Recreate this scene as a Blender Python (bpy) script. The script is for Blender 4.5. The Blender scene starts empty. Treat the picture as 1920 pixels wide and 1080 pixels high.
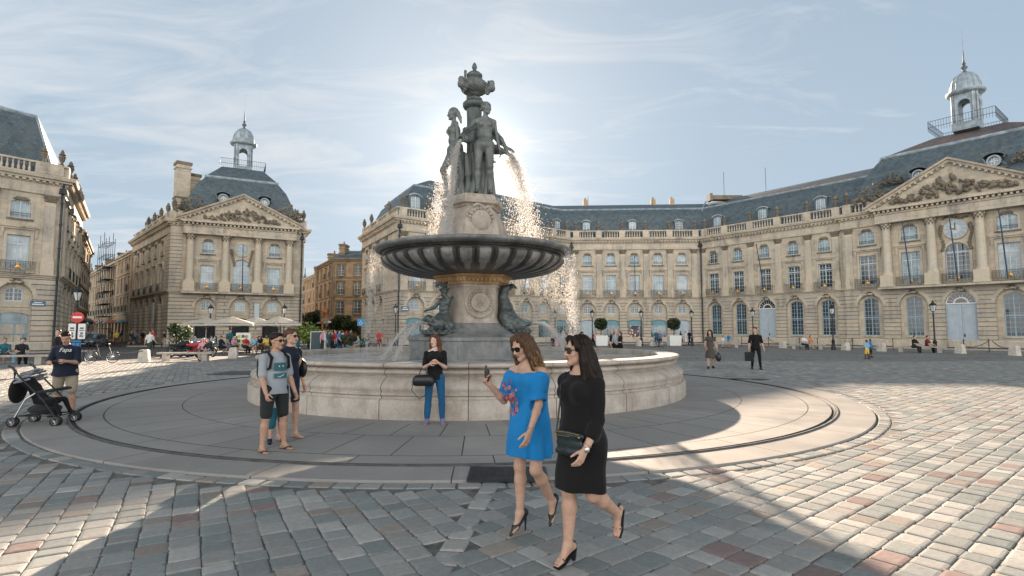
import bpy, bmesh, math, random
import numpy as np
from mathutils import Vector, Matrix, noise
R = math.radians
scene = bpy.context.scene
col = scene.collection
# ------------------------------------------------------------------ camera
H_CAM, F_PX = 1.75, 1030.0
TH = math.atan(79 / F_PX)
cam_data = bpy.data.cameras.new("camera")
cam_data.sensor_width = 36.0
cam_data.lens = F_PX / 1920 * 36
cam_data.clip_start = 0.05
cam_data.clip_end = 3000
cam = bpy.data.objects.new("camera", cam_data)
cam.location = (0, 0, H_CAM)
cam.rotation_euler = (R(90) + TH, 0, 0)
col.objects.link(cam)
scene.camera = cam
# ------------------------------------------------------------------ sun, sky, exposure
SUN_TAN = 0.317
SUN_AZ = -0.072                     # dx/dy towards the sun
SUN_EL = math.atan(SUN_TAN)
SUN_ANG = math.atan(SUN_AZ)         # from +Y towards +X
sd = bpy.data.lights.new("sun", 'SUN')
sd.energy = 5.0
sd.angle = R(0.55)
sd.color = (1.0, 0.78, 0.585)
sun = bpy.data.objects.new("sun", sd)
to_sun = Vector((math.sin(SUN_ANG) * math.cos(SUN_EL), math.cos(SUN_ANG) * math.cos(SUN_EL), math.sin(SUN_EL)))
sun.rotation_euler = to_sun.to_track_quat('Z', 'Y').to_euler()
sun.location = (0, 0, 60)
col.objects.link(sun)
world = bpy.data.worlds.new("World")
scene.world = world
world.use_nodes = True
wt = world.node_tree
wt.nodes.clear()
def N(t, kind, **kw):
 n = t.nodes.new(kind)
 for k, v in kw.items():
  if k in n.inputs.keys():
   n.inputs[k].default_value = v
  else:
   setattr(n, k, v)
 return n
def L(t, a, b, ia=0, ib=0):
 t.links.new(a.outputs[ia], b.inputs[ib])
def ramp(t, stops, interp='LINEAR'):
 n = t.nodes.new('ShaderNodeValToRGB')
 cr = n.color_ramp
 cr.interpolation = interp
 while len(cr.elements) < len(stops):
  cr.elements.new(0.5)
 for e, (p, c) in zip(cr.elements, stops):
  e.position = p
  e.color = tuple(c) + (1,) if len(c) == 3 else c
 return n
def mathn(t, op, a=None, b=None, clamp=False):
 n = t.nodes.new('ShaderNodeMath')
 n.operation = op
 n.use_clamp = clamp
 for i, v in enumerate((a, b)):
  if v is None:
   continue
  if isinstance(v, (int, float)):
   n.inputs[i].default_value = v
  else:
   t.links.new(v, n.inputs[i])
 return n
def mixc(t, fac, a, b, mode='MIX'):
 n = t.nodes.new('ShaderNodeMix')
 n.data_type = 'RGBA'
 n.blend_type = mode
 for idx, v in ((0, fac), (6, a), (7, b)):
  if isinstance(v, (int, float)):
   n.inputs[idx].default_value = v
  elif isinstance(v, (tuple, list)):
   n.inputs[idx].default_value = tuple(v) + (1,) if len(v) == 3 else v
  else:
   t.links.new(v, n.inputs[idx])
 return n
def build_world():
 t = wt
 out = N(t, 'ShaderNodeOutputWorld')
 bg = N(t, 'ShaderNodeBackground')
 bg.inputs['Strength'].default_value = 0.079
 L(t, bg, out)
 sky = N(t, 'ShaderNodeTexSky', sky_type='NISHITA')
 sky.sun_disc = False
 sky.sun_elevation = SUN_EL
 sky.sun_rotation = SUN_ANG
 sky.air_density = 1.1
 sky.dust_density = 0.9
 sky.ozone_density = 2.2
 tc = N(t, 'ShaderNodeTexCoord')
 sep = N(t, 'ShaderNodeSeparateXYZ')
 L(t, tc, sep, 0, 0)
 zc = mathn(t, 'MAXIMUM', sep.outputs[2], 0.04)
 zz = mathn(t, 'ADD', zc.outputs[0], 0.10)
 px = mathn(t, 'DIVIDE', sep.outputs[0], zz.outputs[0])
 py = mathn(t, 'DIVIDE', sep.outputs[1], zz.outputs[0])
 cmb = N(t, 'ShaderNodeCombineXYZ')
 t.links.new(px.outputs[0], cmb.inputs[0]); t.links.new(py.outputs[0], cmb.inputs[1])
 rot = N(t, 'ShaderNodeMapping')
 rot.inputs['Rotation'].default_value = (0, 0, R(28))
 rot.inputs['Scale'].default_value = (0.8, 2.0, 1)
 L(t, cmb, rot, 0, 0)
 wisp = N(t, 'ShaderNodeTexNoise')
 wisp.inputs['Scale'].default_value = 2.2
 wisp.inputs['Detail'].default_value = 12
 wisp.inputs['Roughness'].default_value = 0.62
 wisp.inputs['Distortion'].default_value = 0.9
 L(t, rot, wisp, 0, 0)
 big = N(t, 'ShaderNodeTexNoise')
 big.inputs['Scale'].default_value = 0.55
 big.inputs['Detail'].default_value = 4
 L(t, cmb, big, 0, 0)
 m1 = mathn(t, 'MULTIPLY', wisp.outputs[0], 0.62)
 m2 = mathn(t, 'MULTIPLY', big.outputs[0], 0.62)
 s0 = mathn(t, 'ADD', m1.outputs[0], m2.outputs[0])
 s = mathn(t, 'MULTIPLY_ADD', sep.outputs[0], -0.13)
 t.links.new(s0.outputs[0], s.inputs[2])
 cl = ramp(t, [(0.60, (0, 0, 0)), (0.74, (0.42, 0.42, 0.42)), (0.9, (0.8, 0.8, 0.8))])
 t.links.new(s.outputs[0], cl.inputs[0])
 hz = ramp(t, [(0.0, (0.75, 0.75, 0.75)), (0.22, (0.6, 0.6, 0.6)), (0.6, (0.4, 0.4, 0.4))])
 t.links.new(sep.outputs[2], hz.inputs[0])
 den = N(t, 'ShaderNodeVectorMath', operation='MULTIPLY_ADD')
 L(t, sky, den, 0, 0)
 den.inputs[1].default_value = (0.46, 0.42, 0.36)
 den.inputs[2].default_value = (1, 1, 1)
 cap = N(t, 'ShaderNodeVectorMath', operation='DIVIDE')
 L(t, sky, cap, 0, 0)
 L(t, den, cap, 0, 1)
 hsv = N(t, 'ShaderNodeHueSaturation')
 hsv.inputs['Saturation'].default_value = 0.9
 hsv.inputs['Value'].default_value = 0.92
 L(t, cap, hsv, 0, 4)
 hazy = mixc(t, hz.outputs[0], hsv.outputs[0], (1.52, 2.02, 2.46))
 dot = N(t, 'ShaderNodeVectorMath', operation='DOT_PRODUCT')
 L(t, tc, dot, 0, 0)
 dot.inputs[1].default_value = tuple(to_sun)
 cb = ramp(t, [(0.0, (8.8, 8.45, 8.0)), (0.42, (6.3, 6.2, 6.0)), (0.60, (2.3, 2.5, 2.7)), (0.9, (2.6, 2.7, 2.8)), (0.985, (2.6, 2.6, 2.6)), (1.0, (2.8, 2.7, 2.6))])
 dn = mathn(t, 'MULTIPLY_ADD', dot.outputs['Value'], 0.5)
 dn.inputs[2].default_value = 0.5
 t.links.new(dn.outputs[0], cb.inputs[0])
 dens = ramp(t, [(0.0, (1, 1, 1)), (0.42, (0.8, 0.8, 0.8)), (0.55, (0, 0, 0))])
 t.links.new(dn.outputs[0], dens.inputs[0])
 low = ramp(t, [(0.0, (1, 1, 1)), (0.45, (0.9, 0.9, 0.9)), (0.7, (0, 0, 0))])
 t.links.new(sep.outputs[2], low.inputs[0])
 fill_bank = mathn(t, 'MULTIPLY', dens.outputs[0], low.outputs[0])  # bright clouds added behind the camera to fill the shaded fronts
 cover = mathn(t, 'ADD', cl.outputs[0], fill_bank.outputs[0], True)
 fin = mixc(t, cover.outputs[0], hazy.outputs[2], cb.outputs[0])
 mx = mathn(t, 'MAXIMUM', dot.outputs['Value'], 0.0)
 p1 = mathn(t, 'POWER', mx.outputs[0], 38.0); p2 = mathn(t, 'POWER', mx.outputs[0], 420.0)
 g1 = mathn(t, 'MULTIPLY', p1.outputs[0], 0.85); g2 = mathn(t, 'MULTIPLY_ADD', p2.outputs[0], 2.2)
 t.links.new(g1.outputs[0], g2.inputs[2])
 glow = mixc(t, 1.0, (1.0, 0.93, 0.82), g2.outputs[0], 'MULTIPLY')
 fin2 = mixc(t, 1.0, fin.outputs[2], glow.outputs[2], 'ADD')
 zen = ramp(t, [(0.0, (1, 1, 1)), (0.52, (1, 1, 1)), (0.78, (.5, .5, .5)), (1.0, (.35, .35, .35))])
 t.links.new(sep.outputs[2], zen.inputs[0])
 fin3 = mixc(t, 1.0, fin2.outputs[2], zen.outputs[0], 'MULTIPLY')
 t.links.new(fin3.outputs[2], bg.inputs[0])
build_world()
scene.view_settings.view_transform = 'Standard'
scene.view_settings.look = 'None'
scene.view_settings.gamma = 1
scene.view_settings.exposure = 2.05
scene.cycles.max_bounces = 8
scene.cycles.diffuse_bounces = 4
scene.cycles.glossy_bounces = 3
scene.cycles.transmission_bounces = 4
scene.cycles.transparent_max_bounces = 8
scene.cycles.caustics_reflective = False
scene.cycles.caustics_refractive = False
scene.cycles.use_denoising = True
# ------------------------------------------------------------------ object helpers
def tag(o, label=None, cat=None, group=None, kind=None):
 if label: o['label'] = label
 if cat: o['category'] = cat
 if group: o['group'] = group
 if kind: o['kind'] = kind
 return o
def empty(name, loc=(0, 0, 0), rz=0.0, label=None, cat=None, group=None):
 o = bpy.data.objects.new(name, None)
 o.location = loc
 o.rotation_euler = (0, 0, rz)
 o.empty_display_size = 0.3
 col.objects.link(o)
 return tag(o, label, cat, group)
def link(name, me, parent=None, loc=(0, 0, 0), rz=0.0, scale=None):
 o = bpy.data.objects.new(name, me)
 o.location = loc
 o.rotation_euler = (0, 0, rz)
 if scale: o.scale = scale
 if parent is not None: o.parent = parent
 col.objects.link(o)
 return o
def copy_tree(o, parent=None):
 c = o.copy()
 col.objects.link(c)
 if parent is not None: c.parent = parent
 for ch in list(o.children):
  copy_tree(ch, c)
 return c
class MB:
 """collects polygons, builds ONE mesh; uv in metres from each face's own plane"""
 def __init__(s, M=None):
  s.v = []; s.f = []; s.m = []; s.M = M; s.cm = 0; s.cols = None
 def add(s, vs, fs, m=None):
  o = len(s.v)
  if s.M is not None:
   M = s.M
   vs = [tuple(M @ Vector(p)) for p in vs]
  s.v.extend(vs)
  s.f.extend([tuple(i + o for i in f) for f in fs])
  s.m.extend([s.cm if m is None else m] * len(fs))
 def box(s, x0, x1, y0, y1, z0, z1, m=None):
  s.add([(x0, y0, z0), (x1, y0, z0), (x1, y1, z0), (x0, y1, z0), (x0, y0, z1), (x1, y0, z1), (x1, y1, z1), (x0, y1, z1)],
     [(0, 3, 2, 1), (4, 5, 6, 7), (0, 1, 5, 4), (1, 2, 6, 5), (2, 3, 7, 6), (3, 0, 4, 7)], m)
 def frustum(s, x0, x1, y0, y1, z0, z1, ix, iy, m=None):
  s.add([(x0, y0, z0), (x1, y0, z0), (x1, y1, z0), (x0, y1, z0), (x0 + ix, y0 + iy, z1), (x1 - ix, y0 + iy, z1), (x1 - ix, y1 - iy, z1), (x0 + ix, y1 - iy, z1)],
     [(0, 3, 2, 1), (4, 5, 6, 7), (0, 1, 5, 4), (1, 2, 6, 5), (2, 3, 7, 6), (3, 0, 4, 7)], m)
 def poly(s, pts, m=None):
  s.add(pts, [tuple(range(len(pts)))], m)
 def lathe(s, prof, n=12, c=(0, 0, 0), m=None, cap=True, ph=0.0):
  vs = []; fs = []
  for r, z in prof:
   for i in range(n):
    a = 2 * math.pi * i / n + ph
    vs.append((c[0] + r * math.cos(a), c[1] + r * math.sin(a), c[2] + z))
  for j in range(len(prof) - 1):
   for i in range(n):
    k = (i + 1) % n
    fs.append((j * n + i, j * n + k, (j + 1) * n + k, (j + 1) * n + i))
  if cap:
   if prof[0][0] > 1e-4: fs.append(tuple(range(n))[::-1])
   if prof[-1][0] > 1e-4: fs.append(tuple((len(prof) - 1) * n + i for i in range(n)))
  s.add(vs, fs, m)
 def tube(s, pts, r, n=6, m=None, closed=False):
  P = [Vector(p) for p in pts]
  vs = []; fs = []
  up0 = Vector((0, 0, 1))
  for i, p in enumerate(P):
   a = P[i - 1] if (i > 0 or closed) else P[0]
   b = P[(i + 1) % len(P)] if (i < len(P) - 1 or closed) else P[-1]
   d = (b - a)
   if d.length < 1e-9: d = Vector((0, 0, 1))
   d.normalize()
   up = up0 if abs(d.dot(up0)) < 0.97 else Vector((1, 0, 0))
   x = d.cross(up).normalized(); y = x.cross(d)
   rr = r[i] if isinstance(r, (list, tuple)) else r
   for k in range(n):
    t = 2 * math.pi * k / n
    vs.append(tuple(p + x * (rr * math.cos(t)) + y * (rr * math.sin(t))))
  q = len(P)
  for i in range(q if closed else q - 1):
   j = (i + 1) % q
   for k in range(n):
    l = (k + 1) % n
    fs.append((i * n + k, i * n + l, j * n + l, j * n + k))
  if not closed:
   fs.append(tuple(range(n))[::-1]); fs.append(tuple((q - 1) * n + k for k in range(n)))
  s.add(vs, fs, m)
 def ico(s, c, r, sc=(1, 1, 1), m=None, sub=1):
  vs, fs = ICO[sub]
  s.add([(c[0] + v[0] * r * sc[0], c[1] + v[1] * r * sc[1], c[2] + v[2] * r * sc[2]) for v in vs], fs, m)
 def mesh(s, name, mats, smooth=False, angle=35):
  me = bpy.data.meshes.new(name)
  me.from_pydata([tuple(p) for p in s.v], [], s.f)
  for mt in (mats if isinstance(mats, (list, tuple)) else [mats]):
   me.materials.append(mt)
  if any(s.m): me.polygons.foreach_set('material_index', s.m)
  auto_uv(me)
  if smooth:
   me.polygons.foreach_set('use_smooth', [True] * len(me.polygons))
   if angle < 180: me.set_sharp_from_angle(angle=R(angle))
  me.update()
  return me
 def build(s, name, mats, parent=None, smooth=False, angle=35):
  return link(name, s.mesh(name, mats, smooth, angle), parent)
def auto_uv(me):
 nl = len(me.loops)
 if nl == 0: return
 co = np.empty(len(me.vertices) * 3, np.float32); me.vertices.foreach_get('co', co); co = co.reshape(-1, 3)
 li = np.empty(nl, np.int32); me.loops.foreach_get('vertex_index', li)
 nf = len(me.polygons)
 nr = np.empty(nf * 3, np.float32); me.polygons.foreach_get('normal', nr); nr = nr.reshape(-1, 3)
 lt = np.empty(nf, np.int32); me.polygons.foreach_get('loop_total', lt)
 pf = np.repeat(np.arange(nf), lt)
 n = nr[pf]
 t = np.stack([-n[:, 1], n[:, 0], np.zeros(len(n))], 1)
 ln = np.linalg.norm(t, axis=1)
 flat = ln < 0.12
 t[flat] = (1, 0, 0); ln[flat] = 1
 t /= ln[:, None]
 b = np.cross(n, t)
 p = co[li]
 uv = np.stack([(p * t).sum(1), (p * b).sum(1)], 1).astype(np.float32)
 me.uv_layers.new(name="UVMap").data.foreach_set('uv', uv.ravel())
def _ico():
 out = {}
 for sub in (1, 2, 3):
  bm = bmesh.new(); bmesh.ops.create_icosphere(bm, subdivisions=sub, radius=1)
  bm.verts.ensure_lookup_table()
  out[sub] = ([tuple(v.co) for v in bm.verts], [tuple(v.index for v in f.verts) for f in bm.faces]); bm.free()
 out[0] = ([(1, 1, 1), (-1, -1, 1), (-1, 1, -1), (1, -1, -1)], [(0, 1, 3), (0, 2, 1), (0, 3, 2), (1, 2, 3)])
 return out
ICO = _ico()
def at(u, v, Y):
 """the point at forward distance Y behind a place in the 1920x1080 picture"""
 a = (u - 960) / F_PX; b = (540 - v) / F_PX
 dy = math.cos(TH) - b * math.sin(TH); dz = math.sin(TH) + b * math.cos(TH)
 t = Y / dy
 return Vector((a * t, Y, H_CAM + dz * t))
def ground(u, v):
 a = (u - 960) / F_PX; b = (540 - v) / F_PX
 dy = math.cos(TH) - b * math.sin(TH); dz = math.sin(TH) + b * math.cos(TH)
 t = -H_CAM / dz
 return Vector((a * t, dy * t, 0))
# ------------------------------------------------------------------ materials
def new_mat(name):
 m = bpy.data.materials.new(name)
 m.use_nodes = True
 t = m.node_tree
 t.nodes.clear()
 o = N(t, 'ShaderNodeOutputMaterial')
 p = N(t, 'ShaderNodeBsdfPrincipled')
 L(t, p, o)
 return m, t, p
def noise_n(t, src, scale, detail=4, rough=0.55, sock=0):
 n = N(t, 'ShaderNodeTexNoise')
 n.inputs['Scale'].default_value = scale
 n.inputs['Detail'].default_value = detail
 n.inputs['Roughness'].default_value = rough
 if src is not None: t.links.new(src.outputs[sock] if not hasattr(src, 'links') else src, n.inputs[0])
 return n
def bump(t, p, h, strength=0.3, dist=0.02):
 b = N(t, 'ShaderNodeBump')
 b.inputs['Strength'].default_value = strength
 b.inputs['Distance'].default_value = dist
 t.links.new(h, b.inputs['Height'])
 t.links.new(b.outputs[0], p.inputs['Normal'])
 return b
def simple(name, c, rough=0.6, metal=0.0, var=0.12, scale=6.0, bmp=0.0, spec=None, sheen=0):
 m, t, p = new_mat(name)
 g = N(t, 'ShaderNodeNewGeometry')
 n = noise_n(t, g, scale, 5)
 lo = tuple(x * (1 - var * 1.6) for x in c); hi = tuple(min(1, x * (1 + var * 1.6)) for x in c)
 r = ramp(t, [(0.3, lo), (0.7, hi)])
 L(t, n, r)
 L(t, r, p, 0, 'Base Color')
 p.inputs['Roughness'].default_value = rough
 p.inputs['Metallic'].default_value = metal
 if spec is not None: p.inputs['Specular IOR Level'].default_value = spec
 if bmp: bump(t, p, n.outputs[0], bmp, 0.02)
 return m
def stone_mat(name, base, bw=0.95, bh=0.40, joint=0.02, jdark=0.35, dirt=0.5, bstr=0.5, var=0.18, warm=None):
 m, t, p = new_mat(name)
 uv = N(t, 'ShaderNodeUVMap')
 br = N(t, 'ShaderNodeTexBrick')
 br.offset = 0.5
 br.inputs['Scale'].default_value = 1.0
 br.inputs['Brick Width'].default_value = bw
 br.inputs['Row Height'].default_value = bh
 br.inputs['Mortar Size'].default_value = joint
 br.inputs['Mortar Smooth'].default_value = 0.35
 br.inputs['Color1'].default_value = tuple(x * (1 - var) for x in base) + (1,)
 w = warm or (base[0] * 1.03, base[1] * 0.97, base[2] * 0.88)
 br.inputs['Color2'].default_value = tuple(x * (1 + var * 0.7) for x in w) + (1,)
 br.inputs['Mortar'].default_value = tuple(x * jdark for x in base) + (1,)
 L(t, uv, br, 0, 0)
 g = N(t, 'ShaderNodeNewGeometry')
 n1 = noise_n(t, g, 0.55, 8, 0.65)
 n2 = noise_n(t, g, 5.0, 8, 0.7)
 mp = N(t, 'ShaderNodeMapping')
 mp.inputs['Scale'].default_value = (1.6, 1.6, 0.16)
 t.links.new(g.outputs[0], mp.inputs[0])
 st = noise_n(t, mp, 1.0, 8, 0.7)
 a = ramp(t, [(0.40, (0, 0, 0)), (0.72, (1, 1, 1))])
 L(t, st, a)
 b = ramp(t, [(0.42, (0, 0, 0)), (0.68, (1, 1, 1))])
 L(t, n1, b)
 d = mathn(t, 'MULTIPLY', a.outputs[0], b.outputs[0])
 d2 = mathn(t, 'MULTIPLY', d.outputs[0], dirt * 1.6, True)
 c1 = mixc(t, d2.outputs[0], br.outputs[0], (base[0] * .34, base[1] * .34, base[2] * .36))
 c2 = mixc(t, 0.35, c1.outputs[2], n2.outputs[0], 'OVERLAY')
 t.links.new(c2.outputs[2], p.inputs['Base Color'])
 p.inputs['Roughness'].default_value = 0.85
 p.inputs['Specular IOR Level'].default_value = 0.25
 h = mathn(t, 'MULTIPLY', n2.outputs[0], 0.25)
 h2 = mathn(t, 'SUBTRACT', h.outputs[0], br.outputs[1])
 bump(t, p, h2.outputs[0], bstr, 0.03)
 return m
BASE = (0.535, 0.485, 0.405)
M = {}
M['ashlar'] = stone_mat('limestone_ashlar', BASE, 0.9, 0.42, 0.012, 0.72, 0.55, 0.25, 0.15)
M['rustic'] = stone_mat('rusticated_limestone', (0.525, 0.48, 0.41), 90.0, 0.42, 0.035, 0.28, 0.7, 0.9, 0.10)
M['trim'] = stone_mat('limestone_trim', (0.57, 0.52, 0.44), 1.3, 3.0, 0.008, 0.7, 0.95, 0.2, 0.10)
M['column'] = stone_mat('pale_column_stone', (0.60, 0.55, 0.46), 5.0, 1.1, 0.01, 0.7, 0.30, 0.15, 0.06)
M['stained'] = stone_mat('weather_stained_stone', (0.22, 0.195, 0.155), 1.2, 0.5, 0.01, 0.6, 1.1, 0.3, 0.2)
M['warmtint'] = stone_mat('bounce_tinted_stone', (0.47, 0.36, 0.245), 0.8, 0.36, 0.012, 0.6, 0.9, 0.3, 0.2)  # warm bounced sunlight of the street put into the stone colour
M['brownstone'] = stone_mat('brown_street_stone', (0.36, 0.285, 0.20), 0.8, 0.36, 0.012, 0.6, 1.1, 0.3, 0.25)
def roof_mat(name, base, moss=(0.10, 0.10, 0.07), rust=None):
 m, t, p = new_mat(name)
 uv = N(t, 'ShaderNodeUVMap')
 br = N(t, 'ShaderNodeTexBrick')
 br.inputs['Scale'].default_value = 1.0
 br.inputs['Brick Width'].default_value = 0.34
 br.inputs['Row Height'].default_value = 0.26
 br.inputs['Mortar Size'].default_value = 0.012
 br.inputs['Color1'].default_value = tuple(x * .75 for x in base) + (1,)
 br.inputs['Color2'].default_value = tuple(x * 1.35 for x in base) + (1,)
 br.inputs['Mortar'].default_value = tuple(x * .5 for x in base) + (1,)
 L(t, uv, br, 0, 0)
 g = N(t, 'ShaderNodeNewGeometry')
 mp = N(t, 'ShaderNodeMapping')
 mp.inputs['Scale'].default_value = (1, 1, 0.25)
 t.links.new(g.outputs[0], mp.inputs[0])
 n = noise_n(t, mp, 1.1, 8, 0.7)
 a = ramp(t, [(0.45, (0, 0, 0)), (0.75, (1, 1, 1))])
 L(t, n, a)
 n2 = noise_n(t, g, 0.35, 4, 0.6)
 b = ramp(t, [(0.55, (0, 0, 0)), (0.7, (1, 1, 1))])
 L(t, n2, b)
 c1 = mixc(t, a.outputs[0], br.outputs[0], moss)
 if rust:
  c1 = mixc(t, b.outputs[0], c1.outputs[2], rust)
 t.links.new(c1.outputs[2], p.inputs['Base Color'])
 p.inputs['Roughness'].default_value = 0.55
 bump(t, p, br.outputs[1], -0.5, 0.02)
 return m
M['slate'] = roof_mat('blue_grey_slate', (0.08, 0.112, 0.132), (0.11, 0.135, 0.135))
M['redroof'] = roof_mat('lichened_tile', (0.10, 0.085, 0.085), (0.16, 0.10, 0.075), (0.26, 0.13, 0.09))
M['lead'] = simple('weathered_lead', (0.27, 0.33, 0.37), 0.55, 0.0, 0.25, 1.6, 0.2)
M['leaddark'] = simple('dark_lead', (0.10, 0.125, 0.145), 0.55, 0.0, 0.3, 2.0, 0.2)
M['winframe'] = simple('painted_window_wood', (0.52, 0.60, 0.64), 0.5, 0, 0.05, 3)
M['blueframe'] = simple('blue_grey_painted_wood', (0.30, 0.41, 0.48), 0.5, 0, 0.08, 3)
M['door'] = simple('pale_blue_door_paint', (0.42, 0.50, 0.56), 0.5, 0, 0.06, 2)
M['iron'] = simple('wrought_iron', (0.022, 0.028, 0.034), 0.5, 0.3, 0.2, 8)
M['gold'] = simple('gilded_metal', (0.65, 0.36, 0.10), 0.35, 0.8, 0.2, 8)
M['pipe'] = simple('downpipe_iron', (0.035, 0.045, 0.055), 0.6, 0.2, 0.3, 3)
M['pole'] = simple('blue_flagpole', (0.035, 0.07, 0.13), 0.4, 0.2, 0.1, 3)
M['awning'] = simple('cream_canvas', (0.48, 0.44, 0.38), 0.9, 0, 0.06, 3)
M['banner'] = simple('pale_banner', (0.55, 0.62, 0.66), 0.8, 0, 0.03, 3)
M['teal'] = simple('teal_awning', (0.16, 0.33, 0.38), 0.7, 0, 0.08, 3)
M['white'] = simple('white_paint', (0.74, 0.74, 0.72), 0.5, 0, 0.03, 4)
M['dark'] = simple('dark_interior', (0.012, 0.012, 0.013), 0.8, 0, 0.3, 3)
def glass_mat(name, c, rough=0.06, spec=0.9, curtain=None):
 m, t, p = new_mat(name)
 g = N(t, 'ShaderNodeNewGeometry')
 n = noise_n(t, g, 0.7, 3)
 lo = tuple(x * .7 for x in c)
 hi = curtain or tuple(x * 1.5 for x in c)
 r = ramp(t, [(0.42, lo), (0.62, hi)])
 L(t, n, r); L(t, r, p, 0, 'Base Color')
 p.inputs['Roughness'].default_value = rough
 p.inputs['Specular IOR Level'].default_value = spec
 w = noise_n(t, g, 2.5, 2)
 bump(t, p, w.outputs[0], 0.06, 0.02)
 return m
M['glass'] = glass_mat('dark_window_glass', (0.03, 0.045, 0.055))
M['glassblue'] = glass_mat('sky_tinted_glass', (0.16, 0.27, 0.33), 0.08, 1.0, (0.30, 0.42, 0.48))  # reflected sky put into the base colour as pale blue
M['glasscurt'] = glass_mat('curtained_glass', (0.42, 0.50, 0.55), 0.25, 0.8, (0.52, 0.58, 0.60))
M['shopglass'] = glass_mat('shop_glass', (0.05, 0.12, 0.15), 0.05, 1.0, (0.16, 0.28, 0.32))
def shop_lit():
 m, t, p = new_mat('lit_shop_window')
 g = N(t, 'ShaderNodeNewGeometry')
 v = N(t, 'ShaderNodeTexVoronoi'); v.inputs['Scale'].default_value = 3.0
 t.links.new(g.outputs[0], v.inputs[0])
 r = ramp(t, [(0.0, (1.0, 0.62, 0.30)), (0.18, (0.5, 0.26, 0.12)), (0.4, (0.03, 0.03, 0.04))])
 L(t, v, r)
 L(t, r, p, 0, 'Base Color'); L(t, r, p, 0, 'Emission Color')
 p.inputs['Emission Strength'].default_value = 0.30
 p.inputs['Roughness'].default_value = 0.1
 return m
M['shoplit'] = shop_lit()
def slab_mat():
 """stone terrace round the fountain: laid in polar coordinates about its centre"""
 m, t, p = new_mat('terrace_slabs')
 p.inputs['Specular IOR Level'].default_value = 0.18
 g = N(t, 'ShaderNodeNewGeometry')
 sep = N(t, 'ShaderNodeSeparateXYZ'); t.links.new(g.outputs[0], sep.inputs[0])
 dx = mathn(t, 'SUBTRACT', sep.outputs[0], FC[0]); dy = mathn(t, 'SUBTRACT', sep.outputs[1], TC[1])
 xx = mathn(t, 'MULTIPLY', dx.outputs[0], dx.outputs[0]); yy = mathn(t, 'MULTIPLY', dy.outputs[0], dy.outputs[0])
 r2 = mathn(t, 'ADD', xx.outputs[0], yy.outputs[0]); rr = mathn(t, 'SQRT', r2.outputs[0])
 an = mathn(t, 'ARCTAN2', dy.outputs[0], dx.outputs[0])
 def ring(radius, w):
  a = mathn(t, 'SUBTRACT', rr.outputs[0], radius); b = mathn(t, 'ABSOLUTE', a.outputs[0])
  return mathn(t, 'LESS_THAN', b.outputs[0], w)
 def radial(n, r0, r1, w, off=0.0):
  k = mathn(t, 'MULTIPLY_ADD', an.outputs[0], n / (2 * math.pi)); k.inputs[2].default_value = off + 50
  f = mathn(t, 'FRACT', k.outputs[0])
  c = mathn(t, 'SUBTRACT', f.outputs[0], 0.5); a = mathn(t, 'ABSOLUTE', c.outputs[0])
  d = mathn(t, 'SUBTRACT', 0.5, a.outputs[0])
  arc = mathn(t, 'MULTIPLY', d.outputs[0], rr.outputs[0]); arc2 = mathn(t, 'MULTIPLY', arc.outputs[0], 2 * math.pi / n)
  ln = mathn(t, 'LESS_THAN', arc2.outputs[0], w)
  g0 = mathn(t, 'GREATER_THAN', rr.outputs[0], r0); g1 = mathn(t, 'LESS_THAN', rr.outputs[0], r1)
  m1 = mathn(t, 'MULTIPLY', ln.outputs[0], g0.outputs[0]); m2 = mathn(t, 'MULTIPLY', m1.outputs[0], g1.outputs[0])
  fl = mathn(t, 'FLOOR', k.outputs[0]); wn = N(t, 'ShaderNodeTexWhiteNoise', noise_dimensions='1D')
  t.links.new(fl.outputs[0], wn.inputs['W'])
  return m2, wn
 j1, w1 = radial(56, 6.2, 7.35, 0.009)
 j2, w2 = radial(56, 7.35, 8.75, 0.009, 0.5)
 j3, w3 = radial(30, 8.75, 9.19, 0.008)
 j4, w4 = radial(26, 9.3, 10.2, 0.008, 0.3)
 js = [j1, j2, j3, j4, ring(7.35, 0.010), ring(8.75, 0.012)]
 acc = js[0]
 for j in js[1:]:
  acc = mathn(t, 'MAXIMUM', acc.outputs[0], j.outputs[0])
 n1 = noise_n(t, g, 0.8, 8, 0.6); n2 = noise_n(t, g, 14, 6, 0.7)
 base = ramp(t, [(0.3, (0.235, 0.23, 0.22)), (0.7, (0.32, 0.31, 0.295))])
 L(t, n1, base)
 wv = mixc(t, 0.10, base.outputs[0], w2.outputs['Value'], 'OVERLAY')
 wv2 = mixc(t, 0.14, wv.outputs[2], n2.outputs[0], 'OVERLAY')
 c = mixc(t, acc.outputs[0], wv2.outputs[2], (0.05, 0.048, 0.046))
 t.links.new(c.outputs[2], p.inputs['Base Color'])
 rg = ramp(t, [(0.35, (0.55, 0.55, 0.55)), (0.65, (0.75, 0.75, 0.75))])
 L(t, n1, rg); L(t, rg, p, 0, 'Roughness')
 h = mathn(t, 'MULTIPLY', n2.outputs[0], 0.15); h2 = mathn(t, 'SUBTRACT', h.outputs[0], acc.outputs[0])
 bump(t, p, h2.outputs[0], 0.4, 0.01)
 return m
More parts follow.
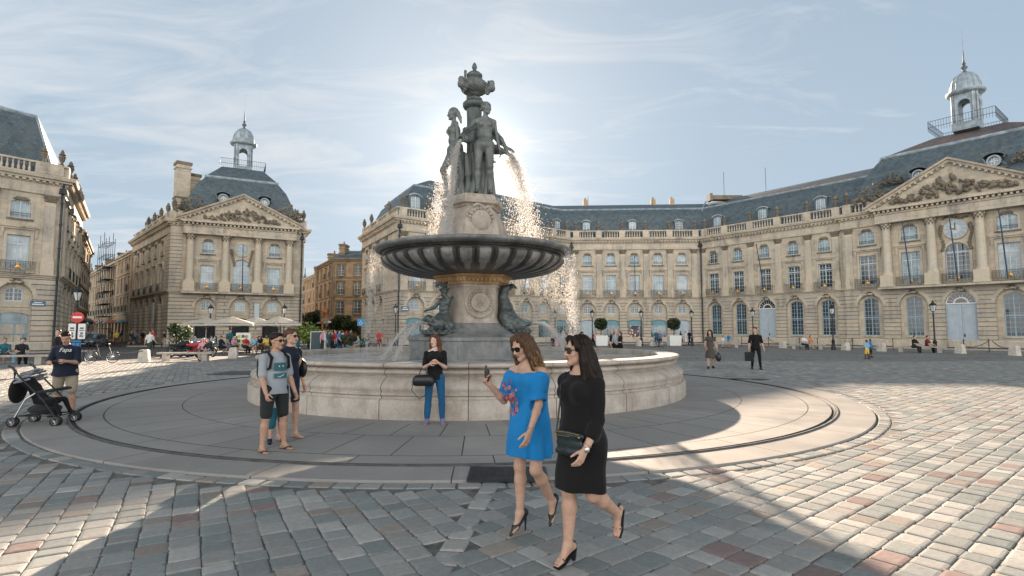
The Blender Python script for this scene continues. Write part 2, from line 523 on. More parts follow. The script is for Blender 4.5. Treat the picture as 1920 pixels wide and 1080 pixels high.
def sett_mat(near):
 m, t, p = new_mat('granite_setts' if near else 'distant_setts')
 g = N(t, 'ShaderNodeNewGeometry')
 n2 = noise_n(t, g, 22, 6, 0.7)
 if near:
  at_ = N(t, 'ShaderNodeAttribute', attribute_name='tone')
  c = mixc(t, 0.35, at_.outputs[0], n2.outputs[0], 'OVERLAY')
  h = n2.outputs[0]
  bump(t, p, h, 0.30, 0.012)
 else:
  mp = N(t, 'ShaderNodeMapping'); mp.inputs['Rotation'].default_value = (0, 0, R(-20))
  t.links.new(g.outputs[0], mp.inputs[0])
  nd = noise_n(t, g, 0.35, 2)
  vm = N(t, 'ShaderNodeVectorMath', operation='MULTIPLY_ADD')
  t.links.new(nd.outputs[1], vm.inputs[0]); vm.inputs[1].default_value = (0.9, 0.9, 0); t.links.new(mp.outputs[0], vm.inputs[2])
  br = N(t, 'ShaderNodeTexBrick')
  br.inputs['Scale'].default_value = 1.0
  br.inputs['Brick Width'].default_value = 0.30
  br.inputs['Row Height'].default_value = 0.20
  br.inputs['Mortar Size'].default_value = 0.014
  br.inputs['Mortar Smooth'].default_value = 0.4
  br.inputs['Color1'].default_value = (0.17, 0.178, 0.177, 1)
  br.inputs['Color2'].default_value = (0.30, 0.298, 0.288, 1)
  br.inputs['Mortar'].default_value = (0.10, 0.098, 0.09, 1)
  t.links.new(vm.outputs[0], br.inputs[0])
  n3 = noise_n(t, g, 0.25, 6, 0.6)
  c0 = mixc(t, 0.4, br.outputs[0], n3.outputs[0], 'OVERLAY')
  c = mixc(t, 0.3, c0.outputs[2], n2.outputs[0], 'OVERLAY')
  hh = mathn(t, 'MULTIPLY', br.outputs[1], -1.0)
  bump(t, p, hh.outputs[0], 1.0, 0.02)
 t.links.new(c.outputs[2], p.inputs['Base Color'])
 p.inputs['Roughness'].default_value = 0.68
 p.inputs['Specular IOR Level'].default_value = 0.2
 return m
FC = (-1.18, 16.7)        # centre of the fountain
TC = (-1.18, 16.42)       # centre of the terrace rings
M['slab'] = slab_mat()
M['grooved'] = simple('dark_groove', (0.06, 0.06, 0.06), 0.8, 0, 0.3, 6)  # dark grey for the groove faces of the terrace ring
M['curbring'] = simple('worn_dark_curb', (0.13, 0.13, 0.13), 0.7, 0, 0.3, 5, 0.1)
M['sett'] = sett_mat(True)
M['settfar'] = sett_mat(False)
M['joint'] = simple('sand_joint', (0.125, 0.12, 0.11), 0.95, 0, 0.3, 9, 0.3)
M['roadset'] = simple('dark_road_surface', (0.09, 0.09, 0.09), 0.8, 0, 0.25, 2.5, 0.3)
M['bollard'] = simple('pale_bollard_stone', (0.52, 0.48, 0.42), 0.8, 0, 0.12, 4, 0.1)
M['blackboard'] = simple('blackboard', (0.03, 0.06, 0.07), 0.6)
M['teal_print'] = simple('teal_shirt_print', (0.03, 0.12, 0.15), 0.8)
M['asphalt'] = simple('asphalt', (0.055, 0.055, 0.057), 0.85, 0, 0.2, 5, 0.2)
M['kerb'] = simple('pale_kerb_stone', (0.36, 0.33, 0.29), 0.7, 0, 0.15, 3, 0.1)
# ------------------------------------------------------------------ ground
def ring_pts(r, n, z, a0=0, a1=2 * math.pi, c=TC):
 return [(c[0] + r * math.cos(a0 + (a1 - a0) * i / n), c[1] + r * math.sin(a0 + (a1 - a0) * i / n), z) for i in range(n + 1)]
mb = MB()
mb.poly([(-900, -60, -0.012), (900, -60, -0.012), (900, 1500, -0.012), (-900, 1500, -0.012)])
tag(mb.build('ground', M['settfar']), 'grey sett paving of the square reaching the buildings', 'ground', kind='structure')
def in_view(x, y, mg=0.8):
 return y > 2.7 and abs(x) < 0.955 * y + mg
def make_setts():
 rnd = random.Random(7)
 vs = []; fs = []; tones = []
 def stone(cx, cy, ux, uy, a, b, tone):
  nx, ny = -uy, ux
  h = 0.010 + rnd.uniform(-0.003, 0.003)
  ch = rnd.uniform(0.08, 0.22)
  P = [(-1 + ch, -1), (1 - ch, -1), (1, -1 + ch), (1, 1 - ch), (1 - ch, 1), (-1 + ch, 1), (-1, 1 - ch), (-1, -1 + ch)]
  jx = [rnd.uniform(-.07, .07) for _ in range(4)]; jy = [rnd.uniform(-.08, .07) for _ in range(4)]
  tl = rnd.uniform(-.002, .002); tl2 = rnd.uniform(-.002, .002)
  o = len(vs)
  for k, (px, py) in enumerate(P):
   q = (k // 2) % 4
   X = (px + jx[q]) * a; Y = (py + jy[q]) * b
   vs.append((cx + ux * X + nx * Y, cy + uy * X + ny * Y, -0.006))
  for k, (px, py) in enumerate(P):
   q = (k // 2) % 4
   X = (px + jx[q]) * a; Y = (py + jy[q]) * b
   X -= math.copysign(0.008, X); Y -= math.copysign(0.008, Y)
   vs.append((cx + ux * X + nx * Y, cy + uy * X + ny * Y, h - 0.002 + tl * px + tl2 * py))
  for k, (px, py) in enumerate(P):
   q = (k // 2) % 4
   X = (px + jx[q]) * a * .72; Y = (py + jy[q]) * b * .72
   vs.append((cx + ux * X + nx * Y, cy + uy * X + ny * Y, h + 0.0015 + .72 * (tl * px + tl2 * py)))
  for k in range(8):
   l = (k + 1) % 8
   fs.append((o + k, o + l, o + 8 + l, o + 8 + k)); fs.append((o + 8 + k, o + 8 + l, o + 16 + l, o + 16 + k))
  fs.append(tuple(o + 16 + k for k in range(8)))
  tones.extend([tone] * 17)
 def tone():
  r = rnd.random()
  if r < 0.04: c = (0.225, 0.175, 0.165)
  elif r < 0.14: c = (0.265, 0.24, 0.215)
  elif r < 0.30: c = (0.33, 0.33, 0.315)
  elif r < 0.50: c = (0.20, 0.22, 0.218)
  elif r < 0.75: c = (0.24, 0.255, 0.25)
  else: c = (0.27, 0.27, 0.26)
  k = rnd.uniform(0.88, 1.14)
  return tuple(x * k for x in c)
 def divide(x):      # the line that separates the two lays of setts
  return x
 for ang, side in ((120, -1), (39, 1)):
  a = R(ang); ux, uy = math.cos(a), math.sin(a); nx, ny = -uy, ux
  j0 = -220
  for j in range(-270, 270):
   off = j * 0.225
   s = -60 + rnd.random() * .3
   while s < 60:
    ln = rnd.uniform(0.17, 0.29) if side < 0 else rnd.uniform(0.18, 0.32)
    cx = ux * (s + ln / 2) + nx * off; cy = uy * (s + ln / 2) + ny * off
    s += ln
    if not in_view(cx, cy): continue
    if cy > 31: continue
    bx = -0.55 + (cy - 4) * 0.13      # dividing line
    if (cx - bx) * side < 0.10: continue
    d = math.hypot(cx - TC[0], cy - TC[1])
    if d < 10.31: continue
    stone(cx, cy, ux, uy, ln / 2 - 0.001, 0.1125 - 0.001, tone())
 y = 2.8
 while y < 6.6:
  x = -0.55 + (y - 4) * .13
  stone(x, y, 0.13, 0.99, 0.12, 0.10, tone()); y += 0.26
 for rad, w in ((10.10, 0.10), (10.33 - .02, 0.0)):
  n = int(2 * math.pi * rad / 0.28)
  for i in range(n):
   t = 2 * math.pi * i / n
   x = TC[0] + rad * math.cos(t); y = TC[1] + rad * math.sin(t)
   if in_view(x, y) and w > 0: stone(x, y, -math.sin(t), math.cos(t), 0.132, w, tone())
 me = bpy.data.meshes.new('setts')
 me.from_pydata(vs, [], fs)
 me.materials.append(M['sett'])
 ca = me.color_attributes.new('tone', 'FLOAT_COLOR', 'CORNER') if False else me.attributes.new('tone', 'FLOAT_COLOR', 'FACE')
 arr = np.ones((len(fs), 4), np.float32); arr[:, :3] = np.array(tones, np.float32)
 ca.data.foreach_set('color', arr.ravel())
 o = link('paving_setts', me)
 tag(o, 'rounded granite setts in grey, buff and dull red in the foreground', 'paving', kind='structure')
make_setts()
mb = MB()
mb.poly([(-33, 2, -0.004), (33, 2, -0.004), (33, 31.0, -0.004), (-33, 31.0, -0.004)])
tag(mb.build('joint_sand', M['joint']), 'dark sand joints between the setts', 'ground', kind='structure')
mb = MB()
n = 192
def ring_strip(mb, r0, z0, r1, z1, m=0):
 a = ring_pts(r0, n, z0); b = ring_pts(r1, n, z1)
 vs = a + b
 mb.add(vs, [(i, n + 1 + i, n + 2 + i, i + 1) for i in range(n)], m)
ring_strip(mb, 4.0, 0.034, 9.195, 0.034)
ring_strip(mb, 9.195, 0.034, 9.21, 0.020, 1)
ring_strip(mb, 9.21, 0.020, 9.215, 0.008, 1)
ring_strip(mb, 9.215, 0.012, 9.265, 0.012, 1)
ring_strip(mb, 9.265, 0.008, 9.27, 0.050, 1)
ring_strip(mb, 9.27, 0.044, 9.32, 0.044, 2)
ring_strip(mb, 9.32, 0.050, 9.33, 0.030, 1)
ring_strip(mb, 9.33, 0.030, 9.96, 0.030)
ring_strip(mb, 9.96, 0.030, 9.97, -0.01)
tag(mb.build('terrace', [M['slab'], M['grooved'], M['curbring']]), 'round terrace of pale radial slabs with a dark drain ring about the fountain', 'terrace', kind='structure')
def grate(name, x0, x1, y0, y1, z, label, slot=True):
 mb = MB()
 mb.box(x0, x1, y0, y1, z - 0.02, z, 0)
 if slot:
  k = int((x1 - x0) / 0.045)
  for i in range(k):
   for j in range(int((y1 - y0) / 0.06)):
    xx = x0 + 0.02 + i * 0.045; yy = y0 + 0.02 + j * 0.06
    mb.box(xx, xx + 0.028, yy, yy + 0.042, z, z + 0.004, 0)
 tag(mb.build(name, M['iron']), label, 'grate')
grate('metal_grate', -0.52, 0.42, 6.42, 7.06, 0.042, 'dark metal grate set in the terrace edge behind the woman in blue')
grate('drain_cover', -11.9, -8.6, 21.6, 23.4, 0.030, 'long dark drain cover in the setts left of the fountain', False)
grate('drain_slot', 7.6, 9.0, 19.4, 19.8, 0.03, 'narrow dark drain slot in the sunlit edge right of the fountain', False)
# ------------------------------------------------------------------ facade kit
def frame_matrix(A, B, z=0.0):
 d = Vector((B[0] - A[0], B[1] - A[1], 0)).normalized()
 n = Vector((d.y, -d.x, 0))
 m = Matrix(((d.x, n.x, 0, A[0]), (d.y, n.y, 0, A[1]), (0, 0, 1, z), (0, 0, 0, 1)))
 return m       # local (s, outward, z)
def arch_pts(w, z0, zs, rise, n=10):
 """outline of an opening: width w, sill z0, springing zs, crown rise; returned left to right over the top"""
 pts = []
 for i in range(n + 1):
  t = math.pi * (1 - i / n)
  if rise <= 0:
   pts = [(-w / 2, zs), (w / 2, zs)]; break
  if rise >= w / 2 - 1e-3:
   pts.append((w / 2 * math.cos(t), zs + rise * math.sin(t)))
  else:
   rad = (w * w / 4 + rise * rise) / (2 * rise)
   al = math.asin(w / 2 / rad)
   a = -al + 2 * al * i / n
   pts.append((rad * math.sin(a), zs + rise - rad + rad * math.cos(a)))
 return pts
def wall_panel(mb, s0, s1, z0, z1, ops, d=0.0, m=0, back=None):
 """wall from s0..s1, z0..z1 with openings [(centre, w, sill, spring, rise, depth)] side by side"""
 ops = sorted(ops)
 cur = s0
 for (c, w, a, zs, rise, dep) in ops:
  l = c - w / 2; r = c + w / 2
  if l > cur + 1e-4: mb.poly([(cur, d, z0), (l, d, z0), (l, d, z1), (cur, d, z1)], m)
  if a > z0 + 1e-4: mb.poly([(l, d, z0), (r, d, z0), (r, d, a), (l, d, a)], m)
  P = arch_pts(w, a, zs, rise)
  P = [(c + x, z) for x, z in P]
  for i in range(len(P) - 1):
   mb.poly([(P[i][0], d, P[i][1]), (P[i + 1][0], d, P[i + 1][1]), (P[i + 1][0], d, z1), (P[i][0], d, z1)], m)
  b = d - dep
  mb.poly([(l, d, a), (l, b, a), (l, b, P[0][1]), (l, d, P[0][1])], m)
  mb.poly([(r, b, a), (r, d, a), (r, d, P[-1][1]), (r, b, P[-1][1])], m)
  mb.poly([(l, d, a), (r, d, a), (r, b, a), (l, b, a)], m)
  for i in range(len(P) - 1):
   mb.poly([(P[i][0], d, P[i][1]), (P[i][0], b, P[i][1]), (P[i + 1][0], b, P[i + 1][1]), (P[i + 1][0], d, P[i + 1][1])], m)
  cur = r
 if s1 > cur + 1e-4: mb.poly([(cur, d, z0), (s1, d, z0), (s1, d, z1), (cur, d, z1)], m)
def band_arch(mb, c, w, zs, rise, t, d0, d1, m=0, legs=None):
 """projecting archivolt of thickness t"""
 P = arch_pts(w, 0, zs, rise, 12); Q = arch_pts(w + 2 * t, 0, zs, rise + t, 12)
 if legs is not None:
  P = [(-w / 2, legs)] + P + [(w / 2, legs)]; Q = [(-w / 2 - t, legs)] + Q + [(w / 2 + t, legs)]
 P = [(c + x, z) for x, z in P]; Q = [(c + x, z) for x, z in Q]
 for i in range(len(P) - 1):
  a, b, e, f = P[i], P[i + 1], Q[i + 1], Q[i]
  mb.poly([(a[0], d1, a[1]), (b[0], d1, b[1]), (e[0], d1, e[1]), (f[0], d1, f[1])], m)
  mb.poly([(f[0], d1, f[1]), (e[0], d1, e[1]), (e[0], d0, e[1]), (f[0], d0, f[1])], m)
  mb.poly([(b[0], d1, b[1]), (a[0], d1, a[1]), (a[0], d0, a[1]), (b[0], d0, b[1])], m)
def offset_poly(P, dist, closed=False):
 """offset a plan polyline to its right-hand side (outward for our facades)"""
 n = len(P); out = []
 for i in range(n):
  p = Vector(P[i][:2])
  a = Vector(P[i - 1][:2]) if (i > 0 or closed) else None
  b = Vector(P[(i + 1) % n][:2]) if (i < n - 1 or closed) else None
  def nrm(u, v):
   d = (v - u).normalized(); return Vector((d.y, -d.x))
  if a is None: out.append(tuple(p + nrm(p, b) * dist)); continue
  if b is None: out.append(tuple(p + nrm(a, p) * dist)); continue
  n1 = nrm(a, p); n2 = nrm(p, b)
  m = (n1 + n2)
  if m.length < 1e-6: out.append(tuple(p + n1 * dist)); continue
  m.normalize(); k = dist / max(0.3, m.dot(n1))
  out.append(tuple(p + m * k))
 return out
def sweep(mb, P, prof, closed=False, m=0):
 """prof: [(outward, z)] swept along plan polyline P"""
 rows = [[(x, y, z) for x, y in offset_poly(P, o, closed)] for o, z in prof]
 n = len(P)
 for j in range(len(rows) - 1):
  for i in range(n if closed else n - 1):
   k = (i + 1) % n
   mb.poly([rows[j][i], rows[j][k], rows[j + 1][k], rows[j + 1][i]], m)
 if not closed:
  for e in (0, n - 1):
   mb.poly([r[e] for r in rows], m)
def glazing(w, z0, zs, rise, cols, rows, mat, pane, bar=0.035, fr=0.075, transom=None, mid=0.10, name='window', n=10):
 """(window frame mesh, pane mesh), local: x across, y outward, z up, origin at wall plane/base"""
 mb = MB()
 P = arch_pts(w, z0, zs, rise, n)
 top = zs + rise
 def ztop(x):
  for i in range(len(P) - 1):
   if P[i][0] - 1e-6 <= x <= P[i + 1][0] + 1e-6:
    f = (x - P[i][0]) / max(1e-6, P[i + 1][0] - P[i][0]); return P[i][1] * (1 - f) + P[i + 1][1] * f
  return zs
 mb.box(-w / 2, -w / 2 + fr, -.03, .03, z0, zs); mb.box(w / 2 - fr, w / 2, -.03, .03, z0, zs)
 mb.box(-w / 2 + fr, w / 2 - fr, -.03, .03, z0, z0 + fr * 1.2)
 for i in range(len(P) - 1):
  a, b = P[i], P[i + 1]
  mb.add([(a[0], .03, a[1] - fr), (b[0], .03, b[1] - fr), (b[0], .03, b[1]), (a[0], .03, a[1]),
    (a[0], -.03, a[1] - fr), (b[0], -.03, b[1] - fr), (b[0], -.03, b[1]), (a[0], -.03, a[1])],
      [(0, 3, 2, 1), (0, 1, 5, 4), (4, 5, 6, 7)])
 if mid: mb.box(-mid / 2, mid / 2, -.032, .045, z0 + fr, top - fr * .8)
 half = w / 2 - fr - mid / 2
 for side in (-1, 1):
  x0 = side * (mid / 2) if side > 0 else -w / 2 + fr
  x1 = w / 2 - fr if side > 0 else -mid / 2
  for c in range(1, cols):
   x = x0 + (x1 - x0) * c / cols
   mb.box(x - bar / 2, x + bar / 2, -.02, .025, z0 + fr, ztop(x) - fr * .8)
 hh = zs - z0 + rise * 0.6
 for r in range(1, rows):
  z = z0 + hh * r / rows
  mb.box(-w / 2 + fr, w / 2 - fr, -.018, .022, z - bar / 2, z + bar / 2)
 if transom: mb.box(-w / 2 + fr, w / 2 - fr, -.031, .05, transom - .06, transom + .06)
 me = mb.mesh(name, mat)
 pb = MB()
 pts = [(w / 2, -.005, z0), (w / 2, -.005, zs)] + [(x, -.005, z) for x, z in reversed(P[1:-1])] + [(-w / 2, -.005, zs), (-w / 2, -.005, z0)]
 pb.poly(pts[::-1])
 pb.poly([(x, -.02, z) for x, y, z in pts])
 pms = [pb.mesh('pane', q) for q in (pane if isinstance(pane, list) else [pane])]
 return me, pms
def fanlight(w, z0, mat, pane):
 """semicircular light with radiating bars"""
 mb = MB(); P = arch_pts(w, z0, z0, w / 2, 16)
 for k in (1.0, 0.5):
  for i in range(16):
   a, b = P[i], P[i + 1]
   r0 = k; r1 = k - 0.10
   mb.add([(a[0] * r1, .03, z0 + (a[1] - z0) * r1), (b[0] * r1, .03, z0 + (b[1] - z0) * r1), (b[0] * r0, .03, z0 + (b[1] - z0) * r0), (a[0] * r0, .03, z0 + (a[1] - z0) * r0)], [(0, 3, 2, 1)])
 for i in range(1, 9):
  t = math.pi * i / 9
  a = Vector((math.cos(t), 0, math.sin(t))) * w * .2; b = Vector((math.cos(t), 0, math.sin(t))) * w * .48
  mb.tube([(a.x, .02, z0 + a.z), (b.x, .02, z0 + b.z)], .022, 4)
 mb.box(-w / 2, w / 2, -.03, .06, z0 - .06, z0 + .06)
 me = mb.mesh('fanlight', mat)
 pb = MB(); pb.poly([(x, 0, z) for x, z in P]); pm = pb.mesh('pane', pane)
 return me, pm
WK = {}
def wk(key):
 if key in WK: return WK[key]
 f, b = M['winframe'], M['blueframe']
 g = [M['glass'], M['glassblue'], M['glasscurt']]
 if key == 'french': r = glazing(1.42, 6.62, 9.35, 0.0, 2, 6, f, g, transom=8.65)
 elif key == 'upper': r = glazing(1.26, 10.72, 12.0, 0.22, 2, 4, f, g)
 elif key == 'entresol': r = glazing(1.10, 4.05, 5.0, 0.16, 2, 3, f, g)
 elif key == 'tall': r = glazing(1.42, 1.15, 4.9, 0.30, 2, 9, b, [M['glass']], transom=3.1)
 elif key == 'bigfrench': r = glazing(1.62, 6.62, 9.75, 0.0, 2, 6, f, g, transom=8.9)
 elif key == 'bigupper': r = glazing(1.45, 10.9, 12.2, 0.22, 2, 4, f, g)
 elif key == 'arched': r = glazing(1.9, 6.62, 9.3, 0.95, 3, 7, f, g, transom=9.3)
 elif key == 'dormer': r = glazing(0.95, 0.25, 1.35, 0.2, 2, 4, f, g[:2] + [M['glasscurt']])
 elif key == 'side': r = glazing(1.0, 6.62, 9.0, 0.0, 2, 5, f, [M['glass']])
 elif key == 'sideup': r = glazing(1.0, 10.7, 12.0, 0.2, 2, 3, f, [M['glass']])
 elif key == 'lunette': r = glazing(2.6, 4.0, 4.15, 1.25, 3, 2, b, [M['glasscurt']])
 WK[key] = r
 return r
def put_window(parent, Mx, s, d, key, rnd, pane=None, name='window'):
 me, pm = wk(key)
 ang = math.atan2(Mx[1][0], Mx[0][0])
 p = Mx @ Vector((s, d, 0))
 o = link(name, me, parent, p, ang + 0)
 o.scale = (1, -1, 1)
 q = pm[rnd.randrange(len(pm))] if pane is None else pm[pane % len(pm)]
 link('pane', q, o)
 return o
def balcony_mesh(w, style=0):
 mb = MB(); z0, z1 = 6.28, 7.25
 mb.box(-w / 2, w / 2, .28, .31, z1 - .04, z1, 0); mb.box(-w / 2, w / 2, .28, .31, z0, z0 + .035, 0)
 mb.box(-w / 2, -w / 2 + .03, 0, .30, z1 - .04, z1, 0); mb.box(w / 2 - .03, w / 2, 0, .30, z1 - .04, z1, 0)
 mb.box(-w / 2, w / 2, .285, .305, z1 - .20, z1 - .175, 0)
 n = int(w / 0.30)
 for i in range(n + 1):
  x = -w / 2 + w * i / n
  mb.box(x - .012, x + .012, .285, .305, z0, z1, 0)
  if i < n:
   c = x + w / n / 2; r = w / n * .42
   for zc in (z0 + .27, z0 + .58):
    pts = [(c + r * math.cos(t) * (.6 + .4 * math.sin(2 * t)), .295, zc + r * 1.1 * math.sin(t)) for t in [k * math.pi / 4 for k in range(8)]]
    mb.tube(pts, .012, 3, closed=True)
   mb.ico((c, .295, z1 - .11), .035, (1, .5, 1))
 me = mb.mesh('balcony_railing', M['iron'])
 gb = MB()
 gb.ico((0, .32, 6.80), .15, (1.0, .35, 1.25), 0, 2); gb.ico((0, .33, 7.03), .07, (1.5, .4, .8), 0, 1)
 gb.ico((-.15, .32, 6.74), .07, (1, .4, 1.5)); gb.ico((.15, .32, 6.74), .07, (1, .4, 1.5))
 return me, gb.mesh('gilded_crest', M['gold'])
BK = {}
def put_balcony(parent, Mx, s, d, w, gold=True):
 if w not in BK: BK[w] = balcony_mesh(w)
 me, gm = BK[w]
 o = link('balcony', me, parent, Mx @ Vector((s, d, 0)), math.atan2(Mx[1][0], Mx[0][0])); o.scale = (1, -1, 1)
 if gold: link('crest', gm, o)
 return o
def column_mesh(z0, z1, r=0.42):
 mb = MB()
 h = z1 - z0
 mb.box(-r * 1.45, r * 1.45, -r * 1.45, r * 1.45, z0 - 1.15, z0 - 0.002, 0)          # pedestal
 mb.box(-r * 1.55, r * 1.55, -r * 1.55, r * 1.55, z0 - 1.2, z0 - 1.0, 0)
 mb.lathe([(r * 1.3, z0), (r * 1.3, z0 + .12), (r * 1.12, z0 + .2), (r * 1.16, z0 + .28), (r, z0 + .36), (r, z0 + h * .4), (r * .86, z1 - .75), (r * .95, z1 - .72), (r * .9, z1 - .66),
     (r * 1.0, z1 - .40), (r * 1.30, z1 - .12)], 20)
 mb.box(-r * 1.35, r * 1.35, -r * 1.35, r * 1.35, z1 - .118, z1, 1)
 rnd = random.Random(3)
 for k, (zz, q) in enumerate(((z1 - .56, 1.0), (z1 - .36, 1.08), (z1 - .2, 1.25))):
  for i in range(8):
   a = math.pi / 4 * i + (k % 2) * math.pi / 8
   mb.ico((r * q * math.cos(a), r * q * math.sin(a), zz), .10, (1, 1, 1.2), 1)
 return mb.mesh('column', [M['column'], M['stained']], True, 40)
def pilaster(mb, s, z0, z1, w, d, t=0.14, mcap=1, ped=True):
 if ped:
  mb.box(s - w / 2 - .08, s + w / 2 + .08, d, d + t + .08, z0 - 1.12, z0 - .002, 0)
 mb.box(s - w / 2 - .05, s + w / 2 + .05, d, d + t + .05, z0, z0 + .22, 0)
 mb.box(s - w / 2, s + w / 2, d, d + t, z0 + .22, z1 - .62, 0)
 mb.frustum(s - w / 2 - .10, s + w / 2 + .10, d, d + t + .10, z1 - .14, z1, 0, 0, mcap)
 mb.add([(s - w / 2, d + t, z1 - .62), (s + w / 2, d + t, z1 - .62), (s + w / 2 + .09, d + t + .08, z1 - .142), (s - w / 2 - .09, d + t + .08, z1 - .142),
   (s - w / 2, d, z1 - .62), (s + w / 2, d, z1 - .62), (s + w / 2 + .09, d, z1 - .142), (s - w / 2 - .09, d, z1 - .142)],
     [(0, 1, 2, 3), (1, 5, 6, 2), (4, 0, 3, 7)], mcap)
 for k, zz in enumerate((z1 - .5, z1 - .3)):
  for i in range(4):
   x = s - w / 2 + w * (i + .5 + (k - .5) * .0) / 4
   mb.ico((x, d + t + .03, zz), .085, (1, .8, 1.3), mcap)
 for sx in (-1, 1):
  mb.ico((s + sx * (w / 2 + .03), d + t + .06, z1 - .2), .10, (1, 1, 1), mcap)
def urn_mesh(seed=0):
 mb = MB()
 mb.lathe([(.20, 0), (.20, .10), (.12, .16), (.11, .26), (.20, .42), (.27, .68), (.26, .86), (.19, .92), (.28, .98), (.28, 1.04), (.16, 1.12), (.17, 1.24), (.12, 1.36), (.05, 1.46), (.0, 1.50)], 12, cap=False)
 for i in range(6):
  a = i * math.pi / 3
  mb.ico((.27 * math.cos(a), .27 * math.sin(a), .74), .06, (1, 1, 1.4), 0)
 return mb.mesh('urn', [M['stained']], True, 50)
URN = urn_mesh()
def put_urn(parent, x, y, z, s=1.0):
 return link('urn', URN, parent, (x, y, z), 0, (s, s, s))
def carving_mesh(name, w, h, d, n, seed, shape='tri'):
 """high relief: a crowd of overlapping carved masses"""
 rnd = random.Random(seed); mb = MB()
 for i in range(n):
  u = rnd.uniform(-1, 1)
  top = (1 - abs(u)) if shape == 'tri' else math.sqrt(max(0, 1 - u * u))
  v = rnd.uniform(0, 1) * max(.12, top) * .92
  k = rnd.uniform(.35, 1.0)
  r = h * .11 * k * (1.25 if abs(u) < .3 else 1)
  a = rnd.uniform(-1.2, 1.2); ln = r * rnd.uniform(1.5, 4.2)
  c = Vector((u * w / 2, d * .3, v * h + r * .6))
  e = c + Vector((math.sin(a) * ln, rnd.uniform(-.2, .5) * d, math.cos(a) * ln * .6))
  mid = (c + e) / 2 + Vector((rnd.uniform(-.4, .4) * r, d * .25, rnd.uniform(-.4, .4) * r))
  mb.tube([tuple(c), tuple(mid), tuple(e)], [r * .9, r, r * .35], 6)
  if i % 4 == 0:
   mb.ico(tuple(c + Vector((0, d * .4, r * 1.5))), r * .75, (1, 1, 1.1), 0)
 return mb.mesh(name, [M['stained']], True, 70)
CARVE = carving_mesh('keystone_carving', 1.15, .62, .16, 26, 5, 'round')
def balustrade(mb, P, z0, z1, piers, closed=False, gap=0.34):
 """P plan polyline, piers: list of distances along each segment [(seg, s)]"""
 sweep(mb, P, [(-.16, z0), (.16, z0), (.16, z0 + .16), (-.16, z0 + .16)], closed)
 sweep(mb, P, [(-.15, z1 - .14), (.18, z1 - .14), (.18, z1), (-.15, z1), (-.15, z1 - .14)], closed)
 for i in range(len(P) - 1):
  A, B = P[i], P[i + 1]
  Mx = frame_matrix(A, B); ln = math.dist(A[:2], B[:2])
  old = mb.M; mb.M = Mx
  ps = sorted(s for g, s in piers if g == i)
  for s in ps: mb.box(s - .42, s + .42, -.2, .21, z0 + .161, z1 + .01)
  k = int(ln / gap)
  for j in range(1, k):
   s = ln * j / k
   if any(abs(s - p) < .52 for p in ps): continue
   a = z0 + .16; h = z1 - .14 - a
   mb.lathe([(.06, a), (.105, a + h * .3), (.05, a + h * .62), (.045, a + h * .75), (.085, a + h)], 6, (s, 0, 0), cap=False)
  mb.M = old
ENT = [(0.16, 12.92), (0.18, 13.25), (0.13, 13.26), (0.13, 13.78), (0.22, 13.80), (0.24, 13.98), (0.50, 14.02), (0.52, 14.18), (0.72, 14.20), (0.80, 14.42), (0.80, 14.48), (-0.4, 14.52)]
def dentils(mb, A, B, z=14.0, m=0, step=0.42):
 Mx = frame_matrix(A, B); ln = math.dist(A[:2], B[:2]); old = mb.M; mb.M = Mx
 k = int(ln / step)
 for j in range(k):
  s = ln * (j + .5) / k
  mb.box(s - .11, s + .11, .22, .46, z - .16, z + .012, m)
 mb.M = old
def ledge(mb, s, w, z, d0, t=0.28, h=0.16):
 mb.box(s - w / 2, s + w / 2, d0, d0 + t, z, z + h)
 mb.box(s - w / 2 + .05, s + w / 2 - .05, d0, d0 + t * .6, z - .14, z - .002)
 for sx in (-1, 1):
  x = s + sx * (w / 2 - .16)
  mb.add([(x - .11, d0, z - .142), (x + .11, d0, z - .142), (x + .11, d0 + .2, z - .142), (x - .11, d0 + .2, z - .142),
    (x - .08, d0, z - .85), (x + .08, d0, z - .85), (x + .08, d0 + .05, z - .85), (x - .08, d0 + .05, z - .85)],
      [(0, 1, 2, 3), (7, 6, 5, 4), (3, 2, 6, 7), (0, 3, 7, 4), (2, 1, 5, 6)])
def surround(mb, s, w, z0, z1, d0, t=.16, p=.06, rise=0.0):
 mb.box(s - w / 2 - t, s - w / 2, d0, d0 + p, z0, z1); mb.box(s + w / 2, s + w / 2 + t, d0, d0 + p, z0, z1)
 if rise: band_arch(mb, s, w, z1, rise, t, d0, d0 + p)
 else: mb.box(s - w / 2 - t, s + w / 2 + t, d0, d0 + p, z1, z1 + t)
def mansard(parent, foot, levels, mat, name='roof', mats=None, top=None):
 """closed clockwise plan, levels [(inset, z)], flat cap"""
 mb = MB(); rows = [[(x, y, z) for x, y in offset_poly(foot, -i, True)] for i, z in levels]
 n = len(foot)
 if top: rows[-1] = [(x, y, z + top(x, y)) for x, y, z in rows[-1]]
 for j in range(len(rows) - 1):
  for i in range(n):
   k = (i + 1) % n
   mb.poly([rows[j][i], rows[j][k], rows[j + 1][k], rows[j + 1][i]], (1 if j == len(rows) - 2 else 0) if mats else 0)
 mb.poly(rows[-1], 1 if mats else 0)
 o = mb.build(name, mats or mat, parent)
 return o, rows
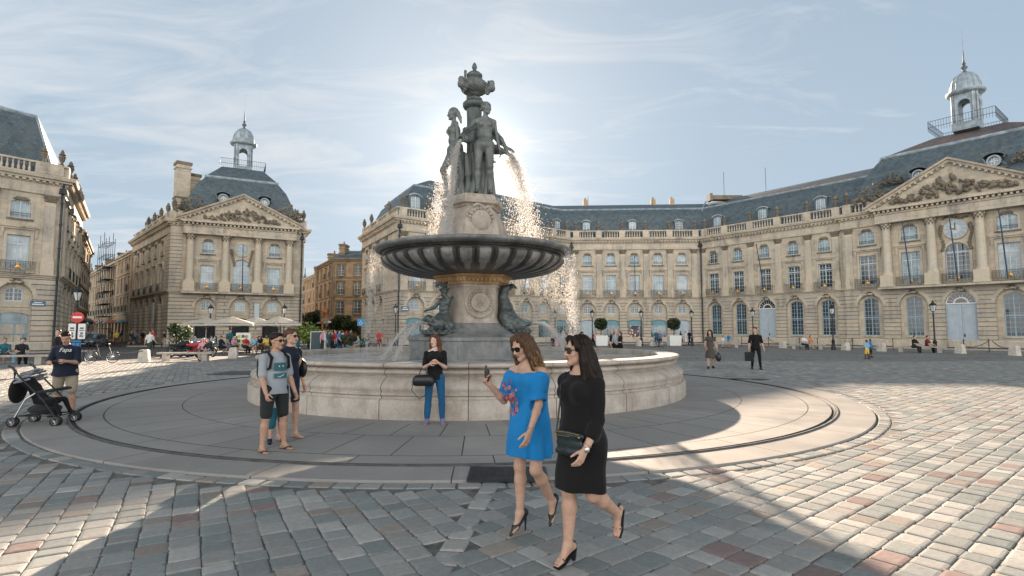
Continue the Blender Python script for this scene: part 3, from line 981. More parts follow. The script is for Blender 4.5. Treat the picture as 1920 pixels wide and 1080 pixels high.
def dormer_mesh():
 mb = MB()
 P = arch_pts(1.25, 0, 1.5, .28, 8)
 for i in range(len(P) - 1):
  a, b = P[i], P[i + 1]
  mb.add([(a[0] * 1.12, .12, a[1] + .06), (b[0] * 1.12, .12, b[1] + .06), (b[0] * 1.12, -2.2, b[1] + .06), (a[0] * 1.12, -2.2, a[1] + .06),
    (a[0] * 1.12, .12, a[1] - .08), (b[0] * 1.12, .12, b[1] - .08)], [(0, 1, 2, 3), (0, 4, 5, 1)], 1)
  mb.poly([(a[0], .03, 1.3), (b[0], .03, 1.3), (b[0], .03, b[1]), (a[0], .03, a[1])], 0) if False else None
 for sx in (-1, 1):
  x = sx * .625
  mb.box(min(x, x - sx * .15), max(x, x - sx * .15), -2.2, .05, -.2, 1.52, 0)
 mb.box(-.475, .475, -.3, .05, -.2, .24, 0)
 for i in range(len(P) - 1):
  a, b = P[i], P[i + 1]
  mb.poly([(a[0], .04, 1.45), (b[0], .04, 1.45), (b[0], .04, b[1] + .01), (a[0], .04, a[1] + .01)], 0)
 mb.box(-.475, .475, -.6, -.5, -.2, 1.5, 2)
 return mb.mesh('dormer', [M['leaddark'], M['lead'], M['dark']])
DORM = dormer_mesh()
def put_dormer(parent, Mx, s, d, z, rnd, sc=1.0, pane=None):
 ang = math.atan2(Mx[1][0], Mx[0][0])
 o = link('dormer', DORM, parent, Mx @ Vector((s, d, z)), ang, (sc, -sc, sc))
 me, pm = wk('dormer')
 w = link('window', me, o)
 link('pane', pm[rnd.randrange(len(pm)) if pane is None else pane], w)
 return o
def oculus(parent, Mx, s, d, z):
 mb = MB()
 mb.M = None
 seg = 20
 for i in range(seg):
  a0 = 2 * math.pi * i / seg; a1 = 2 * math.pi * (i + 1) / seg
  def pt(a, r, y): return (r * math.cos(a), y, r * math.sin(a) + .75)
  mb.poly([pt(a0, .42, .06), pt(a1, .42, .06), pt(a1, .56, .06), pt(a0, .56, .06)][::-1], 1)
  mb.poly([pt(a0, .56, .06), pt(a1, .56, .06), pt(a1, .56, -1.2), pt(a0, .56, -1.2)][::-1], 0)
  mb.poly([pt(a0, .42, .06), pt(a0, .42, -.3), pt(a1, .42, -.3), pt(a1, .42, .06)][::-1], 1)
 P = arch_pts(1.7, 0, 1.25, .35, 8)
 for i in range(len(P) - 1):
  a, b = P[i], P[i + 1]
  mb.add([(a[0], .2, a[1]), (b[0], .2, b[1]), (b[0], -1.5, b[1]), (a[0], -1.5, a[1]), (a[0], .2, a[1] - .12), (b[0], .2, b[1] - .12)], [(0, 1, 2, 3), (0, 4, 5, 1)], 0)
 for sx in (-1, 1):
  mb.tube([(sx * .85, .1, 1.2), (sx * .72, .1, .9), (sx * .62, .1, .5), (sx * .9, .1, .1)], [.06, .1, .12, .16], 6, 0)
 mb.box(-.95, .95, -1.0, .08, -.1, .14, 0)
 o = link('round_dormer', mb.mesh('round_dormer', [M['leaddark'], M['lead']], True), parent, Mx @ Vector((s, d, z)), math.atan2(Mx[1][0], Mx[0][0]), (1, -1, 1))
 wb = MB()
 wb.box(-.03, .03, -.2, -.14, .35, 1.15); wb.box(-.4, .4, -.2, -.14, .72, .78)
 for k in (.22, -.22): wb.box(k - .015, k + .015, -.19, -.15, .4, 1.1)
 w = link('window', wb.mesh('window', M['white']), o)
 pb = MB(); pb.poly([(.42 * math.cos(2 * math.pi * i / 20), -.22, .75 + .42 * math.sin(2 * math.pi * i / 20)) for i in range(20)])
 link('pane', pb.mesh('pane', M['glassblue']), w)
 return o
def cupola(parent, x, y, z, rz, s=1.0):
 """open lantern: plinth, four piers with arches, drum cornice, ribbed lead dome, spike"""
 e = MB(); R0 = 1.25
 e.box(-1.2, 1.2, -1.2, 1.2, 0, .9, 1)
 for k in range(4):
  a = k * math.pi / 2
  Mx = Matrix.Rotation(a, 4, 'Z')
  old = e.M; e.M = Mx
  wall_panel(e, -1.05, 1.05, .9, 4.2, [(0, 1.15, .9, 3.0, .575, .3)], 1.15, 1)
  e.poly([(-1.05, .84, 3.6), (1.05, .84, 3.6), (1.05, .84, 4.2), (-1.05, .84, 4.2)], 1)
  for sx in (-1, 1):
   e.box(min(sx * .575, sx * .85), max(sx * .575, sx * .85), .84, 1.1, .9, 3.6, 1)
  e.M = Mx @ Matrix.Rotation(math.pi / 4, 4, 'Z')
  e.box(-.34, .34, 1.12, 1.46, .9, 4.2, 1)
  e.M = old
 e.lathe([(1.3, 4.2), (1.75, 4.35), (1.85, 4.5), (1.85, 4.62), (1.5, 4.66)], 32, m=1)
 ob = link('lantern', e.mesh('lantern', [M['leaddark'], M['lead']]), parent, (x, y, z), rz, (s, s, s))
 d = MB()
 prof = [(1.5 * math.cos(t) ** .8 if t < 1.5 else 0.08, 4.66 + 2.25 * math.sin(t)) for t in [i * math.pi / 2 / 10 for i in range(11)]]
 d.lathe(prof, 32)
 for i in range(16):
  a = 2 * math.pi * i / 16
  d.tube([(r * 1.01 * math.cos(a), r * 1.01 * math.sin(a), zz) for r, zz in prof], .035, 4)
 link('dome', d.mesh('dome', M['lead'], True, 40), ob)
 f = MB()
 f.lathe([(.22, 6.85), (.30, 7.0), (.14, 7.2), (.2, 7.35), (.36, 7.55), (.2, 7.75), (.12, 7.85), (.2, 8.0), (.1, 8.2), (.04, 9.7), (.015, 9.72), (.012, 12.2)], 10)
 link('finial', f.mesh('finial', M['leaddark'], True), ob)
 g = MB(); q = 3.0
 for k in range(4):
  old = g.M; g.M = Matrix.Rotation(k * math.pi / 2, 4, 'Z')
  for zz in (.55, 1.25): g.box(-q, q, q - .02, q + .02, zz, zz + .04)
  for i in range(25):
   xx = -q + 2 * q * i / 24; g.box(xx - .012, xx + .012, q - .012, q + .012, .1, 1.25)
  g.M = old
 link('railing', g.mesh('railing', M['pipe']), ob)
 return ob
def pediment(parent, Mx, s0, s1, z, h, d, carve):
 """triangular gable with raking cornice, dentils and relief"""
 mb = MB(Mx); c = (s0 + s1) / 2; w = (s1 - s0) / 2
 mb.poly([(s0, d, z), (s1, d, z), (c, d, z + h)], 0)
 prof = [(.05, -.35), (.10, -.28), (.34, -.22), (.40, -.02), (.62, 0.02), (.70, .20)]
 ln = math.hypot(w, h); nx, nz = -h / ln, w / ln
 for sg in (-1, 1):
  A = (c + sg * (w + .75), z + .02); B = (c, z + h + .02 + .75 * h / w)
  rows = []
  for o, k in prof:
   rows.append(((A[0] + sg * h / ln * k * 0, d + o, A[1] + k), (B[0], d + o, B[1] + k)))
  rows.append(((A[0], d - .6, A[1] + .22), (B[0], d - .6, B[1] + .22)))
  for j in range(len(rows) - 1):
   q = [rows[j][0], rows[j][1], rows[j + 1][1], rows[j + 1][0]]
   mb.poly(q if sg < 0 else q[::-1], 1)
  mb.poly([r[0] for r in rows], 1)
  k = int(ln / .45)
  for i in range(1, k):
   t = i / k; x = A[0] + (B[0] - A[0]) * t; zz = A[1] + (B[1] - A[1]) * t
   mb.box(x - .1, x + .1, d + .1, d + .32, zz - .42, zz - .2, 1)
 mb.poly([(s0, d, z), (c, d, z + h), (c, d - 5, z + h), (s0, d - 5, z)], 1)
 mb.poly([(c, d, z + h), (s1, d, z), (s1, d - 5, z), (c, d - 5, z + h)], 1)
 o = mb.build('pediment', [M['ashlar'], M['trim']], parent)
 link('relief_carving', carve, o, Mx @ Vector((c, d + .02, z + .12)), math.atan2(Mx[1][0], Mx[0][0]), (1, -1, 1))
 return o
def flagpole(parent, Mx, s, z=7.0, ln=5.4, tilt=.18, d=.3):
 mb = MB(Mx)
 mb.tube([(s, d, z - .8), (s - .05, d + ln * tilt * .5, z + ln * .48), (s - .1, d + ln * tilt, z + ln)], [.065, .06, .045], 6)
 mb.ico((s - .1, d + ln * tilt, z + ln + .05), .09)
 return mb.build('flagpole', M['pole'], parent, True)
def downpipe(parent, Mx, s, d, z1=14.0):
 mb = MB(Mx)
 mb.tube([(s, d, 0.1), (s, d, 6.0), (s, d + .12, 6.3), (s, d + .02, 6.7), (s, d, z1 - .9), (s, d + .3, z1)], .085, 8)
 for z in (2, 4, 8.5, 10.5, 12.3): mb.lathe([(.13, z), (.13, z + .1)], 8, (s, d, 0))
 mb.frustum(s - .25, s + .25, d - .1, d + .3, z1 - .85, z1 - .4, .06, .04)
 return mb.build('downpipe', M['pipe'], parent, True)
def facade(parent, A, B, wins, W, T, S, rnd, ground='arch', big=False, pil=None, d0=0.0, zc=12.92, balcony=True, cols=None, center=None, door=None, side=False, arched=None, panes=None, shops=None):
 """one straight front. wins: window centres, W wall mesh, T trim mesh, S stained trim mesh (multi material)"""
 Mx = frame_matrix(A, B); ln = math.dist(A[:2], B[:2])
 for b in (W, T, S): b.M = Mx
 fw, uw = (1.62, 1.45) if big else (1.42, 1.26)
 fk, uk = ('bigfrench', 'bigupper') if big else ('french', 'upper')
 ft, ut0, ut = (9.75, 10.9, 12.2) if big else (9.35, 10.72, 12.0)
 if side: fw, uw, fk, uk, ft, ut0, ut = 1.0, 1.0, 'side', 'sideup', 9.0, 10.7, 12.0
 f_ops = []; u_ops = []
 for c in wins:
  if arched is not None and abs(c - arched) < .1:
   f_ops.append((c, 1.9, 6.6, 9.3, .95, .32)); continue
  f_ops.append((c, fw, 6.6, ft, 0, .32)); u_ops.append((c, uw, ut0 - .02, ut, .22 if not side else .2, .30))
 wall_panel(W, 0, ln, 6.2, 10.45, f_ops, d0, 1)
 wall_panel(W, 0, ln, 10.45, 13.0, u_ops, d0, 1)
 g_ops = []; aw = 2.45 if big else 2.25
 if side: aw = 2.0
 rise = aw / 2
 for c in wins: g_ops.append((c, aw, 0.0, 5.55 - rise, rise, .34))
 wall_panel(W, 0, ln, 0, 6.2, g_ops, d0, 0)
 for i, c in enumerate(wins):
  b = d0 - .34
  kind = ground
  if door is not None and abs(c - door) < .1: kind = 'door'
  l, r = c - aw / 2, c + aw / 2
  if kind == 'tall':
   wall_panel(W, l, r, 0, 5.6, [(c, 1.42, 1.15, 4.9, .30, .2)], b, 1)
   put_window(parent, Mx, c, b - .14, 'tall', rnd, 0)
   T.box(c - .8, c + .8, b, b + .12, 1.02, 1.14, 0)
  elif kind == 'door':
   me, pm = fanlight_k(aw)
   wdoor(parent, Mx, c, b - .02, aw, 5.55 - rise)
   o = link('window', me, parent, Mx @ Vector((c, b + .02, 0)), math.atan2(Mx[1][0], Mx[0][0]), (1, -1, 1)); link('pane', pm, o)
  elif kind == 'blind':
   wall_panel(W, l, r, 0, 5.6, [(c, 1.0, 4.05, 5.0, .16, .16), ], b, 1)
   put_window(parent, Mx, c, b - .1, 'entresol', rnd) if False else None
  else:   # entresol window above, shop front or door below
   me, pm = wk('entresol')
   wall_panel(W, l, r, 3.35, 5.6, [(c, 1.10, 4.05, 5.0, .16, .16)], b, 1)
   T.box(l, r, b, b + .09, 3.58, 3.74)
   put_window(parent, Mx, c, b - .1, 'entresol', rnd)
   sk = shops[i] if shops else 'plain'
   shopfront(parent, Mx, c, b, aw, sk, W, rnd)
  band_arch(T, c, aw, 5.55 - rise, rise, .30, d0, d0 + .035)
  k = link('keystone_carving', CARVE, parent, Mx @ Vector((c, d0 + .05, 5.38)), math.atan2(Mx[1][0], Mx[0][0]), (.85, -1, .85))
  if arched is not None and abs(c - arched) < .1:
   put_window(parent, Mx, c, d0 - .2, 'arched', rnd, (panes or {}).get(('f', i)))
   band_arch(T, c, 1.9, 9.3, .95, .22, d0, d0 + .09, legs=6.62)
  else:
   put_window(parent, Mx, c, d0 - .2, fk, rnd, (panes or {}).get(('f', i)))
   put_window(parent, Mx, c, d0 - .2, uk, rnd, (panes or {}).get(('u', i)))
   surround(T, c, fw, 6.62, ft, d0, .2, .07)
   surround(T, c, uw, ut0, ut, d0, .17, .07, rise=.22)
   ledge(T, c, fw + 1.0, ft + .62, d0)
   dk = ('dress', uw)
   if dk not in WK:
    sb = MB(); sb.box(-uw / 2 - .2, uw / 2 + .2, 0, .14, ut0 - .14, ut0 - .01); lb_ = MB(); lb_.box(-.34, .34, .071, .16, ut + .24, ut + .46)
    for sx in (-1, 1): lb_.ico((sx * .36, .10, ut + .26), .13, (1.4, .6, .8))
    rb = MB(); rb.box(-uw / 2, uw / 2, .02, .05, ut0 + .42, ut0 + .46); rb.box(-uw / 2, uw / 2, .02, .05, ut0 + .25, ut0 + .28)
    for sx in (-1, 1): rb.box(sx * uw / 2 - .02, sx * uw / 2 + .02, .02, .05, ut0 + .2, ut0 + .5)
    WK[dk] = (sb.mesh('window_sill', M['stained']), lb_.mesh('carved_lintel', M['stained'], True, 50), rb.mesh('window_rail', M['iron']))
   for me_ in WK[dk]: link(me_.name.split('.')[0], me_, parent, Mx @ Vector((c, d0, 0)), math.atan2(Mx[1][0], Mx[0][0]), (1, -1, 1))
  if balcony:
   put_balcony(parent, Mx, c, d0 + .12, 1.6 if side else (2.4 if big else 2.1), not side)
 for s in (pil or []):
  if 'pil' not in WK:
   pm_ = MB(); pilaster(pm_, 0, 7.36, 12.92, .72, 0, .14); WK['pil'] = pm_.mesh('pilaster', [M['trim'], M['stained']])
  link('pilaster', WK['pil'], parent, Mx @ Vector((s, d0, 0)), math.atan2(Mx[1][0], Mx[0][0]), (1, -1, 1))
 for s in (cols or []):
  k = 'col'
  if k not in WK: WK[k] = column_mesh(7.42, 12.92, .40)
  link('column', WK[k], parent, Mx @ Vector((s, d0 + .40, 0)), math.atan2(Mx[1][0], Mx[0][0]))
 for b in (W, T, S): b.M = None
 return Mx, ln
FL = {}
def fanlight_k(w):
 if w not in FL: FL[w] = fanlight(w, 5.55 - w / 2, M['white'], M['glass'])
 return FL[w]
def wdoor(parent, Mx, c, b, w, h):
 mb = MB()
 for sx in (-1, 1):
  x0, x1 = (0.012, w / 2) if sx > 0 else (-w / 2, -0.012)
  mb.box(x0, x1, -.06, .0, .05, h - .06)
  for (a, e) in ((.25, 1.05), (1.25, 3.0), (3.15, h - .25)):
   if e <= a: continue
   xa, xb = x0 + .16, x1 - .16
   mb.box(xa, xb, .0, .03, e - .07, e); mb.box(xa, xb, .0, .03, a, a + .07)
   mb.box(xa, xa + .06, .0, .03, a + .07, e - .07); mb.box(xb - .06, xb, .0, .03, a + .07, e - .07)
 o = link('door', mb.mesh('door', M['door']), parent, Mx @ Vector((c, b, 0)), math.atan2(Mx[1][0], Mx[0][0]), (1, -1, 1))
 hb = MB(); hb.ico((.12, .05, 1.25), .06, (1, 1, 1)); hb.box(.07, .17, .0, .02, 1.1, 1.4)
 link('handle', hb.mesh('handle', M['iron']), o)
def shopfront(parent, Mx, c, b, w, kind, W, rnd):
 """segment-headed opening below the entresol"""
 ow = w - .12 if kind != 'plain' else 1.5
 if kind == 'wall':
  wall_panel(W, c - w / 2, c + w / 2, 0, 3.35, [], b, 1); return
 spring = 2.95; rs = .22
 wall_panel(W, c - w / 2, c + w / 2, 0, 3.35, [(c, ow, 0.1, spring, rs, .25)], b, 1)
 ang = math.atan2(Mx[1][0], Mx[0][0]); P = Mx @ Vector((c, b - .22, 0))
 if kind == 'door':
  mb = MB(); mb.box(-ow / 2, -.01, -.05, 0, .1, spring - .02); mb.box(.01, ow / 2, -.05, 0, .1, spring - .02)
  A = arch_pts(ow, 0, spring, rs, 8)
  for i in range(8): mb.poly([(A[i][0], 0, spring - .03), (A[i + 1][0], 0, spring - .03), (A[i + 1][0], 0, A[i + 1][1]), (A[i][0], 0, A[i][1])])
  for sx in (-1, 1):
   for (a, e) in ((.3, 1.2), (1.35, 2.8)):
    xa, xb = (.12, ow / 2 - .12) if sx > 0 else (-ow / 2 + .12, -.12)
    mb.box(xa, xb, 0, .025, e - .06, e); mb.box(xa, xb, 0, .025, a, a + .06); mb.box(xa, xa + .06, 0, .025, a + .06, e - .06); mb.box(xb - .06, xb, 0, .025, a + .06, e - .06)
  link('door', mb.mesh('door', M['door']), parent, P, ang, (1, -1, 1)); return
 mb = MB()
 A = arch_pts(ow, 0, spring, rs, 8)
 mb.box(-ow / 2, -ow / 2 + .06, -.03, .03, .1, spring); mb.box(ow / 2 - .06, ow / 2, -.03, .03, .1, spring)
 for x in (-ow * .3, ow * .3): mb.box(x - .03, x + .03, -.03, .03, .1, spring + .1)
 mb.box(-ow / 2, ow / 2, -.03, .04, 2.35, 2.43); mb.box(-ow / 2, ow / 2, -.03, .03, .1, .35)
 o = link('shop_window', mb.mesh('shop_window', M['blueframe'] if kind != 'dark' else M['iron']), parent, P, ang, (1, -1, 1))
 pb = MB(); pts = [(-ow / 2, -.01, .1)] + [(x, -.01, z) for x, z in A] + [(ow / 2, -.01, .1)]
 pb.poly(pts)
 mt = {'glass': M['shopglass'], 'lit': M['shoplit'], 'dark': M['dark'], 'posters': M['shopglass'], 'plain': M['glass']}[kind]
 link('pane', pb.mesh('pane', mt), o)
 if kind == 'posters':
  for i, (x, z, w_, h_, q) in enumerate(((-.62, .5, .5, .85, 'c_white'), (-.08, .5, .5, .85, 'c_lightblue'), (.47, .5, .5, .85, 'c_green'), (-.35, 1.45, .95, .75, 'c_beige'), (.6, 1.45, .6, .75, 'ochrestone'))):
   qb = MB(); qb.box(x - w_ / 2, x + w_ / 2, .005, .02, z, z + h_, 0); qb.box(x - w_ * .38, x + w_ * .38, .0201, .024, z + h_ * .12, z + h_ * .5, 1)
   link('poster', qb.mesh('poster', [M[q] if q in M else M['trim'], M['awning']]), o)
 if kind in ('glass', 'lit'):
  ab = MB()
  for i in range(8): ab.poly([(A[i][0] * .98, .05, 2.43), (A[i + 1][0] * .98, .05, 2.43), (A[i + 1][0] * .98, .05, A[i + 1][1]), (A[i][0] * .98, .05, A[i][1])])
  link('fascia', ab.mesh('fascia', M['teal']), o)
# ------------------------------------------------------------------ the buildings
rnd = random.Random(11)
P0, P1, P2, P3, P4 = (-20.6, 75.3), (-12.8, 60.9), (8.2, 76.3), (26.0, 75.3), (37.2, 61.0)
def along(A, B, s, off=0.0):
 m = frame_matrix(A, B); p = m @ Vector((s, off, 0)); return (p.x, p.y)
dD = Vector((0.616, -0.788)).normalized()
D0 = (P4[0] - .788 * .35, P4[1] - .616 * .35)
D1 = (D0[0] + dD.x * 20.2, D0[1] + dD.y * 20.2)
P5 = (P4[0] + dD.x * 20.2, P4[1] + dD.y * 20.2)
CARVE_BIG = carving_mesh('relief_carving', 10.2, 1.9, .35, 120, 21)
CARVE_MID = carving_mesh('relief_carving', 8.2, 1.7, .3, 90, 22)
TROPHY = carving_mesh('trophy_carving', 3.2, 1.5, .5, 60, 9, 'round')
def walls():
 return MB(), MB(), MB()
def finish(parent, W, T, S):
 W.build('wall', [M['rustic'], M['ashlar']], parent)
 T.build('stone_trim', [M['trim']], parent)
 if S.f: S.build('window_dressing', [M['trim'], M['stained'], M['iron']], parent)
# ---- palace on the right
palace = empty('palace', (P2[0], P2[1], 0), 0, 'long stone palace with slate mansard roof curving round the right side of the square', 'palace')
palace.location = (0, 0, 0)
W, T, S = walls()
Mx, ln = facade(palace, P0, P1, [2.6, 6.3, 10.0], W, T, S, rnd, pil=[.7, 4.45, 8.15, 12.0], shops=['glass', 'glass', 'glass'])
w12 = [2.3 + 3.17 * i for i in range(8)]
M12, ln12 = facade(palace, P1, P2, w12, W, T, S, rnd, pil=[.75] + [2.3 + 3.17 * (i + .5) for i in range(7)] + [25.5], shops=['glass'] * 8)
w23 = [2.32 + 3.24 * i for i in range(5)]
M23, ln23 = facade(palace, P2, P3, w23, W, T, S, rnd, pil=[.7] + [2.32 + 3.24 * (i + .5) for i in range(4)] + [16.95], shops=['door', 'glass', 'lit', 'glass', 'door'],
       panes={('f', 0): 2, ('f', 1): 1, ('f', 2): 2, ('f', 3): 1, ('f', 4): 2, ('u', 0): 1, ('u', 1): 1, ('u', 2): 1, ('u', 3): 2, ('u', 4): 2})
w34 = [2.0 + 3.52 * i for i in range(5)]
M34, ln34 = facade(palace, P3, P4, w34, W, T, S, rnd, ground='tall', door=w34[2], pil=[.45] + [2.0 + 3.52 * (i + .5) for i in range(4)] + [17.3],
       panes={('f', 0): 0, ('f', 1): 0, ('f', 2): 0, ('f', 3): 0, ('f', 4): 0, ('u', 0): 0, ('u', 1): 1, ('u', 2): 1, ('u', 3): 1, ('u', 4): 1})
MD, lnD = facade(palace, D0, D1, [2.4, 6.3, 10.1, 13.9, 17.8], W, T, S, rnd, ground='tall', door=10.1, big=True, pil=[.62, 19.6], cols=[4.35, 8.2, 12.0, 15.85], arched=10.1,
     panes={('f', 0): 0, ('f', 1): 1, ('f', 2): 0, ('f', 3): 2, ('f', 4): 1, ('u', 0): 1, ('u', 1): 1, ('u', 3): 1, ('u', 4): 1})
front = [P0, P1, P2, P3, P4, P5]
fp = [P0, P1, P2, P3, D0, D1]
for i in range(len(fp) - 1): pass
runs = [[P0, P1, P2, P3, P4], [(P4[0] + .6 * .616, P4[1] - .6 * .788), D0, D1, P5]]
runs[1] = [along(D0, D1, -.0, -.8), D0, D1, along(D0, D1, 20.2, -.8)]
for r in runs:
 sweep(T, r, [(-.01, 6.02), (.10, 6.05), (.14, 6.16), (.26, 6.2), (.28, 6.3), (.0, 6.32)])
 sweep(T, r, ENT)
 sweep(T, r, [(.0, .0), (.09, .0), (.09, .72), (.03, .80), (.0, .80)])
 sweep(T, r, [(.0, 5.82), (.04, 5.84), (.04, 5.92), (0, 5.94)])
 for i in range(len(r) - 1):
  if math.dist(r[i], r[i + 1]) > 3: dentils(T, r[i], r[i + 1], 14.02, 0)
T.M = MD
T.box(3.5, 16.7, .241, .95, 6.0, 6.2); T.box(3.5, 16.7, .16, .82, 12.925, 13.24); T.box(3.5, 16.7, .13, .78, 13.26, 13.78); T.box(3.5, 16.7, .24, .88, 13.8, 14.0)
T.box(3.3, 16.9, .81, 1.35, 14.22, 14.46)
for i in range(32):
 x = 3.6 + 13.0 * i / 31; T.box(x - .1, x + .1, .881, 1.15, 13.98, 14.2)
T.M = None
back = offset_poly([P1, P2, P3, P4, P5], -14)
foot = [P0, P1, P2, P3, P4, P5] + [tuple(back[4]), tuple(back[3]), tuple(back[2]), tuple(back[1]), (-13.2, 81.6)]
Bk = MB()
inner = offset_poly([P0, P1, P2, P3, P4, P5], -.75)
poly_in = inner + foot[6:]
n = len(poly_in)
for i in range(n):
 a, b = poly_in[i], poly_in[(i + 1) % n]
 Bk.poly([(a[0], a[1], 0), (b[0], b[1], 0), (b[0], b[1], 14.4), (a[0], a[1], 14.4)])
Bk.poly([(x, y, 14.45) for x, y in poly_in])
Bk.poly([(P0[0], P0[1], 0), (foot[-1][0], foot[-1][1], 0), (foot[-1][0], foot[-1][1], 14.4), (P0[0], P0[1], 14.4)])
Bk.build('light_block_core', M['stained'], palace)  # hidden back walls plus a core added behind the fronts to block light
finish(palace, W, T, S)
bl = MB()
pr = [(0, .6), (0, 4.45), (0, 8.15), (0, 12.6), (1, .6), (1, 25.4), (2, .8), (2, 17.2), (3, .8), (3, 17.5)]
pr += [(1, 2.3 + 3.17 * (i + .5)) for i in range(7)] + [(2, 2.32 + 3.24 * (i + .5)) for i in range(4)] + [(3, 2.0 + 3.52 * (i + .5)) for i in range(4)]
segs = [P0, P1, P2, P3, P4]
balustrade(bl, segs, 14.5, 15.62, pr)
bl.build('balustrade', M['trim'], palace); bl = MB()
balustrade(bl, [D0, along(D0, D1, 3.6)], 14.5, 15.62, [(0, .6), (0, 3.1)])
bl.build('balustrade', M['trim'], palace); bl = MB()
balustrade(bl, [along(D0, D1, 16.6), D1], 14.5, 15.62, [(0, .6), (0, 3.0)])
bl.build('balustrade', M['trim'], palace)
for g, s in pr:
 if (g, s) in ((0, 8.15),): continue
 x, y = along(segs[g], segs[g + 1], s)
 put_urn(palace, x, y, 15.62, .95)
for s in (.6, 19.6):
 x, y = along(D0, D1, s); put_urn(palace, x, y, 15.62, 1.0)
ro, rows = mansard(palace, foot, [(0.55, 14.55), (1.25, 16.6), (2.0, 18.2), (2.9, 19.15), (3.0, 19.3), (6.2, 20.6)], M['slate'], top=lambda x, y: .58 * min(1, max(0, (8 - x) / 19)) + .3 * min(1, max(0, (x - 26) / 15)))
mb = MB()   # lead rolls: eaves break and valley
brk = offset_poly([P0, P1, P2, P3, P4, P5], -2.95)
for i in range(len(brk) - 1):
 mb.tube([(brk[i][0], brk[i][1], 19.24), (brk[i + 1][0], brk[i + 1][1], 19.24)], .14, 6)
v0 = offset_poly([P2, P3, P4], -.6)[1]; v1 = offset_poly([P2, P3, P4], -2.9)[1]; v2 = offset_poly([P2, P3, P4], -6.2)[1]
mb.tube([(v0[0], v0[1], 14.75), (v1[0], v1[1], 19.3), (v2[0], v2[1], 21.0)], .13, 6)
mb.build('lead_roll', M['lead'], palace, True)
q = offset_poly([P2, P3, P4, P5], -3.1); q2 = offset_poly([P2, P3, P4, P5], -6.1)
mb = MB()
a = Vector((q[1][0], q[1][1], 19.38)); b = Vector((q[2][0], q[2][1], 19.38)); c = Vector((q2[2][0], q2[2][1], 20.82)); d = Vector((q2[1][0], q2[1][1], 20.66))
mb.poly([tuple(a.lerp(b, .25)), tuple(b), tuple(c.lerp(b, .35)), tuple(d.lerp(c, .3).lerp(a.lerp(b, .25), .35))])
mb.build('tile_strip', M['redroof'], palace)
mb = MB(); x, y = along(P3, P4, 1.0, -5.5)
mb.box(x - 2.3, x + 2.0, y - .6, y + .6, 20.4, 21.0); mb.box(x - 2.7, x - 2.3, y - .8, y + .5, 20.2, 21.25)
mb.build('roof_parapet', M['stained'], palace)
for (g, s, off, h) in ((2, 3.0, -6, 22.0), (3, 6.5, -6, 24.0), (3, .6, -5.5, 24.6)):
 mb = MB(); x, y = along(segs[g], segs[g + 1], s, off); mb.tube([(x, y, 20.5), (x, y, h)], .03, 4); mb.build('aerial', M['iron'], palace)
for (g, s) in ((2, 2.6), (2, 12.8), (2, 15.6)):
 mb = MB(); x, y = along(segs[g], segs[g + 1], s, -6.3); mb.frustum(x - .35, x + .35, y - .3, y + .3, 20.5, 21.5, .04, .04); mb.lathe([(.16, 21.5), (.13, 21.8)], 8, (x, y, 0)); mb.build('chimney', M['warmtint'], palace)
for i, c in enumerate(w12[1::2]): put_dormer(palace, M12, c, -1.05, 15.55, rnd)
for i, c in enumerate([w23[0], w23[2], w23[4]]): put_dormer(palace, M23, c, -1.05, 15.55, rnd)
for i, c in enumerate([w34[0] + .1, w34[2] - .6, w34[4] - .6]): put_dormer(palace, M34, c, -1.05, 15.55, rnd, 1.1, 1)
put_dormer(palace, M12, 2.6, -1.05, 15.55, rnd, 1.2)
pf = [along(D0, D1, .1, -.1), along(D0, D1, 20.1, -.1), along(D0, D1, 20.1, -15), along(D0, D1, .1, -15)]
mansard(palace, pf, [(.5, 14.6), (1.3, 17.3), (2.1, 19.3), (3.0, 20.75), (3.1, 20.95), (7.0, 23.0)], M['slate'], 'pavilion_roof', [M['slate'], M['redroof']])
pb_ = offset_poly(pf, -3.05, True); mb = MB()
mb.tube([(x, y, 20.9) for x, y in pb_], .17, 6, closed=True)
pa = offset_poly(pf, -.6, True)
mb.tube([(pa[0][0], pa[0][1], 14.8), (pb_[0][0], pb_[0][1], 20.9)], .10, 5)
mb.build('lead_roll', M['lead'], palace, True)
pediment(palace, MD, 3.5, 16.7, 14.5, 3.35, .82, CARVE_BIG)
oculus(palace, MD, 7.1, -.85, 17.0); oculus(palace, MD, 13.1, -.85, 17.0)
for s in (3.3, 17.0):
 link('trophy_carving', TROPHY, palace, MD @ Vector((s, .1, 15.3)), math.atan2(MD[1][0], MD[0][0]), (1.1, -1.2, 1.3))
for s in (4.7, 15.5):
 link('trophy_carving', TROPHY, palace, MD @ Vector((s, -1.2, 17.2)), math.atan2(MD[1][0], MD[0][0]), (.7, -1, .8))
cx, cy = along(D0, D1, 10.05, -7.2)
cupola(palace, cx, cy, 22.95, math.atan2(dD.y, dD.x), .93)
M['clockface'] = simple('clock_enamel', (.42, .47, .50), .4)
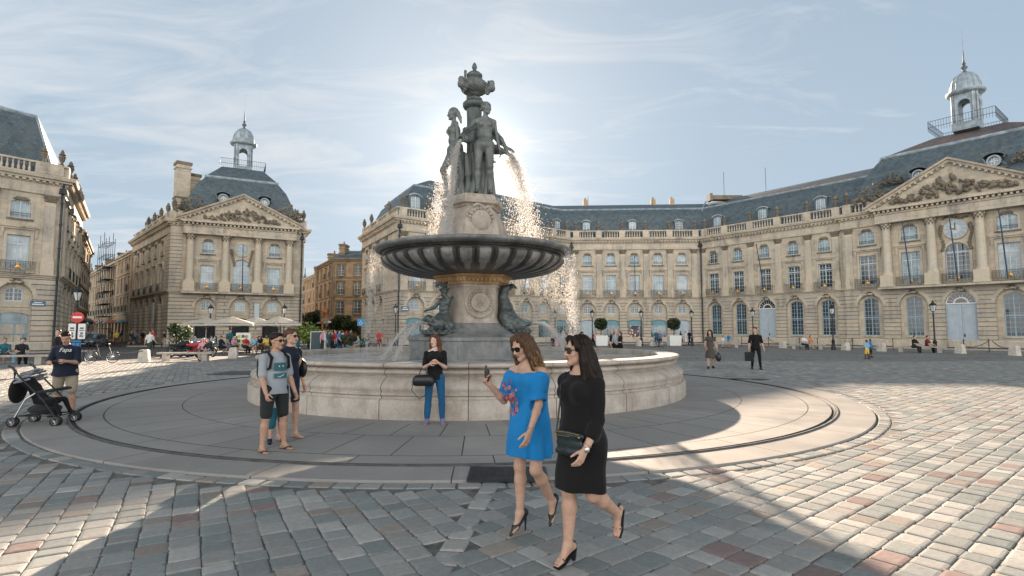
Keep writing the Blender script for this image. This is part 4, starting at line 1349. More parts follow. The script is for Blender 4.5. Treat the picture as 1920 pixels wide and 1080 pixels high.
def clock_face():
 fb = MB(); fb.lathe([(.98, .0), (.98, .06), (.90, .08), (.90, .045)], 32, m=0, cap=False)
 fb.add([(.9 * math.cos(2 * math.pi * i / 32), .9 * math.sin(2 * math.pi * i / 32), .045) for i in range(32)], [tuple(range(32))], 1)
 fb.add([(.42 * math.cos(2 * math.pi * i / 24), .42 * math.sin(2 * math.pi * i / 24), .052) for i in range(24)], [tuple(range(24))], 2)
 for i in range(12):
  old = fb.M; fb.M = Matrix.Rotation(i * math.pi / 6, 4, 'Z')
  fb.box(-.05, .05, .52, .80, .046, .06, 3); fb.M = old
 fb.ico((0, 0, .08), .12, (1, 1, .6), 4)
 o = link('clock', fb.mesh('clock', [M['trim'], M['clockface'], M['winframe'], M['blueframe'], M['gold']]), palace)
 n = Vector((MD[0][1], MD[1][1], 0))
 o.matrix_world = Matrix.Translation(MD @ Vector((10.1, .12, 11.55))) @ Matrix(((MD[0][0], 0, n.x, 0), (MD[1][0], 0, n.y, 0), (0, 1, 0, 0), (0, 0, 0, 1)))
 hb = MB(); hb.box(-.03, .03, -.1, .62, .085, .10)
 hb.M = Matrix.Rotation(R(78), 4, 'Z'); hb.box(-.035, .035, -.1, .42, .101, .112)
 link('clock_hands', hb.mesh('clock_hands', M['iron']), o)
clock_face()
SW = MB()
for sx in (-1, 1):
 for k in range(9):
  t = k / 8; SW.ico((sx * (1.12 + .12 * math.sin(t * 6)), 0, 11.9 - 2.3 * t), .20 - .05 * math.sin(t * 3), (1, .7, 1.2))
for k in range(7): SW.ico((-.9 + .3 * k, 0, 12.72 - .0 * k + .12 * math.sin(k)), .16, (1.2, .7, .8))
sw = SW.mesh('clock_scrolls', M['stained'], True)
link('clock_scrolls', sw, palace, MD @ Vector((10.1, .1, 0)), math.atan2(MD[1][0], MD[0][0]), (1, -1, 1))
for s in (6.4, 10.2, 13.8): flagpole(palace, MD, s, 7.2, 5.3, .22, .75)
flagpole(palace, M34, 9.0, 7.2, 5.0, .25, .35); flagpole(palace, M23, w23[2], 7.2, 4.6, .12, .35)
flagpole(palace, M12, 17.6, 7.2, 4.4, .2, .3)
downpipe(palace, M23, .15, .22); downpipe(palace, M34, .25, .24); downpipe(palace, M12, .12, .2)
def lantern_bracket(): pass
def plate(parent, Mx, s, z, w=.95, h=.5, d=.05):
 mb = MB(Mx); mb.box(s - w / 2, s + w / 2, d, d + .03, z, z + h, 0)
 mb.box(s - w * .28, s + w * .28, d + .031, d + .034, z + h * .62, z + h * .78, 1); mb.box(s - w * .4, s + w * .4, d + .031, d + .034, z + h * .22, z + h * .45, 1)
 mb.build('street_plate', [M['plate'], M['white']], parent)
M['plate'] = simple('blue_enamel', (0.04, 0.13, 0.24), 0.35)
plate(palace, M12, 1.0, 3.9)
# ---- central pavilion with the lantern
C0 = (-39.2, 62.6); dC = Vector((.886, .464)).normalized()
C1 = (C0[0] + dC.x * 14.4, C0[1] + dC.y * 14.4)
CS = (-54.9, 79.1)
pav = empty('corner_pavilion', (0, 0, 0), 0, 'free standing stone pavilion with pedimented front, slate dome roof and open lantern on top', 'building')
W, T, S = walls()
MC, lnC = facade(pav, C0, C1, [3.75, 7.35, 10.95], W, T, S, rnd, pil=[], cols=[1.95, 5.6, 9.1, 12.65], arched=7.35, shops=['dark', 'dark', 'dark'],
     panes={('f', 0): 2, ('f', 1): 2, ('f', 2): 1, ('u', 0): 1, ('u', 2): 1})
MCS, lnS = facade(pav, CS, C0, [4.0, 7.7, 11.4, 15.1, 18.8], W, T, S, rnd, pil=[2.1, 5.85, 9.55, 13.25, 17.0], side=True, shops=['plain', 'wall', 'plain', 'wall', 'plain'])
C2 = (C1[0] - .464 * 22, C1[1] + .886 * 22)
MCR, _ = facade(pav, C1, C2, [5, 10, 15], W, T, S, rnd, pil=[2.5, 7.5, 12.5, 17.5], side=True, shops=['wall', 'wall', 'wall'], balcony=False)
run = [CS, C0, C1, C2]
sweep(T, run, [(-.01, 6.02), (.10, 6.05), (.14, 6.16), (.26, 6.2), (.28, 6.3), (.0, 6.32)])
sweep(T, run, ENT); sweep(T, run, [(.0, .0), (.09, .0), (.09, .72), (.03, .80), (.0, .80)])
dentils(T, C0, C1, 14.02); dentils(T, CS, C0, 14.02)
T.M = MC
T.box(1.2, 13.4, .281, .95, 6.0, 6.2); T.box(1.2, 13.4, .19, .82, 12.925, 13.24); T.box(1.2, 13.4, .14, .78, 13.26, 13.78); T.box(1.2, 13.4, .25, .88, 13.8, 14.0); T.box(1.0, 13.6, .81, 1.35, 14.22, 14.46)
for i in range(29):
 x = 1.3 + 12.0 * i / 28; T.box(x - .1, x + .1, .881, 1.15, 13.98, 14.2)
T.M = None
W.M = MC
W.box(-.08, 1.1, -.2, .12, 6.33, 12.9, 0)
W.M = MCS
W.box(lnS - 1.6, lnS + .08, -.2, .10, 6.33, 12.9, 0)
W.M = None
Bk = MB()
ins = offset_poly(run, -.75)
for i in range(3):
 a, b = ins[i], ins[i + 1]; Bk.poly([(a[0], a[1], 0), (b[0], b[1], 0), (b[0], b[1], 14.4), (a[0], a[1], 14.4)])
Bk.poly([(CS[0], CS[1], 0), (C2[0], C2[1], 0), (C2[0], C2[1], 14.4), (CS[0], CS[1], 14.4)])
Bk.poly([(x, y, 14.45) for x, y in ins])
Bk.build('light_block_core', M['stained'], pav)  # closes the pavilion; core behind its fronts is added to stop light
finish(pav, W, T, S)
bl = MB()
balustrade(bl, [CS, C0], 14.5, 15.5, [(0, 2.1), (0, 5.85), (0, 9.55), (0, 13.25), (0, 17.0), (0, 20.5), (0, 22.3)])
balustrade(bl, [C1, C2], 14.5, 15.5, [(0, .5), (0, 4), (0, 9)])
bl.M = MC; bl.box(-.2, 1.3, -.3, .25, 14.5, 15.55); bl.box(13.2, 14.6, -.3, .25, 14.5, 15.55); bl.M = None
bl.build('balustrade', M['trim'], pav)
for s in (9.55, 13.25, 17.0, 20.5):
 x, y = along(CS, C0, s); put_urn(pav, x, y, 15.5, .9)
for s in (.15, .95, 13.5, 14.25):
 x, y = along(C0, C1, s); put_urn(pav, x, y, 15.55, 1.0)
pf = [along(C0, C1, .1, -.1), along(C0, C1, 14.3, -.1), along(C0, C1, 14.3, -14.3), along(C0, C1, .1, -14.3)]
mansard(pav, pf, [(.5, 14.6), (1.15, 17.2), (2.0, 19.3), (2.9, 20.6), (3.0, 20.85), (4.7, 22.7)], M['slate'], 'roof')
pb_ = offset_poly(pf, -2.95, True); mb = MB(); mb.tube([(x, y, 20.8) for x, y in pb_], .17, 6, closed=True); mb.build('lead_roll', M['lead'], pav, True)
rf = [along(CS, C0, .1, -.1), along(CS, C0, 12, -.1), along(CS, C0, 12, -12), along(CS, C0, .1, -12)]
mansard(pav, rf, [(.5, 14.6), (2.2, 17.4), (5.0, 18.3)], M['slate'], 'rear_roof')
pediment(pav, MC, 1.2, 13.4, 14.5, 2.95, .82, CARVE_MID)
oculus(pav, MC, 5.1, -1.0, 17.0); oculus(pav, MC, 9.7, -1.0, 17.0)
for s in (2.2, 12.4):
 link('trophy_carving', TROPHY, pav, MC @ Vector((s, .1, 15.3)), math.atan2(MC[1][0], MC[0][0]), (1.15, -1.2, 1.3))
cx, cy = along(C0, C1, 7.2, -7.2)
cupola(pav, cx, cy, 22.65, math.atan2(dC.y, dC.x), .89)
def chimney(parent, Mx, s, d, z0, z1, w, dp, mat='brownstone', pots=0):
 mb = MB(Mx)
 mb.box(s - w / 2, s + w / 2, d - dp / 2, d + dp / 2, z0, z1, 0)
 mb.box(s - w / 2 - .12, s + w / 2 + .12, d - dp / 2 - .12, d + dp / 2 + .12, z1 - .5, z1 - .35, 0)
 mb.box(s - w / 2 - .12, s + w / 2 + .12, d - dp / 2 - .12, d + dp / 2 + .12, z1, z1 + .35, 1)
 mb.box(s - w / 2 - .10, s + w / 2 + .10, d - dp / 2 - .10, d + dp / 2 + .10, z0 + (z1 - z0) * .45, z0 + (z1 - z0) * .45 + .2, 1)
 for i in range(pots): mb.lathe([(.14, z1 + .35), (.11, z1 + .95)], 8, (s - w / 2 + w * (i + .5) / pots, d, 0), m=2)
 mb.build('chimney', [M[mat], M['stained'], M['terracotta']], parent)
M['terracotta'] = simple('terracotta', (0.30, 0.12, 0.07), 0.8)
chimney(pav, MCS, 17.8, -1.9, 14.5, 22.3, 1.5, 1.5, 'ashlar'); chimney(pav, MCS, 15.4, -3.4, 14.5, 21.6, 1.7, 1.8, 'ashlar')
for s in (3.2, 6.4, 9.8): put_dormer(pav, MCS, s, -.9, 14.9, rnd, 1.25, 0)
for Mm, s, d in ((MC, 9.18, .16), (MCS, 16.9, .35)):
 mb = MB(Mm); mb.box(s - .28, s + .28, d, d + .05, 2.75, 5.0) if Mm is MC else mb.box(s - .45, s + .45, d, d + .05, 2.6, 5.1)
 mb.build('banner', M['banner'], pav)
mb = MB(MC)
for i in range(28):
 a0, a1 = 2 * math.pi * i / 28, 2 * math.pi * (i + 1) / 28
 def q(a, r, y): return (7.35 + r * math.cos(a), y, 11.45 + r * math.sin(a))
 mb.poly([q(a0, .66, .13), q(a1, .66, .13), q(a1, .90, .13), q(a0, .90, .13)], 0)
 mb.poly([q(a0, .90, .13), q(a1, .90, .13), q(a1, .90, 0), q(a0, .90, 0)], 0)
 mb.poly([q(a0, .66, .13), q(a1, .66, .13), q(a1, .66, .03), q(a0, .66, .03)], 0)
for sx in (-1, 1):
 for k in range(8):
  t = k / 7; mb.ico((7.35 + sx * (1.15 - .05 * k), .1, 11.3 - 1.7 * t), .17, (1, .6, 1.2), 1)
mb.build('round_window_frame', [M['trim'], M['stained']], pav, True)
mb = MB(MC); mb.box(7.31, 7.39, .03, .07, 10.8, 12.1); mb.box(6.7, 8.0, .03, .07, 11.42, 11.48); mb.box(7.0, 7.03, .03, .06, 10.9, 12.0); mb.box(7.67, 7.70, .03, .06, 10.9, 12.0)
ow = mb.build('window', M['winframe'], pav)
mb = MB(MC); mb.poly([(7.35 + .68 * math.cos(2 * math.pi * i / 24), .02, 11.45 + .68 * math.sin(2 * math.pi * i / 24)) for i in range(24)]); mb.build('pane', M['glassblue'], ow)
flagpole(pav, MC, 7.5, 7.2, 4.6, .12, .75)
downpipe(pav, MC, 14.1, .28)
# ---- building at the far left
L1 = (-37.9, 45.8); dL = Vector((.6, .8)).normalized()
L0 = (L1[0] - dL.x * 24.2, L1[1] - dL.y * 24.2)
LS = (-47.9, 60.3)
lb = empty('left_building', (0, 0, 0), 0, 'stone corner building at the far left edge with slate hip roof and urns', 'building')
lb.name = 'corner_building'
W, T, S = walls()
ML, lnL = facade(lb, L0, L1, [21.45 - 3.55 * i for i in range(6)][::-1], W, T, S, rnd, big=False, pil=[23.3] + [21.45 - 3.55 * (i + .5) for i in range(5)], shops=['dark'] * 5 + ['posters'],
     panes={('f', 5): 2, ('u', 5): 1, ('f', 4): 2}) if False else facade(lb, L0, L1, [21.45 - 3.55 * i for i in range(6)][::-1], W, T, S, rnd, pil=[23.3] + [21.45 - 3.55 * (i + .5) for i in range(5)],
     shops=['glass'] * 5 + ['posters'], panes={('f', 5): 2, ('u', 5): 1, ('f', 4): 2})
MLS, lnLS = facade(lb, L1, LS, [3.6, 7.2, 10.8, 14.4], W, T, S, rnd, pil=[1.7, 5.4, 9.0, 12.6, 16.3], side=True, shops=['wall', 'plain', 'wall', 'plain'])
L2 = (LS[0] - .8 * 20, LS[1] + .1 * 20)
run = [L0, L1, LS]
sweep(T, run, [(-.01, 6.02), (.10, 6.05), (.14, 6.16), (.26, 6.2), (.28, 6.3), (.0, 6.32)])
sweep(T, run, ENT); sweep(T, run, [(.0, .0), (.09, .0), (.09, .72), (.03, .80), (.0, .80)])
dentils(T, L0, L1, 14.02); dentils(T, L1, LS, 14.02)
LB0 = (L0[0] - .8 * 16, L0[1] + .6 * 16); LB1 = (LS[0] - .8 * 14, LS[1] + .6 * 10)
Bk = MB(); ins = offset_poly(run, -.75) + [LB1, LB0]
for i in range(5):
 a, b = ins[i], ins[(i + 1) % 5]; Bk.poly([(a[0], a[1], 0), (b[0], b[1], 0), (b[0], b[1], 14.4), (a[0], a[1], 14.4)])
Bk.poly([(x, y, 14.45) for x, y in ins])
Bk.build('light_block_core', M['stained'], lb)  # unseen core added inside the corner building to keep light out
finish(lb, W, T, S)
bl = MB(); balustrade(bl, run, 14.5, 15.6, [(0, 23.5), (0, 22.6), (0, 18.9), (0, 15.4), (0, 11.8), (1, .5), (1, 3.6), (1, 7.2), (1, 10.8), (1, 14.4), (1, 16.8)])
bl.M = ML; bl.box(22.2, 24.0, -.22, .22, 14.66, 15.45); bl.M = None
bl.build('balustrade', M['trim'], lb)
for (a, b, s) in ((L0, L1, 22.7), (L0, L1, 23.9), (L1, LS, 3.6), (L1, LS, 8.2), (L1, LS, 13.0), (L1, LS, 16.8), (L0, L1, 18.9)):
 x, y = along(a, b, s); put_urn(lb, x, y, 15.62, .92)
foot = [L0, L1, LS, LB1, LB0]
mansard(lb, foot, [(.8, 14.6), (1.5, 17.2), (2.3, 19.9), (2.4, 20.05), (6.0, 21.4)], M['slate'], 'roof')
q = offset_poly(foot, -2.35, True); q0 = offset_poly(foot, -.85, True); mb = MB(); mb.tube([(x, y, 20.0) for x, y in q], .15, 6, closed=True)
mb.tube([(q0[1][0], q0[1][1], 14.8), (q[1][0], q[1][1], 20)], .1, 5); mb.build('lead_roll', M['lead'], lb, True)
downpipe(lb, ML, 24.0, .26); plate(lb, ML, 22.9, 3.7, .95, .42)
# ---- simple street houses
SH = {}
def street_house(A, B, depth, h, mat, storeys, bays, label, rnd, shop=True, roof='slate', seed=0, pots=6):
 r = random.Random(seed)
 o = empty('street_house', (0, 0, 0), 0, label, 'house', 'houses along the side streets')
 Mx = frame_matrix(A, B); ln = math.dist(A, B)
 W = MB(Mx)
 hs = [0, 4.2]; step = (h - 4.2) / storeys
 for i in range(storeys): hs.append(4.2 + step * (i + 1))
 cs = [ln * (i + .5) / bays for i in range(bays)]
 ops = [(c, min(1.9, ln / bays - .7), .05, 2.7, .5, .35) for c in cs]
 wall_panel(W, 0, ln, 0, 4.2, ops, 0, 0)
 for k in range(storeys):
  z = hs[k + 1]; ww = 1.15; wh = step * (.66 if k < storeys - 1 else .56)
  wall_panel(W, 0, ln, z, hs[k + 2], [(c, ww, z + .35, z + .35 + wh, .1, .3) for c in cs], 0, 0)
  key = ('h', round(wh, 2))
  if key not in SH: SH[key] = glazing(ww, 0, wh, .1, 2, 4, M['winframe'], M['glass'])
  me, pm = SH[key]
  for c in cs:
   w = link('window', me, o, Mx @ Vector((c, -.2, z + .35)), math.atan2(Mx[1][0], Mx[0][0]), (1, -1, 1)); link('pane', pm[0], w)
   W.box(c - .78, c - .575, 0, .06, z + .3, z + .45 + wh, 1); W.box(c + .575, c + .78, 0, .06, z + .3, z + .45 + wh, 1)
   W.box(c - .8, c + .8, 0, .16, z + .48 + wh, z + .6 + wh, 1); W.box(c - .75, c + .75, 0, .3 if k == 0 else .12, z + .18, z + .29, 1)
   if k == 0 or r.random() < .4:
    for q in range(9): W.box(c - .7 + 1.4 * q / 8 - .012, c - .7 + 1.4 * q / 8 + .012, .26, .28, z + .3, z + 1.2, 2)
    W.box(c - .7, c + .7, .25, .29, z + 1.2, z + 1.24, 2)
  W.box(0, ln, 0, .14, z - .1, z + .08, 1)
 W.box(0, ln, -.1, .45, h - .25, h + .05, 1); W.box(0, ln, -.1, .25, h - .55, h - .26, 1)
 for x in (.02, ln - .38): W.box(x, x + .36, 0, .08, 4.3, h - .56, 1)
 W.poly([(0, 0, 0), (0, -depth, 0), (0, -depth, h), (0, 0, h)], 0); W.poly([(ln, 0, 0), (ln, -depth, 0), (ln, -depth, h), (ln, 0, h)], 0)
 W.poly([(0, -depth, 0), (ln, -depth, 0), (ln, -depth, h), (0, -depth, h)], 0); W.poly([(0, -.5, 0), (ln, -.5, 0), (ln, -.5, h), (0, -.5, h)], 3)
 W.build('wall', [M[mat], M['trim'] if mat != 'brownstone' else M['stained'], M['iron'], M['dark']], o)
 rf = MB(Mx)
 rf.poly([(0, .3, h + .051), (ln, .3, h + .051), (ln, -depth / 2, h + 2.2), (0, -depth / 2, h + 2.2)]); rf.poly([(0, -depth, h), (ln, -depth, h), (ln, -depth / 2, h + 2.2), (0, -depth / 2, h + 2.2)])
 rf.poly([(0, .3, h + .051), (0, -depth, h), (0, -depth / 2, h + 2.2)]); rf.poly([(ln, .3, h + .051), (ln, -depth, h), (ln, -depth / 2, h + 2.2)])
 rf.build('roof', M[roof], o)
 chimney(o, Mx, .8, -depth * .3, h, h + 2.6, 1.0, 2.4, 'brownstone', pots // 2) if pots else None
 sb = MB(Mx)
 for c in cs:
  sb.box(c - .9, c + .9, -.34, -.3, .05, 3.1, 0)
  if shop: sb.frustum(c - 1.1, c + 1.1, .02, .9, 2.9, 3.3, .05, .3, 1 + r.randrange(2))
 sb.build('shopfronts', [M['dark'], M['teal'], M['redcloth']], o)
 return o
M['redcloth'] = simple('faded_red_canvas', (0.28, 0.07, 0.05), 0.9)
dS = Vector((-.69, .724)).normalized()
def lp(k): return (CS[0] - .35 + dS.x * k, CS[1] + .2 + dS.y * k)
LAB = ['nearest warm stone house beside the pavilion in the left street', 'warm stone house behind the scaffolding in the left street', 'third house down the left street past the scaffolding', 'fourth house down the left street with chimney pots', 'farthest narrow house closing the left street row']
cum = 0
for i, (w, h) in enumerate(((12, 13.2), (14, 12.8), (14, 13.0), (15, 13.0), (16, 13.2))):
 street_house(lp(cum + w), lp(cum), 10, h, 'warmtint', 3, max(3, int(w / 3)), LAB[i], rnd, seed=i, pots=6 if i == 3 else 2); cum += w
def rp(k, off=0): return (LS[0] - .577 * k, LS[1] + .817 * k)
street_house(rp(1), rp(24), 10, 13, 'warmtint', 3, 6, 'sunlit house behind the left corner building', rnd, seed=31, pots=0)
street_house((-31.2, 95), (-19.5, 95), 12, 14.2, 'brownstone', 3, 4, 'tall brown stone house closing the view between pavilion and palace', rnd, seed=41, shop=False, pots=3)
e0 = Vector((-31.25, 95.1)); dE = Vector((-.5, .866))
cum = 0
for i, (w, h) in enumerate(((15, 14.0), (14, 12.8), (16, 11.4), (20, 10.2))):
 a = e0 + dE * (cum + w); b = e0 + dE * cum
 street_house(tuple(a), tuple(b), 11, h, 'warmtint' if i % 2 else 'brownstone', 3, 4, ['dark side of the corner house in the right street', 'ochre house second from the corner in the right street', 'third house of the right street below the spire', 'farthest low house of the right street'][i], rnd, seed=50 + i, pots=4); cum += w
street_house((-38.9 - 11, 90), (-38.9 - 11 - 14, 115), 10, 10, 'brownstone', 2, 5, 'house hidden behind the pavilion', rnd, seed=61, pots=0) if False else None
mb = MB(); x, y, z = at(571, 545, 240)
mb.lathe([(4, 0), (4, z - 4), (3.2, z - 3.5), (.1, z + 8)], 8, (x, y, 0)); mb.tube([(x, y, z + 7), (x, y, z + 10)], .2, 4)
tag(mb.build('church_spire', M['leaddark']), 'tiny grey church spire far down the right street', 'spire')
# ------------------------------------------------------------------ sculpting by distance fields (numpy) + surface nets
class Sculpt:
 def __init__(s, res=0.01):
  s.res = res; s.pr = []; s.disp = None
 def cap(s, a, b, ra, rb=None, k=0.02, m=0, op=1):
  s.pr.append(('c', np.array(a, float), np.array(b, float), ra, ra if rb is None else rb, k, m, op)); return s
 def chain(s, pts, rs, k=0.02, m=0):
  for i in range(len(pts) - 1): s.cap(pts[i], pts[i + 1], rs[i], rs[i + 1], k, m)
 def ell(s, c, r, rot=None, k=0.02, m=0, op=1):
  s.pr.append(('e', np.array(c, float), np.array(r if hasattr(r, '__len__') else (r, r, r), float), None if rot is None else np.array(rot, float), 0, k, m, op)); return s
 def loft(s, zs, cx, cy, rx, ry, k=0.02, m=0, rot=None, org=(0, 0, 0), fold=None, op=1):
  """elliptic column: arrays over local z; fold=(count, amplitude array, phase)"""
  s.pr.append(('l', np.array(org, float), (np.array(zs, float), np.array(cx, float), np.array(cy, float), np.array(rx, float), np.array(ry, float)), rot, fold, k, m, op)); return s
 def bb(s, p):
  if p[0] == 'c':
   r = max(p[3], p[4]); return np.minimum(p[1], p[2]) - r, np.maximum(p[1], p[2]) + r
  if p[0] == 'e':
   r = p[2]
   if p[3] is not None:
    e = np.sqrt(((p[3] * r[None, :]) ** 2).sum(1))
    return p[1] - e, p[1] + e
   return p[1] - r, p[1] + r
  zs, cx, cy, rx, ry = p[2]
  am = 1 + (np.max(p[4][1]) if p[4] is not None else 0)
  lo = np.array([np.min(cx - rx * am), np.min(cy - ry * am), zs.min()]); hi = np.array([np.max(cx + rx * am), np.max(cy + ry * am), zs.max()])
  if p[3] is not None:
   c = np.array([[x, y, z] for x in (lo[0], hi[0]) for y in (lo[1], hi[1]) for z in (lo[2], hi[2])]) @ np.array(p[3]).T
   return c.min(0) + p[1], c.max(0) + p[1]
  return lo + p[1], hi + p[1]
 def d(s, p, X, Y, Z):
  if p[0] == 'c':
   a, b = p[1], p[2]; ba = b - a; L2 = max(1e-12, (ba * ba).sum())
   px, py, pz = X - a[0], Y - a[1], Z - a[2]
   t = np.clip((px * ba[0] + py * ba[1] + pz * ba[2]) / L2, 0, 1)
   return np.sqrt((px - t * ba[0]) ** 2 + (py - t * ba[1]) ** 2 + (pz - t * ba[2]) ** 2) - (p[3] + (p[4] - p[3]) * t)
  px, py, pz = X - p[1][0], Y - p[1][1], Z - p[1][2]
  if p[3] is not None:
   Rm = np.array(p[3])
   px, py, pz = (px * Rm[0, 0] + py * Rm[1, 0] + pz * Rm[2, 0], px * Rm[0, 1] + py * Rm[1, 1] + pz * Rm[2, 1], px * Rm[0, 2] + py * Rm[1, 2] + pz * Rm[2, 2])
  if p[0] == 'e':
   r = p[2]
   k0 = np.sqrt((px / r[0]) ** 2 + (py / r[1]) ** 2 + (pz / r[2]) ** 2)
   k1 = np.sqrt((px / r[0] ** 2) ** 2 + (py / r[1] ** 2) ** 2 + (pz / r[2] ** 2) ** 2) + 1e-9
   return k0 * (k0 - 1) / k1
  zs, cx, cy, rx, ry = p[2]
  zc = np.clip(pz, zs[0], zs[-1])
  ax = np.interp(zc, zs, rx); ay = np.interp(zc, zs, ry)
  qx = (px - np.interp(zc, zs, cx)) / ax; qy = (py - np.interp(zc, zs, cy)) / ay
  rr = np.sqrt(qx * qx + qy * qy)
  lim = 1.0
  if p[4] is not None:
   n, am, ph = p[4]; th = np.arctan2(qy, qx)
   lim = 1 + np.interp(zc, zs, am) * (np.sin(n * th + ph) * .65 + .35 * np.sin(n * 1.7 * th + 2.3 * ph))
  dr = (rr - lim) * np.minimum(ax, ay)
  return np.maximum(dr, np.maximum(zs[0] - pz, pz - zs[-1]))
 def eval(s):
  los = []; his = []
  for p in s.pr:
   if p[7] > 0:
    a, b = s.bb(p); los.append(a); his.append(b)
  r = s.res; pad = 3 * r + 0.01
  lo = np.min(los, 0) - pad; hi = np.max(his, 0) + pad
  n = np.ceil((hi - lo) / r).astype(int) + 1
  F = np.full(n, 0.5, np.float32)
  ax = [(lo[i] + r * np.arange(n[i])).astype(np.float32) for i in range(3)]
  for p in s.pr:
   a, b = s.bb(p); mg = p[5] + 3 * r + .005
   i0 = np.maximum(0, np.floor((a - mg - lo) / r).astype(int)); i1 = np.minimum(n, np.ceil((b + mg - lo) / r).astype(int) + 1)
   if np.any(i1 <= i0): continue
   sl = tuple(slice(i0[q], i1[q]) for q in range(3))
   X = ax[0][sl[0]][:, None, None]; Y = ax[1][sl[1]][None, :, None]; Z = ax[2][sl[2]][None, None, :]
   D = s.d(p, X, Y, Z).astype(np.float32)
   A = F[sl]; k = p[5]
   if p[7] > 0:
    if k > 1e-5:
     h = np.maximum(k - np.abs(A - D), 0) / k; F[sl] = np.minimum(A, D) - h * h * k * .25
    else: F[sl] = np.minimum(A, D)
   else:
    D = -D
    if k > 1e-5:
     h = np.maximum(k - np.abs(A - D), 0) / k; F[sl] = np.maximum(A, D) + h * h * k * .25
    else: F[sl] = np.maximum(A, D)
  if s.disp is not None:
   F += s.disp(ax[0][:, None, None], ax[1][None, :, None], ax[2][None, None, :]).astype(np.float32)
  return F, lo
 def mesh_data(s):
  F, lo = s.eval(); r = s.res
  ins = F < 0
  c = [ins[i:ins.shape[0] - 1 + i, j:ins.shape[1] - 1 + j, k:ins.shape[2] - 1 + k] for i in (0, 1) for j in (0, 1) for k in (0, 1)]
  an = c[0].copy(); al = c[0].copy()
  for q in c[1:]: an |= q; al &= q
  act = an & ~al
  idx = np.full(act.shape, -1, np.int64); cells = np.argwhere(act); idx[act] = np.arange(len(cells))
  acc = np.zeros((len(cells), 3)); cnt = np.zeros(len(cells))
  off = [(i, j, k) for i in (0, 1) for j in (0, 1) for k in (0, 1)]
  val = [F[cells[:, 0] + o[0], cells[:, 1] + o[1], cells[:, 2] + o[2]] for o in off]
  for a in range(8):
   for b in range(a + 1, 8):
    if sum(abs(off[a][q] - off[b][q]) for q in range(3)) != 1: continue
    va, vb = val[a], val[b]; m = (va < 0) != (vb < 0)
    t = np.where(m, va / np.where(m, va - vb, 1), 0)
    for q in range(3): acc[:, q] += np.where(m, off[a][q] + (off[b][q] - off[a][q]) * t, 0)
    cnt += m
  V = (cells + acc / cnt[:, None]) * r + lo
  quads = []
  for axn in range(3):
   u, v = [(1, 2), (2, 0), (0, 1)][axn]
   sh = [slice(None)] * 3; sh2 = [slice(None)] * 3
   sh[axn] = slice(0, -1); sh2[axn] = slice(1, None)
   A = ins[tuple(sh)]; B = ins[tuple(sh2)]
   e = np.argwhere(A != B)
   ok = (e[:, u] > 0) & (e[:, v] > 0) & (e[:, u] < ins.shape[u] - 1) & (e[:, v] < ins.shape[v] - 1); e = e[ok]
   fl = A[tuple(e.T)]
   def g(du, dv):
    q = e.copy(); q[:, u] -= du; q[:, v] -= dv; return idx[tuple(q.T)]
   Q = np.stack([g(1, 1), g(0, 1), g(0, 0), g(1, 0)], 1)
   Q[~fl] = Q[~fl][:, ::-1]
   quads.append(Q)
  Q = np.concatenate(quads)
  Q = Q[(Q >= 0).all(1)]
  ms = [p[6] for p in s.pr if p[7] > 0]
  fm = None
  if len(set(ms)) > 1:
   best = np.full(len(V), 9.0); bm = np.zeros(len(V), int)
   for p in s.pr:
    if p[7] < 0: continue
    a, b = s.bb(p); sel = np.where(((V > a - .03) & (V < b + .03)).all(1))[0]
    if not len(sel): continue
    D = s.d(p, V[sel, 0], V[sel, 1], V[sel, 2]); better = D < best[sel]
    best[sel[better]] = D[better]; bm[sel[better]] = p[6]
   fm = np.sort(bm[Q], 1)[:, 1]
  return V, Q, fm
 def mesh(s, name, mats, fine=None):
  V, Q, fm = s.mesh_data()
  me = bpy.data.meshes.new(name)
  me.vertices.add(len(V)); me.vertices.foreach_set('co', V.astype(np.float32).ravel())
  me.loops.add(len(Q) * 4); me.loops.foreach_set('vertex_index', Q.astype(np.int32).ravel())
  me.polygons.add(len(Q)); me.polygons.foreach_set('loop_start', np.arange(0, len(Q) * 4, 4, dtype=np.int32))
  me.polygons.foreach_set('loop_total', np.full(len(Q), 4, np.int32))
  for q in (mats if isinstance(mats, (list, tuple)) else [mats]): me.materials.append(q)
  if fm is not None: me.polygons.foreach_set('material_index', fm.astype(np.int32))
  me.polygons.foreach_set('use_smooth', np.ones(len(Q), bool))
  me.update(calc_edges=True); me.validate()
  return me
 def build(s, name, mats, parent=None):
  return link(name, s.mesh(name, mats), parent)
def rotz(a):
 c, q = math.cos(a), math.sin(a); return np.array([[c, -q, 0], [q, c, 0], [0, 0, 1]])
def unit(v):
 v = np.array(v, float); return v / (np.linalg.norm(v) + 1e-12)
def rot_about(v, axis, a):
 axis = unit(axis); v = np.array(v, float)
 return v * math.cos(a) + np.cross(axis, v) * math.sin(a) + axis * axis.dot(v) * (1 - math.cos(a))
